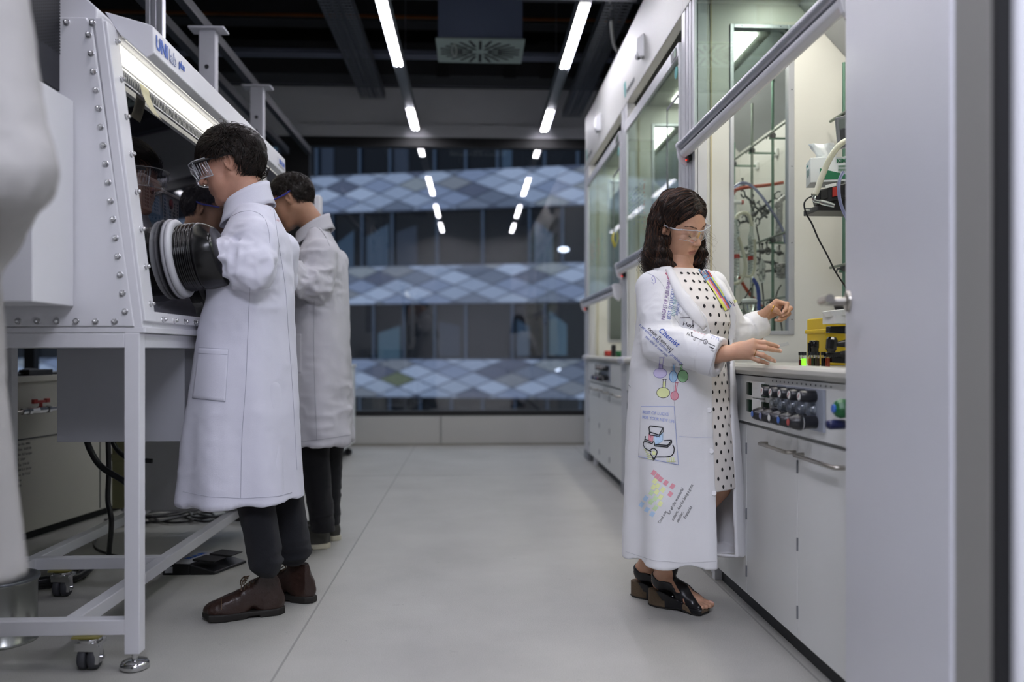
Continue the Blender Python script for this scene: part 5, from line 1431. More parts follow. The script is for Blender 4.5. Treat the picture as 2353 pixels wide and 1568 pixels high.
CAMP = Vector((0, 0, CAM_Z))
def proj(bvh, px, py, off=.001):
    r = Vector(_ray(px, py)).normalized()
    h = bvh.ray_cast(CAMP, r)
    if h[0] is None: return None
    n = h[1] if h[1].dot(r) < 0 else -h[1]
    return h[0] + n * off
def stroke(b, bvh, pts, r=.0009, off=.0011, step=3.0):
    """pen line following the cloth between the given points of the photograph"""
    Q = []
    for i in range(len(pts) - 1):
        (x0, y0), (x1, y1) = pts[i], pts[i + 1]; n = max(1, int(math.hypot(x1 - x0, y1 - y0) / step))
        for k in range(n + (i == len(pts) - 2)):
            t = k / n; Q.append((x0 + (x1 - x0) * t, y0 + (y1 - y0) * t))
    R = [proj(bvh, x, y, off) for x, y in Q]; run = []
    for p in R + [None]:
        if p is None or (run and (p - run[-1]).length > .05):
            if len(run) > 1: b.tube(run, r, seg=4)
            run = [] if p is None else [p]
        elif not run or (p - run[-1]).length > 1e-4: run.append(p)
def smooth2(pts, n=6):
    return [(p.x, p.y) for p in spline([(x, y, 0) for x, y in pts], n)]
def patch(bvh, quad, off, nu=10, nv=12):
    """cloth patch (pocket) lying on the garment; quad corners in order tl, tr, br, bl"""
    rows = []
    def ed_(n): return [0, .015] + list(np.linspace(.06, .94, n - 3)) + [.985, 1]
    for j, w in enumerate(ed_(nv)):
        row = []
        for i, u in enumerate(ed_(nu)):
            x = (1 - u) * ((1 - w) * quad[0][0] + w * quad[3][0]) + u * ((1 - w) * quad[1][0] + w * quad[2][0])
            y = (1 - u) * ((1 - w) * quad[0][1] + w * quad[3][1]) + u * ((1 - w) * quad[1][1] + w * quad[2][1])
            row.append(proj(bvh, x, y, off if 0 < i < nu and 0 < j < nv else .0005))
        rows.append(row)
    return rows
def fill_poly(b, bvh, pts, off=.0008, n=7):
    """coloured-in shape: pts outline in photograph coordinates, filled by a fan of small cells"""
    cx = sum(p[0] for p in pts) / len(pts); cy = sum(p[1] for p in pts) / len(pts); m = len(pts)
    rows = []
    for k in range(n + 1):
        t = max(k / n, .02); rows.append([proj(bvh, cx + (x - cx) * t, cy + (y - cy) * t, off) for x, y in pts + [pts[0]]])
    if any(p is None for r in rows for p in r): return
    b.grid(rows)
def text_on(b, bvh, body, size, x0, y0, ang, mi, sx=1.0, weight=0.0, off=.0009, align='LEFT', shear=0.0):
    """handwriting drawn on cloth. size in photograph pixels, ang in degrees (clockwise)"""
    vs, fs = text_mesh(body, 1.0, (0, 0, 0), (1, 0, 0), (0, 1, 0), extrude=0, align=align, weight=weight, shear=shear)
    ca, sa = math.cos(math.radians(ang)), math.sin(math.radians(ang)); out = []
    for v in vs:
        x, y = v.x * size * sx, -v.y * size
        out.append(proj(bvh, x0 + x * ca - y * sa, y0 + x * sa + y * ca, off))
    for f in fs:
        p = [out[i] for i in f]
        if any(q is None for q in p): continue
        if max((p[i] - p[i - 1]).length for i in range(len(p))) > .04: continue
        b._add(p, [tuple(range(len(p)))], False, mi)

def cloth_disp(v, n, torso_amp, fold, elbows=(), seed=0.0, fine=.0012):
    P = v + seed
    z = v[:, 2]
    d = fine * ridge(P * 19) + fine * .8 * vnoise(P * 37)
    d += torso_amp * vnoise(P * np.array([10, 10, 1.5]))
    d += fold(v) if fold is not None else 0
    for (c, rad, amp) in elbows:
        w = np.exp(-((v - npv(c)) ** 2).sum(1) / rad ** 2)
        d += amp * w * (ridge(P * np.array([16, 16, 22]) + 3.3) * .8 + ridge(P * np.array([33, 33, 40])) * .35)
    return v + n * d[:, None]

def scalp_strands(C, M, s, n, rnd_seed, length, flow, hairline, lift=.010, rad=.0011, steps=9, mats=2, messy=.35):
    """short hair: strands creeping over the skull ellipsoid"""
    R = np.random.RandomState(rnd_seed)
    c0 = np.array((-.012, 0, .036)); ax = np.array((.098, .080, .092))
    u = R.normal(size=(n * 3, 3)); u /= np.linalg.norm(u, axis=1, keepdims=True)
    p = c0 + u * ax
    p = p[hairline(p)][:n]; n = len(p)
    L = length * (.6 + .7 * R.rand(n)) * np.where((np.abs(p[:, 1]) > .045) & (p[:, 2] < .09), .55, 1.0)
    pos = p.copy(); path = [pos.copy()]
    nz = np.stack([vnoise(p * 38 + k * 11) for k in (1, 2, 3)], 1) * messy + R.normal(size=(n, 3)) * .12
    for k in range(steps):
        t = (k + 1) / steps
        d = flow(pos) + nz * (.6 + t)
        g = (pos - c0) / ax ** 2; g /= np.linalg.norm(g, axis=1, keepdims=True)
        d = d - g * (d * g).sum(1, keepdims=True) + g * (.42 * (1 - t) - .10 * t)
        d /= np.linalg.norm(d, axis=1, keepdims=True)
        pos = pos + d * (L / steps)[:, None]
        e = np.sqrt((((pos - c0) / ax) ** 2).sum(1)); mn = 1 + lift * (.3 + .7 * min(1, 2 * t)) / .09
        fix = e < mn; pos[fix] = c0 + (pos[fix] - c0) * (mn / e[fix])[:, None]
        path.append(pos.copy())
    W = np.stack(path, 1) * s
    W = W @ M.T + npv(C)
    mi = R.randint(0, mats, n)
    return [(W[i], rad * (.7 + .6 * R.rand()), int(mi[i])) for i in range(n)]

def man(cfg):
    """standing man at the glovebox facing -X"""
    Yc = cfg['Y']; px2z = lambda y: CAM_Z + (805 - y) * (Yc * _c + cfg['X'] * _s) / F_PX
    C = cfg['C']; M = cfg['M']; s = cfg['s']
    F = cfg.get('F', (-1, 0))
    neck = cfg['neck']
    # body: head, neck, trunk, arms, legs
    parts = []
    lo = C - .17 * s * V(1, 1, 1.25); hi = C + .17 * s * V(1, 1, 1)
    v, f = nets(lambda P: head_fn(P, C, M, s, False, neck, .054 * s), lo - V(0, 0, .03), hi, .0022)
    q = ((v - C) @ M) / s; add_mesh(parts, relax(v, f, 1), f, head_region(q)[f[:, 0]])
    keys = cfg['body']; lf = loft_fn(keys, F, (cfg['X'], Yc))
    arms = cfg['arms']; legs = cfg['legs']
    def bf(P):
        d = lf(P, -.035)
        d = smin(d, d_cone(P, C + M @ V(-.03, 0, -.09) * s, neck + V(.02, 0, -.05), .040, .05), .04)
        for a, _ in arms: d = smin(d, chain(P, a, [.048, .040, .032, .028][:len(a)]), .03)
        for lg, _ in legs: d = smin(d, chain(P, lg, [.075, .05, .04][:len(lg)]), .03)
        return d
    v, f = nets(bf, cfg['lo'], cfg['hi'], .013); add_mesh(parts, v, f, 0)
    body = merged('person', parts, [cfg['skin'], lip_m]); tag(body, cfg['label'], 'person')
    # coat
    cl = loft_fn(keys, F, (cfg['X'], Yc)); zh = keys[0][0]
    def cf(P):
        d, phi, qf, ql = cl(P, 0, True)
        z = P[:, 2]
        d = d - np.clip((1.0 - z) / .6, 0, 1) * .010 * np.cos(phi * 7 + 2 * z + cfg['seed']) * .8
        for a, r in arms: d = smin(d, chain(P, a, r, .02), .028)
        d = smax(d, -(d + .012), .004) if False else np.where(z < .95, np.maximum(d, -(d + .014)), d)
        d = np.maximum(d, zh - z)
        return d
    v, f = nets(cf, cfg['lo'], cfg['hi'], .0065)
    v = relax(v, f, 2)
    n = np_normals(v, f)
    v = cloth_disp(v, n, .004, cfg.get('fold'), cfg['elbows'], cfg['seed'])
    coat = np_obj('lab_coat', v, f, [cfg['coat']], body)
    bv = bvh_of(coat)
    # stand-up collar
    b = MB(); rows = []
    cc, ct, ca, cb_, tilt = cfg['collar']
    for j in range(6):
        t = j / 5; row = []
        for k in range(33):
            a = 2 * PI * k / 32; w_ = 1.0 + .25 * (1 - t) ** 1.6
            row.append(Vector((cc[0] + ct[0] * t + ca * w_ * math.cos(a), cc[1] + cb_ * w_ * math.sin(a), cc[2] - .038 + (ct[2] + .038) * t + tilt * math.cos(a))))
        rows.append(row)
    b.grid(rows); b.build('collar', cfg['coat'], coat, solid=.004)
    return body, coat, bv, parts

def boot(parent, toe, heel, ankle_top, mat_up, mat_sole, w=.046, shaft_r=.052, shaft_h=.16, laces=True, high=True):
    """leather boot: sole outline between heel and toe points on the floor"""
    toe, heel = npv(toe), npv(heel); toe[2] = heel[2] = 0
    L = np.linalg.norm(toe - heel); d = (toe - heel) / L; sd = np.array([-d[1], d[0], 0.0]); Mx = np.stack([d, sd, V(0, 0, 1)], 1)
    def loc(P): return (P - heel) @ Mx
    def outline(q, g=0):
        x = q[:, 0]; hw = np.interp(x, [0, .02, .07, .14, .2, .26, L - .02, L], [.012, .030, .032, .033, .042, .045, .030, .004]) + g
        return np.abs(q[:, 1] - np.interp(x, [0, .1, .22, L], [0, 0, .002, -.004])) - hw
    def sole(P):
        q = loc(P); d0 = np.maximum(outline(q, .004), np.maximum(-q[:, 0] - .004, q[:, 0] - L - .002))
        top = .026 + .006 * (q[:, 0] / L) ** 4; bot = np.where(q[:, 0] < .085, 0, .0) + .012 * np.clip((q[:, 0] - L + .08) / .08, 0, 1) ** 2
        arch = np.where((q[:, 0] > .085) & (q[:, 0] < .13), .008, 0)
        return smax(d0, np.maximum(q[:, 2] - top, bot + arch - q[:, 2]), .004)
    at = loc(npv(ankle_top)[None])[0]
    def upper(P):
        q = loc(P); x = q[:, 0]
        d1 = d_ell(q, (L - .075, 0, .035), (.075, w, .038))
        d1 = smin(d1, d_cone(q, (L - .10, 0, .045), (.09, 0, .085), .040, .042), .03)
        d1 = smin(d1, d_ell(q, (.045, 0, .045), (.050, .036, .050)), .03)
        d1 = smin(d1, d_cone(q, (.055, 0, .06), (at[0], at[1], at[2]), .046, shaft_r), .02)
        d1 = smax(d1, outline(q, .001), .012)
        d1 = np.maximum(d1, .022 - q[:, 2])
        return np.maximum(d1, q[:, 2] - at[2])
    lo = np.minimum(toe, heel) - V(.08, .08, .01); hi = np.maximum(np.maximum(toe, heel), npv(ankle_top)) + V(.08, .08, .01)
    v, f = nets(upper, lo, hi, .0035); v = relax(v, f, 1); n = np_normals(v, f)
    v = v + n * (.0014 * ridge(v * 38) + .001 * vnoise(v * 80))[:, None]
    up = np_obj('boot' if high else 'shoe', v, f, [mat_up], parent)
    v, f = nets(sole, lo, hi, .0035); v = relax(v, f, 1)
    np_obj('sole', v, f, [mat_sole], up)
    W = lambda x, y, z: Vector(heel + Mx @ V(x, y, z))
    if laces:
        b = MB(); bv = bvh_of(up)
        for k in range(5):
            x = L - .115 - .019 * k; z = .098 + .016 * k
            for a, c in ((-1, 1), (1, -1)):
                pts = []
                for t in np.linspace(-1, 1, 9):
                    p = W(x + a * t * .008, t * .024, .22); h = bv.ray_cast(p, (Vector((0, 0, -1)) * .9 + Vector(d) * -.25).normalized())
                    if h[0] is not None: pts.append(h[0] + h[1] * .0018)
                if len(pts) > 2: b.tube(pts, .0019, seg=6)
        x = L - .215
        for sg in (-1, 1):
            b.tube(spline([W(.125, 0, .136), W(.136, sg * .014, .141), W(.146, sg * .022, .128), W(.140, sg * .016, .122), W(.128, 0, .132)], 5), .0019, seg=6)
            b.tube(spline([W(.12, 0, .146), W(.145, sg * .026, .13), W(.15, sg * .036, .105)], 5), .0019, seg=6)
        b.build('lace', lace_m, up)
        b = MB()
        for x0, z0 in ((L - .055, .0),):
            pts = []
            for t in np.linspace(-1, 1, 17):
                p = W(L - .062, t * .05, .2); h = bv.ray_cast(p, Vector((0, 0, -1)))
                if h[0] is not None: pts.append(h[0] + h[1] * .0006)
            if len(pts) > 2: b.tube(pts, .0011, seg=4)
        b.build('toe_cap_seam', mat('stitch', '#6b5236', .8), up)
    return up

def trousers(parent, legs, m, lo, hi, seed, hip=None):
    def tf(P):
        d = None
        for lg, r in legs:
            e = chain(P, lg, r, .02); d = e if d is None else smin(d, e, .012)
        for lg, r in legs: d = np.maximum(d, lg[-1][2] - P[:, 2]) if False else d
        return d
    v, f = nets(tf, lo, hi, .0055); v = relax(v, f, 1); n = np_normals(v, f)
    zz = v[:, 2]; w = np.exp(-((zz - .20) / .10) ** 2)
    v = v + n * (.0015 * ridge(v * 22 + seed) + w * .006 * ridge(v * np.array([12, 12, 30]) + seed) + .003 * vnoise(v * np.array([14, 14, 5])))[:, None]
    return np_obj('trousers', v, f, [m], parent)
# ------------------------------------------------------------------ first man (near), white coat, clear goggles
def px(x, y, Y): return npv(aty(x, y, Y))
Y1m = 3.05
def sil(rows, Y):
    """trunk section table from (row, left, right, half width) readings"""
    out = []
    for y, xl, xr, b_, pw in rows:
        L_, R_ = px(xl, y, Y), px(xr, y, Y); out.append((L_[2], -(L_[0] + R_[0]) / 2, 0, (R_[0] - L_[0]) / 2, b_, pw))
    return out
def man_head(C, pitch, yaw=0.0, roll=0.0):
    f = Vector((-math.cos(pitch), 0, -math.sin(pitch))); u = Vector((-math.sin(pitch), 0, math.cos(pitch)))
    R = Matrix.Rotation(yaw, 3, 'Z') @ Matrix.Rotation(roll, 3, Vector((-1, 0, 0)))
    return axes_np(R @ f, R @ u)
Xm = -.73
C1 = px(531, 385, 3.03); M1 = man_head(C1, math.radians(17), math.radians(4))
k1 = sil([(1146, 422, 692, .215, 2.3), (1020, 434, 686, .21, 2.3), (880, 452, 680, .20, 2.3), (760, 466, 673, .185, 2.3), (650, 490, 669, .18, 2.3), (580, 510, 666, .19, 2.4), (548, 524, 661, .195, 2.4), (522, 532, 651, .165, 2.2), (500, 538, 641, .13, 2.0), (476, 546, 628, .086, 2.0)], Y1m)
k1 = [(z, cf - (-Xm), 0, a, b, p) for z, cf, _, a, b, p in k1]
shL = px(594, 545, 2.89); elL = px(580, 617, 2.84); wrL = px(500, 597, 2.855); hdL = V(-1.12, 2.86, 1.255)
shR = V(shL[0], 3.235, shL[2]); elR = V(elL[0] - .02, 3.30, elL[2]); wrR = V(wrL[0], 3.29, wrL[2]); hdR = V(-1.12, 3.28, 1.255)
armL1 = [shL, elL, wrL, hdL]; armR1 = [shR, elR, wrR, hdR]
ar = [.066, .068, .060, .045]
kneeA = V(-.79, 2.98, .50); ankA = px(612, 1325, 2.965); hipA = V(-.80, 2.97, .86)
kneeB = V(-.72, 3.14, .50); ankB = px(676, 1300, 3.15); hipB = V(-.79, 3.13, .86)
lo1 = V(-1.2, 2.70, .36); hi1 = V(-.50, 3.45, 1.62)
legs1 = [([hipA, kneeA, ankA], [.09, .066, .054]), ([hipB, kneeB, ankB], [.09, .066, .052])]
def fold1(v):
    z = v[:, 2]; w = np.clip((1.25 - z) / .8, 0, 1)
    return w * .014 * vnoise(v * np.array([13, 13, .9]) + 2) + w * .003 * ridge(v * np.array([5, 5, 6]) + 8) + np.exp(-((z - 1.16) / .1) ** 2) * .007 * ridge(v * np.array([7, 7, 14]))
cfg = dict(Y=Y1m, X=Xm, C=C1, M=M1, s=1.03, shoulders=None, neck=px(575, 480, 3.04), body=k1, arms=[(armL1, ar), (armR1, ar)], legs=[(l, r) for l, r in legs1],
           lo=lo1, hi=hi1, skin=skin_a, coat=coat_a, seed=1.7, fold=fold1, label='man in white lab coat and clear goggles, arm in the nearest glove port',
           elbows=[(elL, .11, .017), (wrL + V(.03, 0, 0), .08, .020), (elR, .1, .01)],
           collar=(px(570, 472, 3.05), (-.004, 0, .044), .078, .074, .044))
man1, coat1, bv1, _ = man(cfg)
tl1 = [([l[0], l[1], l[2] + V(.0, 0, .055)], [r[0], r[1], .057]) for l, r in legs1]
tr1 = trousers(man1, tl1, jeans_m, V(-.95, 2.8, .1), V(-.5, 3.35, .95), 1.0)
tA = atz(466, 1428, 0); hA = atz(652, 1408, 0)
boot(man1, tA, hA, ankA + V(.01, -.005, -.005), leather, sole_d, shaft_r=.053)
hB = atz(722, 1385, 0); tB = Vector((hB.x - .255, hB.y + .10, 0)); tB = hB + (tB - hB).normalized() * .30
boot(man1, tB, hB, ankB + V(.0, 0, 0), leather, sole_d, shaft_r=.052)
# drawn and stitched details
b = MB(); stroke(b, bv1, smooth2([(574, 660), (570, 760), (565, 880), (556, 1010), (553, 1145)]), .0007)
stroke(b, bv1, [(420, 1130), (480, 1142), (560, 1146), (640, 1141), (670, 1132)], .0006)
stroke(b, bv1, smooth2([(533, 497), (556, 487), (585, 487), (607, 502), (617, 530), (620, 560)]), .0007); stroke(b, bv1, smooth2([(600, 436), (617, 450), (628, 480), (640, 560), (655, 660), (662, 760), (672, 900), (682, 1080)]), .0006)
join_extra(coat1, b, [seam_a])
pk = patch(bv1, [(458, 799), (525, 803), (518, 924), (443, 915)], .004); b = MB()
if not any(p is None for r in pk for p in r):
    b.grid(pk); po = b.build('pocket', coat_a, coat1, solid=.001)
    b = MB(); stroke(b, bv1, [(458, 799), (525, 803), (518, 924), (443, 915), (458, 799)], .0007, off=.002); stroke(b, bv1, [(457, 812), (524, 816)], .0006, off=.005); b.build('stitching', seam_a, po)
b = MB(); red_ink = mat('red_embroidery', '#b0504a', .8)
text_on(b, bv1, 'NVM', 22, 616, 480, 38, 0, sx=.42, off=.0015, weight=-.012); text_on(b, bv1, 'Univ', 8, 634, 506, 40, 0, sx=.5, off=.0015)
join_extra(coat1, b, [red_ink])
# hair
def hl_man(p): return (p[:, 2] > -.050 + (p[:, 0] + .09) * .72) & ~((np.abs(p[:, 1]) > .05) & (p[:, 2] < .036) & (p[:, 0] > -.036))
def flow_man(p):
    d = p - np.array((-.055, .015, .115)); d /= np.linalg.norm(d, axis=1, keepdims=True)
    fw = np.clip(p[:, 0] / .08, -.3, 1)
    return d * .8 + np.stack([.15 + .5 * fw, 0 * fw, -.30 - .25 * (p[:, 2] < .06)], 1)
def hair_cap(P, C, M, s, grow=.010, back=0.0):
    q = (P - npv(C)) @ M / s
    d = d_ell(q, (-.012 - back * .5, 0, .036 + back * .3), (.096 + grow + back * .5, .076 + grow, .088 + grow + back * .3))
    line = -.050 + (q[:, 0] + .09) * .72
    d = smax(d, (line - q[:, 2]) * .8, .008)
    e = d_ell(q, (-.002, .085, .004), (.034, .045, .038)); e = np.minimum(e, d_ell(q, (-.002, -.085, .004), (.034, .045, .038)))
    return smax(d, -e, .006) * s
def short_hair(parent, C, M, s, n, seed, length=.07, grow=.012, mats=None, lift=.014, messy=.8, back=0.0):
    lo = C - .17 * V(1, 1, 1); hi = C + .18 * V(1, 1, 1)
    v, f = nets(lambda P: hair_cap(P, C, M, s, grow, back), lo, hi, .003); nn = np_normals(v, f)
    v = v + nn * (.005 * ridge(v * 42 + seed) + .003 * vnoise(v * 90))[:, None]
    cap = np_obj('hair', v, f, [mats[0]], parent)
    it = scalp_strands(C, M, s, n, seed, length, flow_man, hl_man, lift=lift, mats=len(mats), messy=messy)
    strands_obj('hair_strands', it, mats, cap)
    return cap
short_hair(man1, C1, M1, 1.03, 5200, 3, .062, .012, [hair_d, hair_m], .022, .9, .014)
def L2W(C, M, s=1.0):
    return lambda x, y, z: Vector(npv(C) + M @ V(x, y, z) * s)
# eyebrow and goggles
h = L2W(C1, M1)
def eyebrows(parent, C, M, s, seed, m, up=0.0):
    R = np.random.RandomState(seed); it = []
    for sg in (-1, 1):
        for k in range(60):
            t = R.rand(); x0 = .096 - .022 * t * t; y0 = sg * (.013 + .036 * t); z0 = .030 + .006 * math.sin(t * 2.6) + R.uniform(-.002, .002) + up
            p = np.array([(x0, y0, z0), (x0 - .001, y0 + sg * .004, z0 + .0015), (x0 - .003, y0 + sg * .008, z0 + .001)]) * s
            it.append((p @ M.T + npv(C), .00035, 0))
    strands_obj('eyebrow', it, [m], parent)
eyebrows(man1, C1, M1, 1.03, 2, hair_d)
def box_goggles(parent, C, M, s=1.0):
    h = L2W(C, M, s)
    b = MB()
    top = [(.060, .078), (.085, .077), (.108, .068), (.124, .045), (.130, .015), (.130, -.015), (.124, -.045), (.108, -.068), (.085, -.077), (.060, -.078)]
    up_, dn = .034, -.030
    rows = [[h(x + (.004 if z > 0 else -.006), y, z) for x, y in top] for z in (up_, .012, -.010, dn)]
    b.grid(rows); g = b.build('safety_goggles', lens_m, parent, solid=.0012)
    b = MB()
    for z in (up_, dn): b.tube([h(x + (.004 if z > 0 else -.006), y, z) for x, y in top], .0021, seg=6)
    for i in (0, -1): b.tube([h(top[i][0] + .004, top[i][1], up_), h(top[i][0] - .006, top[i][1], dn)], .002, seg=6)
    for sg in (-1, 1):
        for k in range(6):
            x = .066 + .009 * k; yy = sg * (.0775 - max(0, x - .085) * .35)
            b.tube([h(x + .003, yy, .022), h(x - .003, yy * .985, -.020)], .0009, seg=5)
        b.tube([h(.110, sg * .067, .03), h(.106, sg * .066, -.026)], .0022, seg=6)
    b.build('goggle_rim', edge_cl, g)
    b = MB()
    for sg in (-1, 1):
        b.tube(spline([h(.098, sg * .074, .026), h(.06, sg * .081, .026), h(.02, sg * .084, .024), h(-.02, sg * .088, .024), h(-.045, sg * .086, .008), h(-.055, sg * .084, -.004)], 5), [.0045] * 26, seg=8)
    b.build('temple', black_pl, g); return g
box_goggles(man1, C1, M1, 1.03)

# ------------------------------------------------------------------ second man (farther), grey coat, blue-sided glasses
Y2m = 4.0; Xn = -.72
C2 = px(672, 464, 3.98); M2 = man_head(C2, math.radians(24), math.radians(-6))
k2 = sil([(1016, 640, 808, .215, 2.3), (940, 645, 807, .21, 2.3), (860, 652, 803, .2, 2.3), (760, 660, 801, .19, 2.3), (680, 668, 799, .18, 2.3), (620, 675, 796, .19, 2.4), (590, 686, 787, .20, 2.4), (572, 694, 778, .17, 2.2), (554, 700, 768, .13, 2.0), (528, 706, 754, .084, 2.0)], Y2m)
k2 = [(z, cf + Xn, 0, a, b, p) for z, cf, _, a, b, p in k2]
shL = px(743, 585, 3.84); elL = px(722, 655, 3.79); wrL = px(676, 640, 3.73); hdL = V(-1.12, 3.72, 1.255)
shR = V(shL[0], 4.17, shL[2]); elR = V(elL[0], 4.22, elL[2]); wrR = V(wrL[0], 4.15, wrL[2]); hdR = V(-1.12, 4.14, 1.255)
elL2, wrL2 = elL, wrL
kneeA = V(-.75, 3.93, .50); ankA = px(742, 1225, 3.95); hipA = V(-.76, 3.93, .86)
kneeB = V(-.70, 4.08, .50); ankB = px(758, 1205, 4.10); hipB = V(-.76, 4.07, .86)
legs2 = [([hipA, kneeA, ankA], [.09, .068, .054]), ([hipB, kneeB, ankB], [.09, .06, .046])]
lo2 = V(-1.2, 3.62, .40); hi2 = V(-.50, 4.38, 1.66)
def fold2(v):
    z = v[:, 2]; w = np.clip((1.2 - z) / .7, 0, 1)
    return w * (.012 * ridge(v * np.array([7, 7, 11]) + 5) + .004 * ridge(v * np.array([15, 15, 22])) + .008 * vnoise(v * np.array([11, 11, 1.2])))
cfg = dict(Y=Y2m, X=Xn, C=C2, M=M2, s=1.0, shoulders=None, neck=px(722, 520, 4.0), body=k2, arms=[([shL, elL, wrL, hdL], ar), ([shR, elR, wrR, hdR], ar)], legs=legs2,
           lo=lo2, hi=hi2, skin=skin_b, coat=coat_b, seed=4.1, fold=fold2, label='dark-haired man in a creased lab coat and blue-sided glasses, behind the first man',
           elbows=[(elL, .13, .016), (wrL, .09, .018)],
           collar=(px(722, 530, 4.0), (-.006, 0, .032), .078, .072, .050))
man2, coat2, bv2, _ = man(cfg)
trousers(man2, legs2, trous_m, V(-.95, 3.75, .1), V(-.48, 4.3, .95), 2.0)
sh_up = mat('grey_suede', '#45443f', .8, bump=.4, bscale=300); sh_sole = mat('cream_sole', '#b9b49e', .6)
hA = atz(757, 1258, 0); tA = Vector((hA.x - .27, hA.y - .10, 0))
boot(man2, tA, hA, (ankA[0], ankA[1], .115), sh_up, sh_sole, shaft_r=.042, laces=False, high=False)
hB = atz(780, 1242, 0); tB = Vector((hB.x - .26, hB.y + .07, 0))
boot(man2, tB, hB, (ankB[0], ankB[1], .115), sh_up, sh_sole, shaft_r=.040, laces=False, high=False)
short_hair(man2, C2, M2, 1.0, 3600, 8, .036, .010, [hair_d, hair_m], .012, .6)
h = L2W(C2, M2)
b = MB(); b.tube(spline([h(.075, -.083, .020), h(.04, -.083, .018), h(.0, -.088, .020), h(-.03, -.088, .026)], 5), .0035, seg=8); b.tube(spline([h(.075, .083, .020), h(.0, .088, .020), h(-.03, .088, .026)], 5), .0035, seg=8)
g = None
b2 = MB(); b2.grid([[h(.112 - .5 * y * y * 10, y, z) for y in np.linspace(-.072, .072, 13)] for z in (.026, .0, -.022)]); g = b2.build('safety_glasses', lens_m, man2)
b.build('temple', mat('temple_blue', '#232f9a', .35), g, label='blue side arms')
# facing side: with facing -X the camera is on the person's left, which is +lateral
b = MB(); stroke(b, bv2, smooth2([(722, 690), (721, 800), (724, 900), (728, 1012)]), .0009)
stroke(b, bv2, [(692, 1015), (740, 1010), (806, 1000)], .0008); stroke(b, bv2, smooth2([(705, 527), (728, 523), (745, 540), (758, 566)]), .0009)
join_extra(coat2, b, [mat('seam_grey', '#8c8c92', .9)])
pk = patch(bv2, [(677, 768), (692, 768), (692, 858), (679, 858)], .004, 6, 8)
if not any(p is None for r in pk for p in r):
    b = MB(); b.grid(pk); b.build('pocket', coat_b, coat2, solid=.001)

# ------------------------------------------------------------------ person cut by the left edge
Y4 = 1.42; Xl = -.985
C4 = V(-.985, 1.46, 1.74); M4 = axes_np((0, 1, -.2), (0, .2, 1))
k4 = [(.575, 0, 0, .19, .215, 2.3), (.68, 0, 0, .18, .205, 2.3), (.9, 0, 0, .155, .18, 2.3), (1.15, 0, 0, .14, .17, 2.3), (1.40, 0, 0, .13, .18, 2.3), (1.52, 0, 0, .11, .17, 2.2), (1.58, 0, 0, .07, .1, 2.0)]
shL = px(-58, -65, 1.37); elL = px(14, 395, 1.32); wrL = V(-.86, 1.50, 1.17); hdL = V(-.90, 1.58, 1.16)
shR = V(-1.17, 1.42, 1.54); elR = V(-1.22, 1.38, 1.24); wrR = V(-1.12, 1.58, 1.18); hdR = V(-1.08, 1.64, 1.17)
legs4 = [([V(-.90, 1.42, .9), V(-.90, 1.42, .48), V(-.90, 1.42, .10)], [.09, .066, .05]), ([V(-1.07, 1.42, .9), V(-1.08, 1.42, .48), V(-1.08, 1.42, .10)], [.09, .066, .05])]
cfg = dict(Y=Y4, X=Xl, C=C4, M=M4, s=1.0, shoulders=None, F=(0, 1), neck=V(-.985, 1.42, 1.60), body=k4, arms=[([shL, elL, wrL, hdL], [.070, .066, .055, .03]), ([shR, elR, wrR, hdR], [.074, .07, .055, .03])], legs=legs4,
           lo=V(-1.34, 1.14, .4), hi=V(-.62, 1.76, 1.68), skin=skin_a, coat=coat_l, seed=9.0, fold=None, label='blurred person in pale lab coat cut off by the left picture edge',
           elbows=[(elL, .08, .012)], collar=(V(-.985, 1.42, 1.58), (-.012, 0, .045), .07, .064, .03))
man4, coat4, bv4, _ = man(cfg)
trousers(man4, legs4, trous_m, V(-1.2, 1.28, .05), V(-.78, 1.56, 1.0), 3.0)
boot(man4, (-.90, 1.60, 0), (-.90, 1.34, 0), (-.90, 1.42, .12), leather_d, sole_d, shaft_r=.045, laces=False, high=False)
boot(man4, (-1.08, 1.60, 0), (-1.08, 1.34, 0), (-1.08, 1.42, .12), leather_d, sole_d, shaft_r=.045, laces=False, high=False)
short_hair(man4, C4, M4, 1.0, 400, 12, .05, .012, [hair_m, hair_d], .01)
# ------------------------------------------------------------------ woman at the fume hood
WX, WY = .775, 3.04
th = math.radians(41) + YAW * 0 + math.radians(12.7)
Fw = V(math.cos(th), -math.sin(th), 0)                      # body facing direction
Lw = V(math.sin(th), math.cos(th), 0)
def WL(f, l, z): return V(WX, WY, 0) + Fw * f + Lw * l + V(0, 0, z)
CR = V(.9748, -.2231, 0); VD = V(.2231, .9748, 0)           # towards picture right / away, at her position
# head: turned 42 deg towards the viewer from picture right, bowed, tipped sideways
a_ = math.radians(42)
f0 = CR * math.cos(a_) - VD * math.sin(a_); l0 = V(-f0[1], f0[0], 0)
pt = math.radians(27); f1 = f0 * math.cos(pt) - V(0, 0, 1) * math.sin(pt); u1 = f0 * math.sin(pt) + V(0, 0, 1) * math.cos(pt)
rl = math.radians(12); Rr = Matrix.Rotation(rl, 3, Vector(f1))
u1 = npv(Rr @ Vector(u1))
MW = axes_np(f1, u1)
sW = .985
CW = px(1562, 522, 3.03)
neckW = WL(-.01, 0, 1.235)
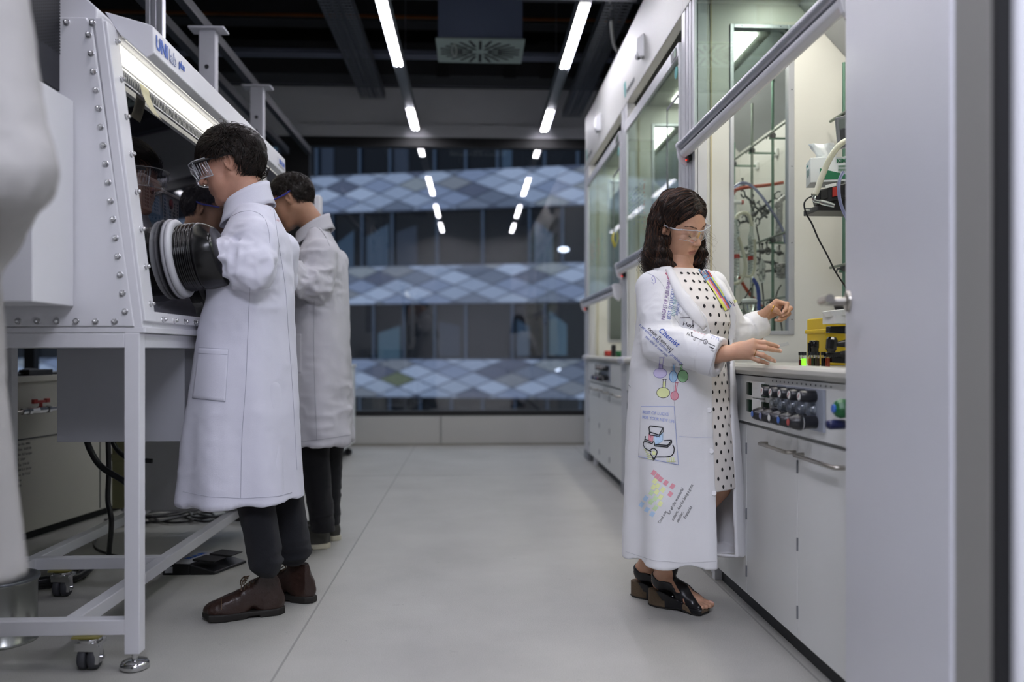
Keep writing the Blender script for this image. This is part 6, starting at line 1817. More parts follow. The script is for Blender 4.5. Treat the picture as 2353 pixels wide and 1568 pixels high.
# right hand (near) and left hand joints, placed from their sight lines
def J(x, y, Y): return px(x, y, Y)
YR = 2.70
rw = J(1668, 813, YR + .02)
R_idx = [J(1730, 786, YR - .006), J(1757, 788.5, YR - .012), J(1775, 793, YR), J(1788, 796.5, YR + .010)]
R_mid = [J(1728, 796, YR - .012), J(1758.5, 800, YR - .020), J(1776, 804, YR - .008), J(1793, 807, YR + .004)]
R_rng = [J(1724, 808, YR - .012), J(1752.5, 817, YR - .026), J(1767, 824, YR - .014), J(1780, 830, YR)]
R_pky = [J(1718, 819, YR - .004), J(1743, 829, YR - .020), J(1753.5, 832.5, YR - .012), J(1765, 836, YR - .002)]
R_thb = [J(1690, 797, YR + .030), J(1722, 792, YR + .055), J(1755, 796, YR + .058), J(1782, 799, YR + .036)]
def hand(P, wr, fore, fingers, thumb, pr=.0105):
    d = d_cone(P, fore, wr, .030, .0255)
    mcps = [f_[0] for f_ in fingers]
    for i, m in enumerate(mcps):
        d = smin(d, d_cone(P, wr + (m - wr) * .12, m, .0165, .0118), .014)
    for i in range(3):
        d = smin(d, d_cone(P, (mcps[i] + mcps[i + 1]) / 2 * .55 + wr * .45, (mcps[i] + mcps[i + 1]) / 2, .0150, .0105), .010)
    d = smin(d, d_cone(P, wr, (thumb[0] + thumb[1]) / 2, .018, .015), .016)
    fd = None
    for fi, r0 in zip(fingers, (.0095, .0098, .0092, .0080)):
        e = d_cone(P, fi[0], fi[1], r0 * 1.06, r0 * .92); e = smin(e, d_cone(P, fi[1], fi[2], r0 * .94, r0 * .82), .003); e = smin(e, d_cone(P, fi[2], fi[3], r0 * .84, r0 * .66), .003)
        e = smin(e, d_ell(P, fi[1], (r0 * 1.04,) * 3), .003)
        fd = e if fd is None else np.minimum(fd, e)
    e = chain(P, thumb, [.0150, .0125, .0108, .0085], .004)
    fd = np.minimum(fd, e)
    return smin(d, fd, .006)
fR = rw + (rw - R_mid[0]) / np.linalg.norm(rw - R_mid[0]) * .09 + V(0, .03, .005)
YL = 3.18
lw = J(1748, 731, YL + .01)
L_idx = [J(1784, 694, YL + .005), J(1808, 699, YL - .006), J(1806, 711, YL - .018), J(1797, 719, YL - .024)]
L_mid = [J(1791, 700, YL + .020), J(1815.5, 709, YL + .010), J(1808, 719.5, YL - .008), J(1797, 725, YL - .016)]
L_rng = [J(1791, 710, YL + .034), J(1812, 721, YL + .022), J(1803, 730, YL + .004), J(1790, 733, YL - .004)]
L_pky = [J(1785, 718, YL + .044), J(1803, 731, YL + .034), J(1794, 737, YL + .018), J(1782, 736, YL + .010)]
L_thb = [J(1757, 721, YL - .014), J(1769, 707, YL - .030), J(1781, 712, YL - .036), J(1792, 719, YL - .034)]
fL = J(1738, 770, YL + .04)
shRw = px(1500, 662, 2.93); elRw = px(1520, 786, 2.86); cuR = px(1652, 822, 2.735)
shLw = px(1638, 655, 3.13); elLw = px(1692, 768, 3.20); cuL = px(1752, 742, 3.21)
bodyk = [(.40, .0, 0, .11, .14, 2.2), (.62, .0, 0, .125, .17, 2.2), (.80, 0, 0, .125, .17, 2.2), (.96, .0, 0, .11, .135, 2.2), (1.08, .02, 0, .12, .14, 2.2), (1.17, .0, 0, .10, .165, 2.3), (1.235, -.015, 0, .075, .14, 2.2), (1.27, -.02, 0, .045, .07, 2.0)]
bl = loft_fn(bodyk, Fw, (WX, WY))
parts = []
v, f = nets(lambda P: head_fn(P, CW, MW, sW, True, neckW, .046), CW - V(.16, .16, .23), CW + V(.16, .16, .16), .002)
q = ((v - CW) @ MW) / sW; add_mesh(parts, relax(v, f, 1), f, head_region(q)[f[:, 0]])
def nails_region(v, fingers, thumb, face):
    reg = np.zeros(len(v), int)
    for fi, n_ in zip(fingers + [thumb], [face] * 5):
        d = fi[3] - fi[2]; L_ = np.linalg.norm(d); d = d / L_
        c = fi[3] + d * .0015 - d * .002 + n_ * .005
        k = v - c; a = k @ d; rest = k - np.outer(a, d)
        side = np.cross(d, n_); b_ = rest @ side; h_ = rest @ n_
        reg |= ((a / .0062) ** 2 + (b_ / .0052) ** 2 < 1) & (h_ > -.004)
    return reg
v, f = nets(lambda P: hand(P, rw, fR, [R_idx, R_mid, R_rng, R_pky], R_thb), V(.70, 2.60, .83), V(1.05, 2.86, 1.04), .0015)
reg = nails_region(v, [R_idx, R_mid, R_rng, R_pky], R_thb, V(0, -.85, .5)); v = relax(v, f, 1)
add_mesh(parts, v, f, reg[f].min(1) * 2)
v, f = nets(lambda P: hand(P, lw, fL, [L_idx, L_mid, L_rng, L_pky], L_thb), V(1.04, 3.06, .95), V(1.30, 3.32, 1.20), .0015)
reg = nails_region(v, [L_idx, L_mid, L_rng, L_pky], L_thb, V(.3, -.9, .1)); v = relax(v, f, 1)
add_mesh(parts, v, f, reg[f].min(1) * 2)
# feet
toeR = atz(1628, 1412, 0); heelR = atz(1498, 1389, 0)
def footframe(toe, heel):
    toe, heel = npv(toe), npv(heel); L_ = np.linalg.norm(toe - heel); d = (toe - heel) / L_; return heel, np.stack([d, V(-d[1], d[0], 0), V(0, 0, 1)], 1), L_
H1, MF1, LF1 = footframe(toeR, heelR)
H2 = H1 + V(-.045, .115, 0); MF2 = MF1
def foot_base(x, L_): return np.interp(x, [0, .05, .12, .17, L_], [.062, .060, .036, .022, .020])
def foot_fn(P, H, MF, L_, leg):
    q = (P - H) @ MF; x = q[:, 0]
    d = d_ell(q, (.034, 0, .092), (.032, .026, .034))
    d = smin(d, d_cone(q, (.045, 0, .10), (.125, .004, .068), .030, .026), .02)
    d = smin(d, d_cone(q, (.12, .010, .060), (.178, .014, .040), .024, .020), .015)
    d = smin(d, d_cone(q, (.12, -.012, .055), (.165, -.020, .038), .022, .016), .015)
    toes = [(.172, .024, .222, .022, .0125), (.178, .008, .222, .007, .0092), (.176, -.005, .214, -.008, .0086), (.172, -.017, .204, -.021, .0082), (.166, -.028, .194, -.033, .0078)]
    for (xa, ya, xb, yb, r_) in toes:
        d = smin(d, d_cone(q, (xa, ya, .034), (xb, yb, .020 + r_ * .9), r_ * 1.15, r_), .005)
    for k, (xm, sm) in enumerate(((.045, .024), (.05, -.024))): d = smin(d, d_ell(q, (xm, sm, .118), (.012, .010, .012)), .01)
    an = (leg[0] - H) @ MF; kn = (leg[1] - H) @ MF
    d = smin(d, d_cone(q, (.042, 0, .105), tuple(an), .034, .036), .02); d = smin(d, d_cone(q, tuple(an), tuple(kn), .036, .056), .02)
    return d
leg1 = [px(1530, 1305, 3.04), WL(.06, -.055, .46)]; leg2 = [leg1[0] + V(-.035, .115, 0), WL(.085, .085, .46)]
for H_, lg in ((H1, leg1), (H2, leg2)):
    lo_ = np.minimum(H_, H_ + MF1[:, 0] * LF1) - V(.06, .06, 0); hi_ = np.maximum(H_, H_ + MF1[:, 0] * LF1) + V(.07, .07, 0)
    v, f = nets(lambda P: foot_fn(P, H_, MF1, LF1, lg), V(lo_[0], lo_[1], .01), V(hi_[0], hi_[1], .24), .0025); v = relax(v, f, 1)
    qq = (v - H_) @ MF1; reg = (qq[:, 2] > .036) & (((qq[:, 0] - .224) / .010) ** 2 + ((qq[:, 1] - .022) / .010) ** 2 < 1)
    add_mesh(parts, v, f, reg[f].min(1) * 2)
def wb(P):
    d = bl(P)
    d = smin(d, d_cone(P, neckW, CW - V(0, 0, .07), .045, .04), .02)
    for a in ([shRw, elRw, fR], [shLw, elLw, fL]): d = smin(d, chain(P, a, [.045, .036, .030]), .02)
    for lg in (leg1, leg2): d = smin(d, chain(P, [WL(0, 0, .6) + (lg[1] - WL(.07, 0, .46)) * .8, lg[1], lg[1] * .5 + lg[0] * .5, lg[0]], [.075, .056, .054, .037]), .02)
    return d
v, f = nets(wb, V(.45, 2.66, .14), V(1.22, 3.40, 1.34), .010); v = relax(v, f, 1); add_mesh(parts, v, f, 0)
woman = merged('person', parts, [skin_w, lip_m, nail_m]); tag(woman, 'dark-haired woman in scribbled white lab coat over a polka dot dress', 'person')

# dress
dk = [(.458, .026, .0, .158, .187, 2.3), (.62, .020, 0, .152, .188, 2.3), (.80, .01, 0, .142, .185, 2.3), (.95, .012, 0, .130, .155, 2.2), (1.06, .028, 0, .142, .155, 2.2), (1.13, .024, 0, .132, .165, 2.2), (1.19, .006, 0, .108, .160, 2.2), (1.235, -.006, 0, .088, .115, 2.1), (1.262, -.012, 0, .068, .075, 2.0)]
dl = loft_fn(dk, Fw, (WX, WY))
def dressf(P):
    d = dl(P); z = P[:, 2]
    d = np.where(z < .7, np.maximum(d, -(d + .016)), d)
    return smax(d, -(d_cone(P, neckW + V(0, 0, .02), CW - V(0, 0, .05), .052, .05)), .006)
v, f = nets(dressf, V(.50, 2.75, .44), V(1.05, 3.32, 1.29), .005); v = relax(v, f, 2); n = np_normals(v, f)
v = v + n * (.0012 * vnoise(v * np.array([14, 14, 4])) + .0022 * np.exp(-((v[:, 2] - .97) / .06) ** 2) * ridge(v * np.array([8, 8, 26])))[:, None]
dress_m = cloth_mat('dress_cream', '#e2ddd8')
dress = np_obj('dress', v, f, [dress_m], woman)
bvd = bvh_of(dress)
b = MB(); dot_m = mat('dot_black', '#0b0b10', .8)
row = 0; z = .475
while z < 1.245:
    for k in range(-9, 10):
        an = math.radians(k * 16.5 + (8.2 if row % 2 else 0))
        o = Vector(WL(0.01, 0, z)); dr = Vector(Fw * math.cos(an) + Lw * math.sin(an))
        h_ = bvd.ray_cast(o + dr * .5, -dr)
        if h_[0] is None: continue
        nn = h_[1] if h_[1].dot(dr) > 0 else -h_[1]
        d_, u_, w_ = frame_axes(nn); c_ = h_[0] + nn * .0009
        b._add([c_ + (u_ * math.cos(2 * PI * i / 12) * .0058 + w_ * math.sin(2 * PI * i / 12) * .0072) for i in range(12)], [tuple(range(12))], True)
    z += .0305; row += 1
join_extra(dress, b, [dot_m])

# lab coat, open at the front
ck = [(.20, .012, .0, .188, .232, 2.2), (.45, .008, 0, .182, .226, 2.2), (.70, .000, 0, .174, .214, 2.2), (.90, 0, 0, .168, .205, 2.2), (1.0, .004, 0, .160, .188, 2.2), (1.08, .014, 0, .164, .182, 2.2), (1.15, .006, 0, .148, .186, 2.3), (1.21, -.006, 0, .118, .176, 2.3), (1.25, -.016, 0, .092, .135, 2.2), (1.285, -.022, 0, .072, .085, 2.0)]
cwl = loft_fn(ck, Fw, (WX, WY))
ZK = [.1, .5, .9, 1.0, 1.08, 1.14, 1.2, 1.25, 1.30]
PR = [-15, -14, -12, -12, -24, -36, -44, -52, -60]
PL = [24, 24, 28, 40, 38, 28, 24, 32, 50]
SH1 = Vector(Lw)
def coatf(P):
    d, phi, qf, ql = cwl(P, 0, True); z = P[:, 2]; ph = np.degrees(phi)
    eR = np.interp(z, ZK, PR); eL = np.interp(z, ZK, PL)
    lap = ((ph < eR) & (ph > eR - 26) | (ph > eL) & (ph < eL + 24)) & (z > 1.0)
    pla = ((ph < eR) & (ph > eR - 9)) & (z <= 1.0)
    d = d - np.clip((.95 - z) / .6, 0, 1) * .011 * np.cos(phi * 6 + 1.2)
    sh = np.maximum(d, -(d + .009)) - lap * .006 - pla * .0015
    gap = np.minimum(ph - eR, eL - ph) * (math.pi / 180) * .16
    sh = np.maximum(sh, gap)
    sh = np.maximum(sh, np.where(z > 1.262, z - 1.262 - .03 * (qf < -.02), -1))
    aR = chain(P, [shRw, elRw, cuR], [.062, .070, .062], .02)
    aL = chain(P, [shLw, elLw, cuL], [.054, .050, .046], .02)
    # hollow cuffs
    for arm, e_, c_, ro in ((0, elRw, cuR, .058), (1, elLw, cuL, .052)):
        ax = c_ - e_; Lc = np.linalg.norm(ax); ax = ax / Lc; t = (P - e_) @ ax
        dd = aR if arm == 0 else aL
        hollow = np.where(t > Lc * .55, np.maximum(dd, -(dd + .012)), dd)
        cuff = (t > Lc - .055) & (t < Lc + .02)
        hollow = hollow - cuff * .006
        hollow = np.maximum(hollow, t - Lc - .004)
        if arm == 0: aR = hollow
        else: aL = hollow
    d = smin(sh, aR, .012); d = smin(d, aL, .012)
    return np.maximum(d, .198 - z)
v, f = nets(coatf, V(.42, 2.60, .16), V(1.22, 3.46, 1.34), .0045); v = relax(v, f, 2); n = np_normals(v, f)
def foldw(v):
    z = v[:, 2]; w = np.clip((.95 - z) / .7, 0, 1)
    return w * .008 * vnoise(v * np.array([12, 12, 1.1]) + 4) + np.clip((1.0 - z) / .5, 0, 1) * .0022 * ridge(v * np.array([6, 6, 8]))
v = cloth_disp(v, n, .002, foldw, [(elRw, .11, .012), ((shRw + elRw) / 2 + V(.03, -.02, 0), .08, .006), (elLw, .09, .010)], 6.3, .0007)
coatW = np_obj('lab_coat', v, f, [coat_w], woman)
bvw = bvh_of(coatW)
# collar flaps
b = MB(); rows = []
for j in range(5):
    t = j / 4; row = []
    for k in range(21):
        a = math.radians(70 + 220 * k / 20); rr_ = .066 + .030 * t
        row.append(Vector(WL(-.020 + rr_ * 1.0 * math.cos(a), rr_ * 1.12 * math.sin(a), 1.292 - .045 * t + .006 * math.sin(t * 3) - .012 * math.cos(a))))
    rows.append(row)
b.grid(rows); b.build('collar', coat_w, coatW, solid=.003)
pk = patch(bvw, [(1473, 934), (1550, 934), (1559, 1069), (1467, 1050)][::1], .002)
pocket = None
if not any(p is None for r in pk for p in r):
    b = MB(); b.grid([r[::-1] for r in pk]); pocket = b.build('pocket', coat_w, coatW, solid=.001)
b = MB()
for (x, y) in ((1617.5, 755), (1629, 943), (1634, 1037), (1640, 1134)):
    c_ = proj(bvw, x, y, .0012)
    if c_ is None: continue
    nn = (CAMP - c_).normalized(); b.lathe(c_, nn, [(0, 0.0001), (0, .0085), (.002, .009), (.003, .008), (.002, .0055), (.0022, 0)], seg=20)
    d_, u_, w_ = frame_axes(nn)
b.build('button', mat('button_white', '#e6e6e8', .3), coatW)
inn = [(1553, 622), (1573, 650), (1594, 688), (1612, 722), (1623, 750)]; out_ = [(1529, 620), (1541, 655), (1558, 695), (1584, 728), (1614, 758)]
I_, O_ = smooth2(inn, 4), smooth2(out_, 4); rows = []
for (xa, ya), (xb, yb) in zip(I_, O_):
    r_ = [proj(bvw, xa + (xb - xa) * t, ya + (yb - ya) * t, .0055 if 0 < t < 1 else (.0045 if t == 0 else .0015)) for t in (0, .2, .4, .6, .8, 1)]
    if not any(p is None for p in r_): rows.append(r_)
if len(rows) > 3:
    b = MB(); b.grid(rows); b.build('lapel', coat_w, coatW, solid=.0015)
# ---- drawings and handwriting on the coat
ink = [mat('ink_black', '#15151c', .8), mat('ink_blue', '#2c50a8', .8), mat('ink_violet', '#8d84c4', .8), mat('ink_pink', '#c65a74', .8), mat('ink_purple', '#6c3f8c', .8), mat('ink_teal', '#3c8a94', .8),
       mat('felt_lilac', '#d6cdec', .85), mat('felt_blue', '#a8cbe6', .85), mat('felt_green', '#9fcf9c', .85), mat('felt_yellow', '#e9efb0', .85), mat('felt_red', '#e29ca8', .85), mat('felt_skyblue', '#bcd7f0', .85), mat('felt_palegreen', '#cfe6b6', .85), mat('ink_paleblue', '#a9b4e0', .85)]
b = MB()
def T(s_, size, x, y, ang, mi, **k): text_on(b, bvw, s_, size, x, y, ang, mi, **k)
def K(pts, mi, r=.0009, off=.0007): b.cur = mi; stroke(b, bvw, pts, r, off)
def FIL(pts, mi): b.cur = mi; fill_poly(b, bvw, pts)
T('Chemist', 17, 1512, 761, 40, 1, weight=.015, shear=.2)
T('noun [kem-ist]', 12.5, 1488, 757, 43, 0, shear=.1, sx=1.0, weight=.006)
T('someone who solves a problem', 10, 1468, 748, 43, 1, sx=1.04, shear=.1)
T('she also is now you', 9, 1482, 775, 42, 1, sx=.95, shear=.1)
T('NEVERSTOP PUBLISHING!', 12, 1527, 736, -81, 4, sx=.74)
T('BEST OF LUCK! I', 12, 1540, 735, -81, 1, sx=.80)
T('ENJOY THE STAY', 11, 1549, 727, -80, 5, sx=.72)
T('BOUNDARY', 9, 1557, 726, -78, 1, sx=.72)
K([(1497, 640), (1500, 634), (1505, 640), (1506, 649), (1501, 653)], 2); K([(1499, 642), (1500, 645)], 1); K([(1498, 649), (1500, 651)], 1)
K([(1555, 647), (1563, 668), (1570, 688), (1566, 693)], 3, .0016); K([(1530, 628), (1540, 650)], 3, .0014); K([(1532, 625), (1528, 631), (1534, 627)], 3); K([(1571, 672), (1569, 688), (1558, 692)], 3, .0014)
K([(1560, 655), (1566, 662), (1560, 668), (1567, 676), (1562, 682)], 4, .0018)
K([(1563, 731), (1592, 730), (1592, 755)], 0, .0012); T('Hey!', 14, 1568, 748, 14, 0, weight=.01)
K([(1588, 764), (1591, 774), (1603, 778), (1615, 783)], 0, .0011); K([(1591, 764), (1588, 774)], 0); K([(1627, 789), (1643, 796)], 0, .0011); K([(1630, 797), (1641, 802)], 0, .0016)
K([(1621 + 5 * math.cos(a), 786 + 5 * math.sin(a)) for a in np.linspace(0, 6.3, 14)], 0); T('A', 7, 1618.5, 788, 18, 0)
T('Fe', 9, 1577, 770, 20, 0); T('I2', 8, 1592, 782, 20, 0); T('Ac', 8, 1633, 807, 20, 0)
for k in range(4): K([(1632 + 5 * k, 770 + 2 * k), (1637 + 5 * k, 772 + 2 * k), (1635 + 5 * k, 778 + 2 * k)], 13)
for k in range(5): K([(1585 + 8 * k, 757 + 3 * k), (1590 + 8 * k, 759 + 3 * k)], 3, .0006)
# flasks
def flask(cx, cy, rx, ry, neck, mi, edge, tilt=0):
    out = [(cx + rx * math.cos(a), cy + ry * math.sin(a)) for a in np.linspace(0, 2 * PI, 22)[:-1]]
    FIL(out, mi); K(out + [out[0]], edge)
    (nx0, ny0), (nx1, ny1), w_ = neck
    K([(nx0 - w_, ny0), (nx1 - w_, ny1)], edge); K([(nx0 + w_, ny0), (nx1 + w_, ny1)], edge); K([(nx0 - w_ - 2, ny0), (nx0 + w_ + 2, ny0)], edge)
    FIL([(nx1 - w_, ny1 - 14), (nx1 + w_, ny1 - 14), (nx1 + w_, ny1), (nx1 - w_, ny1)], mi)
flask(1517, 858, 15, 11, ((1521, 822), (1518, 848), 4), 6, 2)
flask(1547, 866, 9, 13, ((1549, 836), (1548, 853), 2), 7, 1)
flask(1569, 865, 12, 14, ((1565, 838), (1566, 852), 2.5), 8, 0)
flask(1524, 903, 15, 12, ((1527, 872), (1526, 891), 3), 9, 0)
flask(1550, 910, 9, 10, ((1555, 880), (1552, 900), 2), 10, 3)
# pale lines on and around the pocket, book and lamp drawing
b2 = b; bP = MB(); bvp = bvh_of(pocket) if pocket else bvw
def KP(pts, mi, r=.0009): bP.cur = mi; stroke(bP, bvp, pts, r, .0016)
def FP(pts, mi): bP.cur = mi; fill_poly(bP, bvp, pts, .0022)
text_on(bP, bvp, 'BEST OF LUCKS', 10, 1477, 950, 6, 13, sx=.85, off=.0022); text_on(bP, bvp, 'FOR YOUR NEW LIFE', 10, 1476, 962, 8, 13, sx=.78, off=.0022)
FP([(1492, 998), (1502, 1001), (1500, 1018), (1491, 1012)], 10); FP([(1504, 1000), (1523, 998), (1522, 1016), (1506, 1024)], 11); FP([(1510, 1003), (1524, 994), (1524, 1012), (1514, 1020)], 11)
KP([(1492, 983), (1495, 979), (1524, 983), (1515, 1000), (1493, 993), (1492, 983)], 0, .0013); KP([(1493, 993), (1494, 1000), (1514, 1003), (1524, 993), (1524, 984)], 0, .0013)
KP([(1492, 997), (1491, 1014)], 0); KP([(1506, 1003), (1507, 1020)], 0); KP([(1523, 995), (1523, 1012)], 0)
KP([(1484, 1003), (1482, 1014), (1499, 1020), (1502, 1015)], 0, .0012); KP([(1483, 1010), (1499, 1016)], 0)
KP([(1505, 1018), (1505, 1025), (1534, 1028), (1543, 1018), (1543, 1012), (1526, 1013)], 0, .0013); KP([(1505, 1022), (1534, 1024), (1543, 1013)], 0, .0013)
KP(smooth2([(1481, 1014), (1479, 1022), (1484, 1031), (1497, 1038)]), 0, .0012); KP(smooth2([(1546, 1023), (1549, 1032), (1546, 1044), (1535, 1050), (1508, 1051), (1504, 1056)]), 0, .0012)
KP(smooth2([(1501, 1052), (1495, 1042), (1496, 1034), (1503, 1031), (1510, 1037), (1509, 1045), (1505, 1052)]), 0, .0012); FP([(1499, 1036), (1507, 1038), (1507, 1046), (1500, 1046)], 9)
KP([(1500, 1053), (1506, 1055), (1501, 1057), (1505, 1058)], 0, .0018)
for k in range(5): KP([(1481 + 2 * k, 1033 + 5 * k), (1487 + 4 * k, 1036 + 5 * k)], 9)
for k in range(4): KP([(1533 + 5 * k, 1052), (1533 + 5 * k, 1062), (1537 + 5 * k, 1060)], 9, .0011)
if pocket: 
    KP([(1474, 935), (1549, 935), (1558, 1068), (1468, 1049)], 13, .0004)
    join_extra(pocket, bP, ink)
# colour chart of small squares
def sq(cx, cy, w_, h_, ang, mi):
    ca, sa = math.cos(math.radians(ang)), math.sin(math.radians(ang))
    FIL([(cx + x * w_ / 2 * ca - y * h_ / 2 * sa, cy + x * w_ / 2 * sa + y * h_ / 2 * ca) for x, y in ((-1, -1), (1, -1), (1, 1), (-1, 1))], mi)
for (x, y, mi) in [(1502.5, 1087, 10), (1510.5, 1095, 10), (1518, 1102, 10), (1530, 1110, 10), (1545, 1118, 10), (1540, 1136, 10),
                   (1505, 1106, 9), (1511, 1117, 9), (1523, 1126, 9), (1509, 1131, 9), (1518, 1143, 9), (1502, 1120, 9), (1517, 1158, 9),
                   (1497, 1133, 12), (1506, 1146, 12), (1496, 1154, 12), (1506, 1168, 12), (1484, 1146, 11), (1474.5, 1160, 11), (1487, 1172, 11), (1499, 1182, 11)]:
    sq(x, y, 9.5, 11.5, 33, mi)
for i, (s_, x, y, sz) in enumerate([('Thank you', 1516, 1206, 9.5), ('for all the wonderful', 1538, 1184, 10), ('colours. And for being a great', 1547, 1198, 10), ('teacher.', 1558, 1202, 10), ('Franziska', 1575, 1194, 10.5)]):
    T(s_, sz, x, y, -61, 0, sx=.82 if i != 2 else .78, shear=.3)
K([(1441, 880), (1449, 890)], 0); K([(1447, 720), (1450, 760)], 2); T('WIR', 8, 1451, 765, -80, 4)
# far front panel, yellow and purple marks
FIL([(1684, 690), (1690, 688), (1693, 694), (1688, 698)], 9); K([(1676, 692), (1682, 699)], 0, .0012); K([(1683, 695), (1687, 704)], 4, .0014)
K([(1560, 1003), (1600, 1006), (1655, 1004)], 13, .0003)
join_extra(coatW, b, ink)
seams = MB(); stroke(seams, bvw, smooth2([(1480, 625), (1510, 640), (1530, 670), (1545, 720), (1560, 745)]), .0006); stroke(seams, bvw, [(1438, 1268), (1500, 1288), (1570, 1294), (1658, 1290)], .0006); stroke(seams, bvw, [(1550, 936), (1545, 860), (1552, 840)], .0005)
stroke(seams, bvw, smooth2([(1628, 862), (1640, 820), (1652, 790), (1648, 772)]), .0007)
join_extra(coatW, seams, [mat('seam_white', '#bcbcc0', .9)])

# lanyard
lan = [mat('lanyard_blue', '#6f9fc8', .7), mat('lanyard_red', '#c0503e', .7), mat('lanyard_yellow', '#d8dc6a', .7), mat('lanyard_pink', '#c79ac8', .7), mat('lanyard_navy', '#3a4f86', .7), mat('lanyard_orange', '#d08a3e', .7)]
b = MB()
cl_ = [(1603, 604), (1617, 624), (1632, 646), (1647, 668), (1660, 690), (1672, 710)]
rows = []
cs = smooth2(cl_, 5); nst = 6
for i, (x, y) in enumerate(cs):
    x1_, y1_ = cs[min(i + 1, len(cs) - 1)]; x0_, y0_ = cs[max(i - 1, 0)]
    dx, dy = x1_ - x0_, y1_ - y0_; L_ = math.hypot(dx, dy); nx_, ny_ = -dy / L_, dx / L_
    rowp = []
    for k in range(nst + 1):
        s_ = (k / nst - .5) * 19
        p1 = proj(bvd, x + nx_ * s_, y + ny_ * s_, .004); p2 = proj(bvw, x + nx_ * s_, y + ny_ * s_, .003)
        c_ = [p for p in (p1, p2) if p is not None]
        rowp.append(min(c_, key=lambda p: (p - CAMP).length) if c_ else None)
    rows.append(rowp)
for i in range(len(rows) - 1):
    for k in range(nst):
        q4 = [rows[i][k], rows[i][k + 1], rows[i + 1][k + 1], rows[i + 1][k]]
        if any(p is None for p in q4) or max((q4[a] - q4[a - 1]).length for a in range(4)) > .03: continue
        b.cur = (0 if k >= 2 else [1, 4][k]) if i < 9 else [2, 0, 4, 1, 3, 2][(k + (i > 18)) % 6]
        b._add(q4, [(0, 1, 2, 3)], True)
lany = b.build('lanyard', lan, woman)
b = MB(); bl_ = bvh_of(lany)
text_on(b, bl_, 'ZEIT', 13, 1608, 622, 55, 0, off=.0012, weight=.01); join_extra(lany, b, [lan[1]])

# sandals
cork = mat('cork', '#5f4f3c', .85, var=.45, scale=220); strap_m = mat('black_leather', '#0f0e12', .3)
for H_, lg in ((H1, leg1), (H2, leg2)):
    q0 = H_
    def wedge(P):
        q = (P - H_) @ MF1; x = q[:, 0]
        hw = np.interp(x, [-.012, .0, .03, .08, .13, .17, .21, LF1 - .012, LF1], [.006, .022, .031, .030, .036, .043, .040, .024, .004]); cy_ = np.interp(x, [0, .1, .2, LF1], [0, 0, -.004, .002])
        top = foot_base(x, LF1); bot = np.interp(x, [-.012, .075, .12, .17, LF1 - .03, LF1], [.004, .004, .014, .004, .004, .010])
        return smax(np.maximum(np.abs(q[:, 1] - cy_) - hw, np.maximum(-.012 - x, x - LF1)), np.maximum(q[:, 2] - top, bot - q[:, 2]), .003)
    def outsole(P):
        q = (P - H_) @ MF1; x = q[:, 0]
        hw = np.interp(x, [-.012, .0, .03, .08, .13, .17, .21, LF1 - .012, LF1], [.006, .022, .031, .030, .036, .043, .040, .024, .004]) + .0012; cy_ = np.interp(x, [0, .1, .2, LF1], [0, 0, -.004, .002])
        bot = np.interp(x, [-.012, .075, .12, .17, LF1 - .03, LF1], [.0, .0, .010, .0, .0, .007])
        return np.maximum(np.maximum(np.abs(q[:, 1] - cy_) - hw, np.maximum(-.014 - x, x - LF1 - .002)), np.maximum(q[:, 2] - bot - .0055, bot - q[:, 2]))
    def straps(P):
        q = (P - H_) @ MF1; x, y, z_ = q[:, 0], q[:, 1], q[:, 2]
        fd = np.minimum(foot_fn(P, H_, MF1, LF1, lg), wedge(P) + .0008)
        shell = np.maximum(fd - .0035, -(fd + .001))
        s1 = np.abs((x - .112) - y * 1.1 + (z_ - .05) * .75) * .66 - .025     # crossing band one
        s2 = np.abs((x - .138) + y * 1.0 + (z_ - .04) * .5) * .70 - .021      # crossing band two
        s1 = np.maximum(s1, .03 - z_ - 0 * x) * 1.0; s1 = np.maximum(s1, z_ - .105)
        low = np.maximum(np.maximum(np.abs(x - .10) - .036, y), z_ - .07)
        s3 = np.maximum(np.abs(z_ - .104 - (x - .03) * -.55) * .9 - .0075, x - .085)
        side = np.minimum(np.minimum(s1, s2), low)
        d = np.minimum(np.maximum(side, .006 - z_), s3)
        return np.maximum(shell, d)
    lo_ = np.minimum(H_, H_ + MF1[:, 0] * LF1) - V(.06, .06, .003); hi_ = np.maximum(H_, H_ + MF1[:, 0] * LF1) + V(.07, .07, 0)
    bx_ = (V(lo_[0], lo_[1], -.004), V(hi_[0], hi_[1], .16))
    v, f = nets(straps, *bx_, .0022); v = relax(v, f, 1); sd_ = np_obj('sandal', v, f, [strap_m], woman)
    v, f = nets(wedge, *bx_, .003); np_obj('cork_wedge', relax(v, f, 1), f, [cork], sd_)
    v, f = nets(outsole, *bx_, .0022); np_obj('outsole', v, f, [sole_d], sd_)
    b = MB(); c_ = Vector(H_ + MF1 @ V(.098, -.0385, .055)); b.ball(c_, .0035); b.build('stud', chrome, sd_)

# safety glasses
h = L2W(CW, MW, sW)
b = MB(); rows = []
for z_ in np.linspace(.024, -.022, 6):
    rows.append([h(.100 + .008 - 5.2 * y * y - (.010 if z_ < 0 else 0) * (1 - abs(y) * 8) * (abs(z_) / .022), y, z_ - (.006 * math.cos(y * 45) if z_ < -.0 else 0) + (0.004 if abs(y) > .02 else 0)) for y in np.linspace(-.072, .072, 21)])
b.grid(rows); gl = b.build('safety_glasses', lens_m, woman)
b = MB(); b.tube([p + Vector((0, 0, 0)) for p in rows[0]], .0022, seg=6); b.tube(rows[-1], .0008, seg=5); b.tube([rows[0][10], rows[3][10]], .0018, seg=6)
for sg, k_ in ((-1, 0), (1, -1)):
    b.tube(spline([rows[0][k_], h(.062, sg * .079, .022), h(.03, sg * .083, .018), h(.0, sg * .085, .018)], 5), .0032, seg=6)
b.build('glasses_frame', edge_cl, gl)
eyebrows(woman, CW, MW, sW, 5, hair_m)
R_ = np.random.RandomState(4); it = []
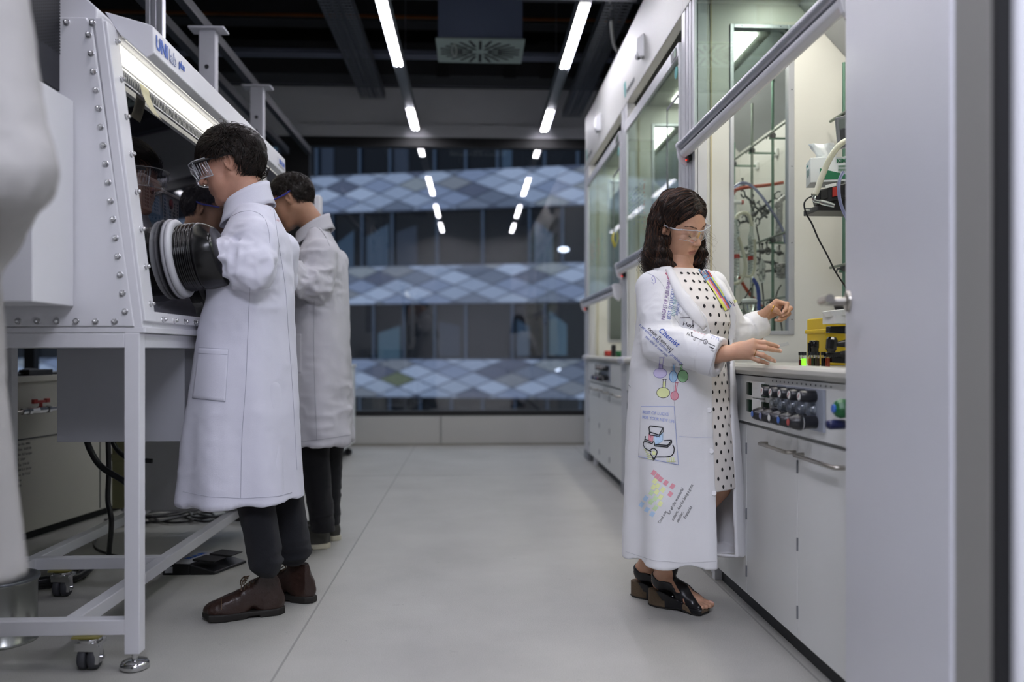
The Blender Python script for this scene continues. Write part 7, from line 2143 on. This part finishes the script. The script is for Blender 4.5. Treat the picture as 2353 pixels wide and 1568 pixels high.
for sg in (-1, 1):
    for k in range(34):
        t = k / 33 - .5; y_ = sg * .032 + t * .024; x_ = .0885 - 18 * t * t * .02 - (.004 if abs(t) > .4 else 0); z_ = .003 - .003 * math.cos(t * 3)
        p = np.array([(x_ - .001, y_, z_), (x_ + .003, y_ + t * .003, z_ - .002), (x_ + .006, y_ + t * .006, z_ - .002)]) * sW
        it.append((p @ MW.T + CW, .0004, 0))
strands_obj('eyelashes', it, [hair_d], woman)

# hair: skull cap, hanging mass and strands
def hlw(x): return .075 * np.clip((x + .02) / .10, 0, 1) ** .8 * 1.12 - .03
NB = npv(neckW)
def ring_pt(psi, zrel, rad):
    """point around the head/neck column, psi measured from the body-left of the face (0 = face direction)"""
    c = CW * (1 - zrel) + (NB + V(0, 0, .035)) * zrel
    d0 = f0 * math.cos(psi) + l0 * math.sin(psi)
    return c + V(0, 0, 0) + d0 * rad
def hmass(P):
    q = (P - CW) @ MW / sW
    cap = d_ell(q, (-.013, 0, .042), (.106, .089, .096)) * sW
    line = -.03 + np.clip(q[:, 0] + .015, 0, 1) * 1.05
    line = np.where(q[:, 1] > 0, line, line + .0)
    cap = smax(cap, (line - q[:, 2]) * .7 * sW, .008)
    back = CW - f0 * .045
    m = d_cone(P, back + V(0, 0, .02), back + V(0, 0, -.12) + f0 * .0, .080, .066)
    near = d_cone(P, CW - l0 * .062 - f0 * .035 + V(0, 0, .01), CW - l0 * .072 - f0 * .030 + V(0, 0, -.125), .036, .042)
    far = d_cone(P, CW + l0 * .078 + f0 * .010 + V(0, 0, .02), CW + l0 * .070 + f0 * .020 + V(0, 0, -.10), .022, .030)
    m = smin(m, near, .03); m = smin(m, far, .02)
    d = smin(cap, m, .02)
    # keep the face, cheek and front of the neck free
    face = d_ell(q, (.085, -.012, -.03), (.082, .078, .105)) * sW
    d = smax(d, -face, .01)
    ear = d_ell(q, (.004, -.10, -.004), (.026, .05, .026)) * sW
    return smax(d, -ear, .006)
v, f = nets(hmass, CW - V(.2, .2, .24), CW + V(.2, .2, .19), .0035); n = np_normals(v, f)
wv = .006 * np.sin(v[:, 2] * 120 + 4 * vnoise(v * 14)) * np.clip((CW[2] - v[:, 2] + .02) / .1, 0, 1)
v = v + n * (.005 * ridge(v * np.array([40, 40, 9])) + .003 * vnoise(v * 80) + wv)[:, None]
hairW = np_obj('hair', v, f, [hair_m], woman)
R_ = np.random.RandomState(21)
it = []
cnt = 0
c0 = np.array((-.014, 0, .040)); axs = np.array((.100, .084, .092))
part_y = .022
while cnt < 5200:
    u = R_.normal(size=3); u /= np.linalg.norm(u); p = c0 + u * axs
    if p[2] < -.03 + max(p[0] + .015, 0) * 1.05 or p[2] < -.05: continue
    sg = 1 if p[1] > part_y else -1
    psi = math.atan2(p[1], p[0] + .01)
    # exit azimuth kept off the face
    lim = 1.80 if sg < 0 else 1.28
    ap = abs(psi); ex = max(ap, lim + R_.uniform(-.10, .30)); ex = min(ex, PI)
    ex *= sg
    grp = vnoise(np.array([[p[0] * 45, p[1] * 45, p[2] * 45]]))[0]
    pts = [p]
    mid = c0 + (np.array((math.cos((psi * .45 + ex * .55)) * .9 + (.0), math.sin(psi * .45 + ex * .55), .55)) * axs * 1.0); g = (mid - c0) / axs; mid = c0 + g / np.linalg.norm(g) * axs * 1.06
    if p[2] > .07: pts.append(mid)
    low = c0 + np.array((math.cos(ex) * .98, math.sin(ex), 0.0)) * axs * 1.08; low[2] = .030
    pts.append(low)
    W_ = [(x * sW) @ MW.T + CW for x in pts]
    # world-vertical fall
    d0_ = f0 * math.cos(ex) + l0 * math.sin(ex)
    base = CW - V(0, 0, 0)
    Lh = R_.uniform(.10, .165) * (1.0 if R_.rand() < .85 else 1.15)
    rad0 = .088 + R_.uniform(-.006, .012); rad1 = .088 + R_.uniform(-.02, .022) + .012 * math.sin(grp * 6)
    for tt in (.35, .7, 1.0):
        rr_ = rad0 + (rad1 - rad0) * tt + (.016 * math.sin(tt * 3.0) if sg < 0 else .006)
        W_.append(base + d0_ * rr_ * np.array([1, 1, 1]) + V(0, 0, -.02 - Lh * tt) - f0 * .012)
    S_ = np.array([tuple(a) for a in spline([tuple(a) for a in W_], 6)])
    nn_ = len(S_); t_ = np.linspace(0, 1, nn_)
    amp = .009 * np.clip((t_ - .25) / .5, 0, 1) * (1 + .6 * t_); ph = grp * 9 + R_.uniform(-.5, .5); fr = 5.5 + 1.5 * grp
    S_ = S_ + np.outer(amp * np.sin(t_ * fr * PI + ph), l0 * .8 + f0 * .6) + np.outer(amp * np.cos(t_ * fr * PI + ph), f0 * .7 - l0 * .5) + np.outer(.003 * np.sin(t_ * 9 + ph * 2), V(0, 0, 1))
    if R_.rand() < .06: S_ = S_ + np.outer(t_ ** 2 * R_.uniform(.008, .035), d0_)
    it.append((S_, .00085 * R_.uniform(.6, 1.3) if R_.rand() > .1 else .0004, int(R_.choice([0, 0, 1, 1, 2]))))
    cnt += 1
# locks lying on the surface of the hair mass
bvh_h = bvh_of(hairW); me_ = hairW.data; offh = npv(worldoff(hairW))
vv = v; sel = R_.choice(len(vv), 5200, replace=False)
for s0 in sel:
    p = Vector(vv[s0]); pts = [p]; side = 1 if (vv[s0] - CW) @ MW[:, 1] > part_y else -1
    ph = vnoise(np.array([[p.x * 30, p.y * 30, p.z * 6]]))[0] * 8; prev = None
    for k in range(9):
        hl = npv(pts[-1]) - CW; top = max(0.0, min(1.0, (hl @ MW[:, 2]) / .10))
        d_ = V(0, 0, -1) * (1 - .6 * top) + MW[:, 1] * side * top * .9 - f0 * .45 * top
        d_ = d_ + (l0 * math.sin(k * .9 + ph) + f0 * math.cos(k * .9 + ph)) * .42 * (1 - top)
        q_ = pts[-1] + Vector(d_).normalized() * .0125
        hit = bvh_h.find_nearest(q_)
        if hit[0] is None: break
        n_ = (q_ - hit[0]); nn2 = hit[1]
        pts.append(hit[0] + nn2 * (.0012 + .0022 * math.sin(PI * k / 8)))
    if len(pts) > 4: it.append((np.array([tuple(a) for a in spline(pts, 2)]), .0010 * R_.uniform(.6, 1.3), int(R_.choice([0, 1, 1, 2]))))
# stray curls on the far side of the face
for k in range(90):
    y0_ = R_.uniform(.05, .10); st = CW + l0 * (.082 + R_.uniform(-.01, .01)) + f0 * R_.uniform(-.01, .03) + V(0, 0, R_.uniform(-.02, .08))
    out = l0 * R_.uniform(.0, .05) + f0 * R_.uniform(.0, .045); L_ = R_.uniform(.08, .17)
    P_ = [st + out * t + V(0, 0, -L_ * t) + l0 * .012 * math.sin(t * 12 + k) + f0 * .010 * math.cos(t * 11 + k) * t for t in np.linspace(0, 1, 16)]
    it.append((np.array(P_), .00035, 2))
strands_obj('hair_strands', it, [hair_d, hair_m, hair_l], hairW)
# earring, bracelet, rings
b = MB(); e0 = Vector(h(-.004, -.082, -.036)); b.tube([e0, e0 + Vector((.001, 0, -.03)), e0 + Vector((.006, -.002, -.052))], .0008, seg=6); b.tube([e0 + Vector((.004, 0, -.002)), e0 + Vector((.010, -.002, -.05))], .0007, seg=6)
b.build('earring', mat('gold', '#c99a4a', .2, 1.0), woman)
def band(c, ax, r, w_, m, name):
    b = MB(); b.lathe(Vector(c) - Vector(ax).normalized() * w_ / 2, Vector(ax), [(0, r), (0, r + .0012), (w_, r + .0012), (w_, r), (0, r)], seg=28); b.build(name, m, woman)
ax_ = R_rng[1] - R_rng[0]; band(R_rng[0] + ax_ * .42, ax_, .0096, .0022, mat('gold', '#c99a4a', .2, 1.0), 'ring')
ax_ = L_thb[2] - L_thb[1]; band(L_thb[1] + ax_ * .55, ax_, .0119, .0055, mat('gold', '#c99a4a', .2, 1.0), 'ring')
ax_ = fL - lw; band(lw + ax_ * .25, ax_, .0262, .0022, black_pl, 'bracelet')
# held things
b = MB(); p0 = Vector(J(1781, 797, YR + .026)); p1 = Vector(J(1812, 789, YR + .012)); d = (p1 - p0).normalized(); s_ = Vector((0, 0, 1)).cross(d).normalized(); u_ = d.cross(s_)
b.obox((p0 + p1) / 2, d * (p1 - p0).length / 2, u_ * .0055, s_ * .0022)
tag(b.build('plastic_cuvette', clear_pl, bevel=.0005), 'small clear plastic cell held between the fingers of the lower hand', 'cuvette')
b = MB(); b.lathe(J(1799, 703, YL - .036), Vector(J(1793, 722, YL - .04) - J(1799, 703, YL - .036)), [(0, .0006), (.004, .0022), (.014, .0032), (.026, .0028), (.030, .0012)], seg=7, smooth=False)
tag(b.build('dark_crystal_sliver', mat('dark_crystal', '#2a211c', .3)), 'dark pointed sliver pinched in the raised hand', 'sample')
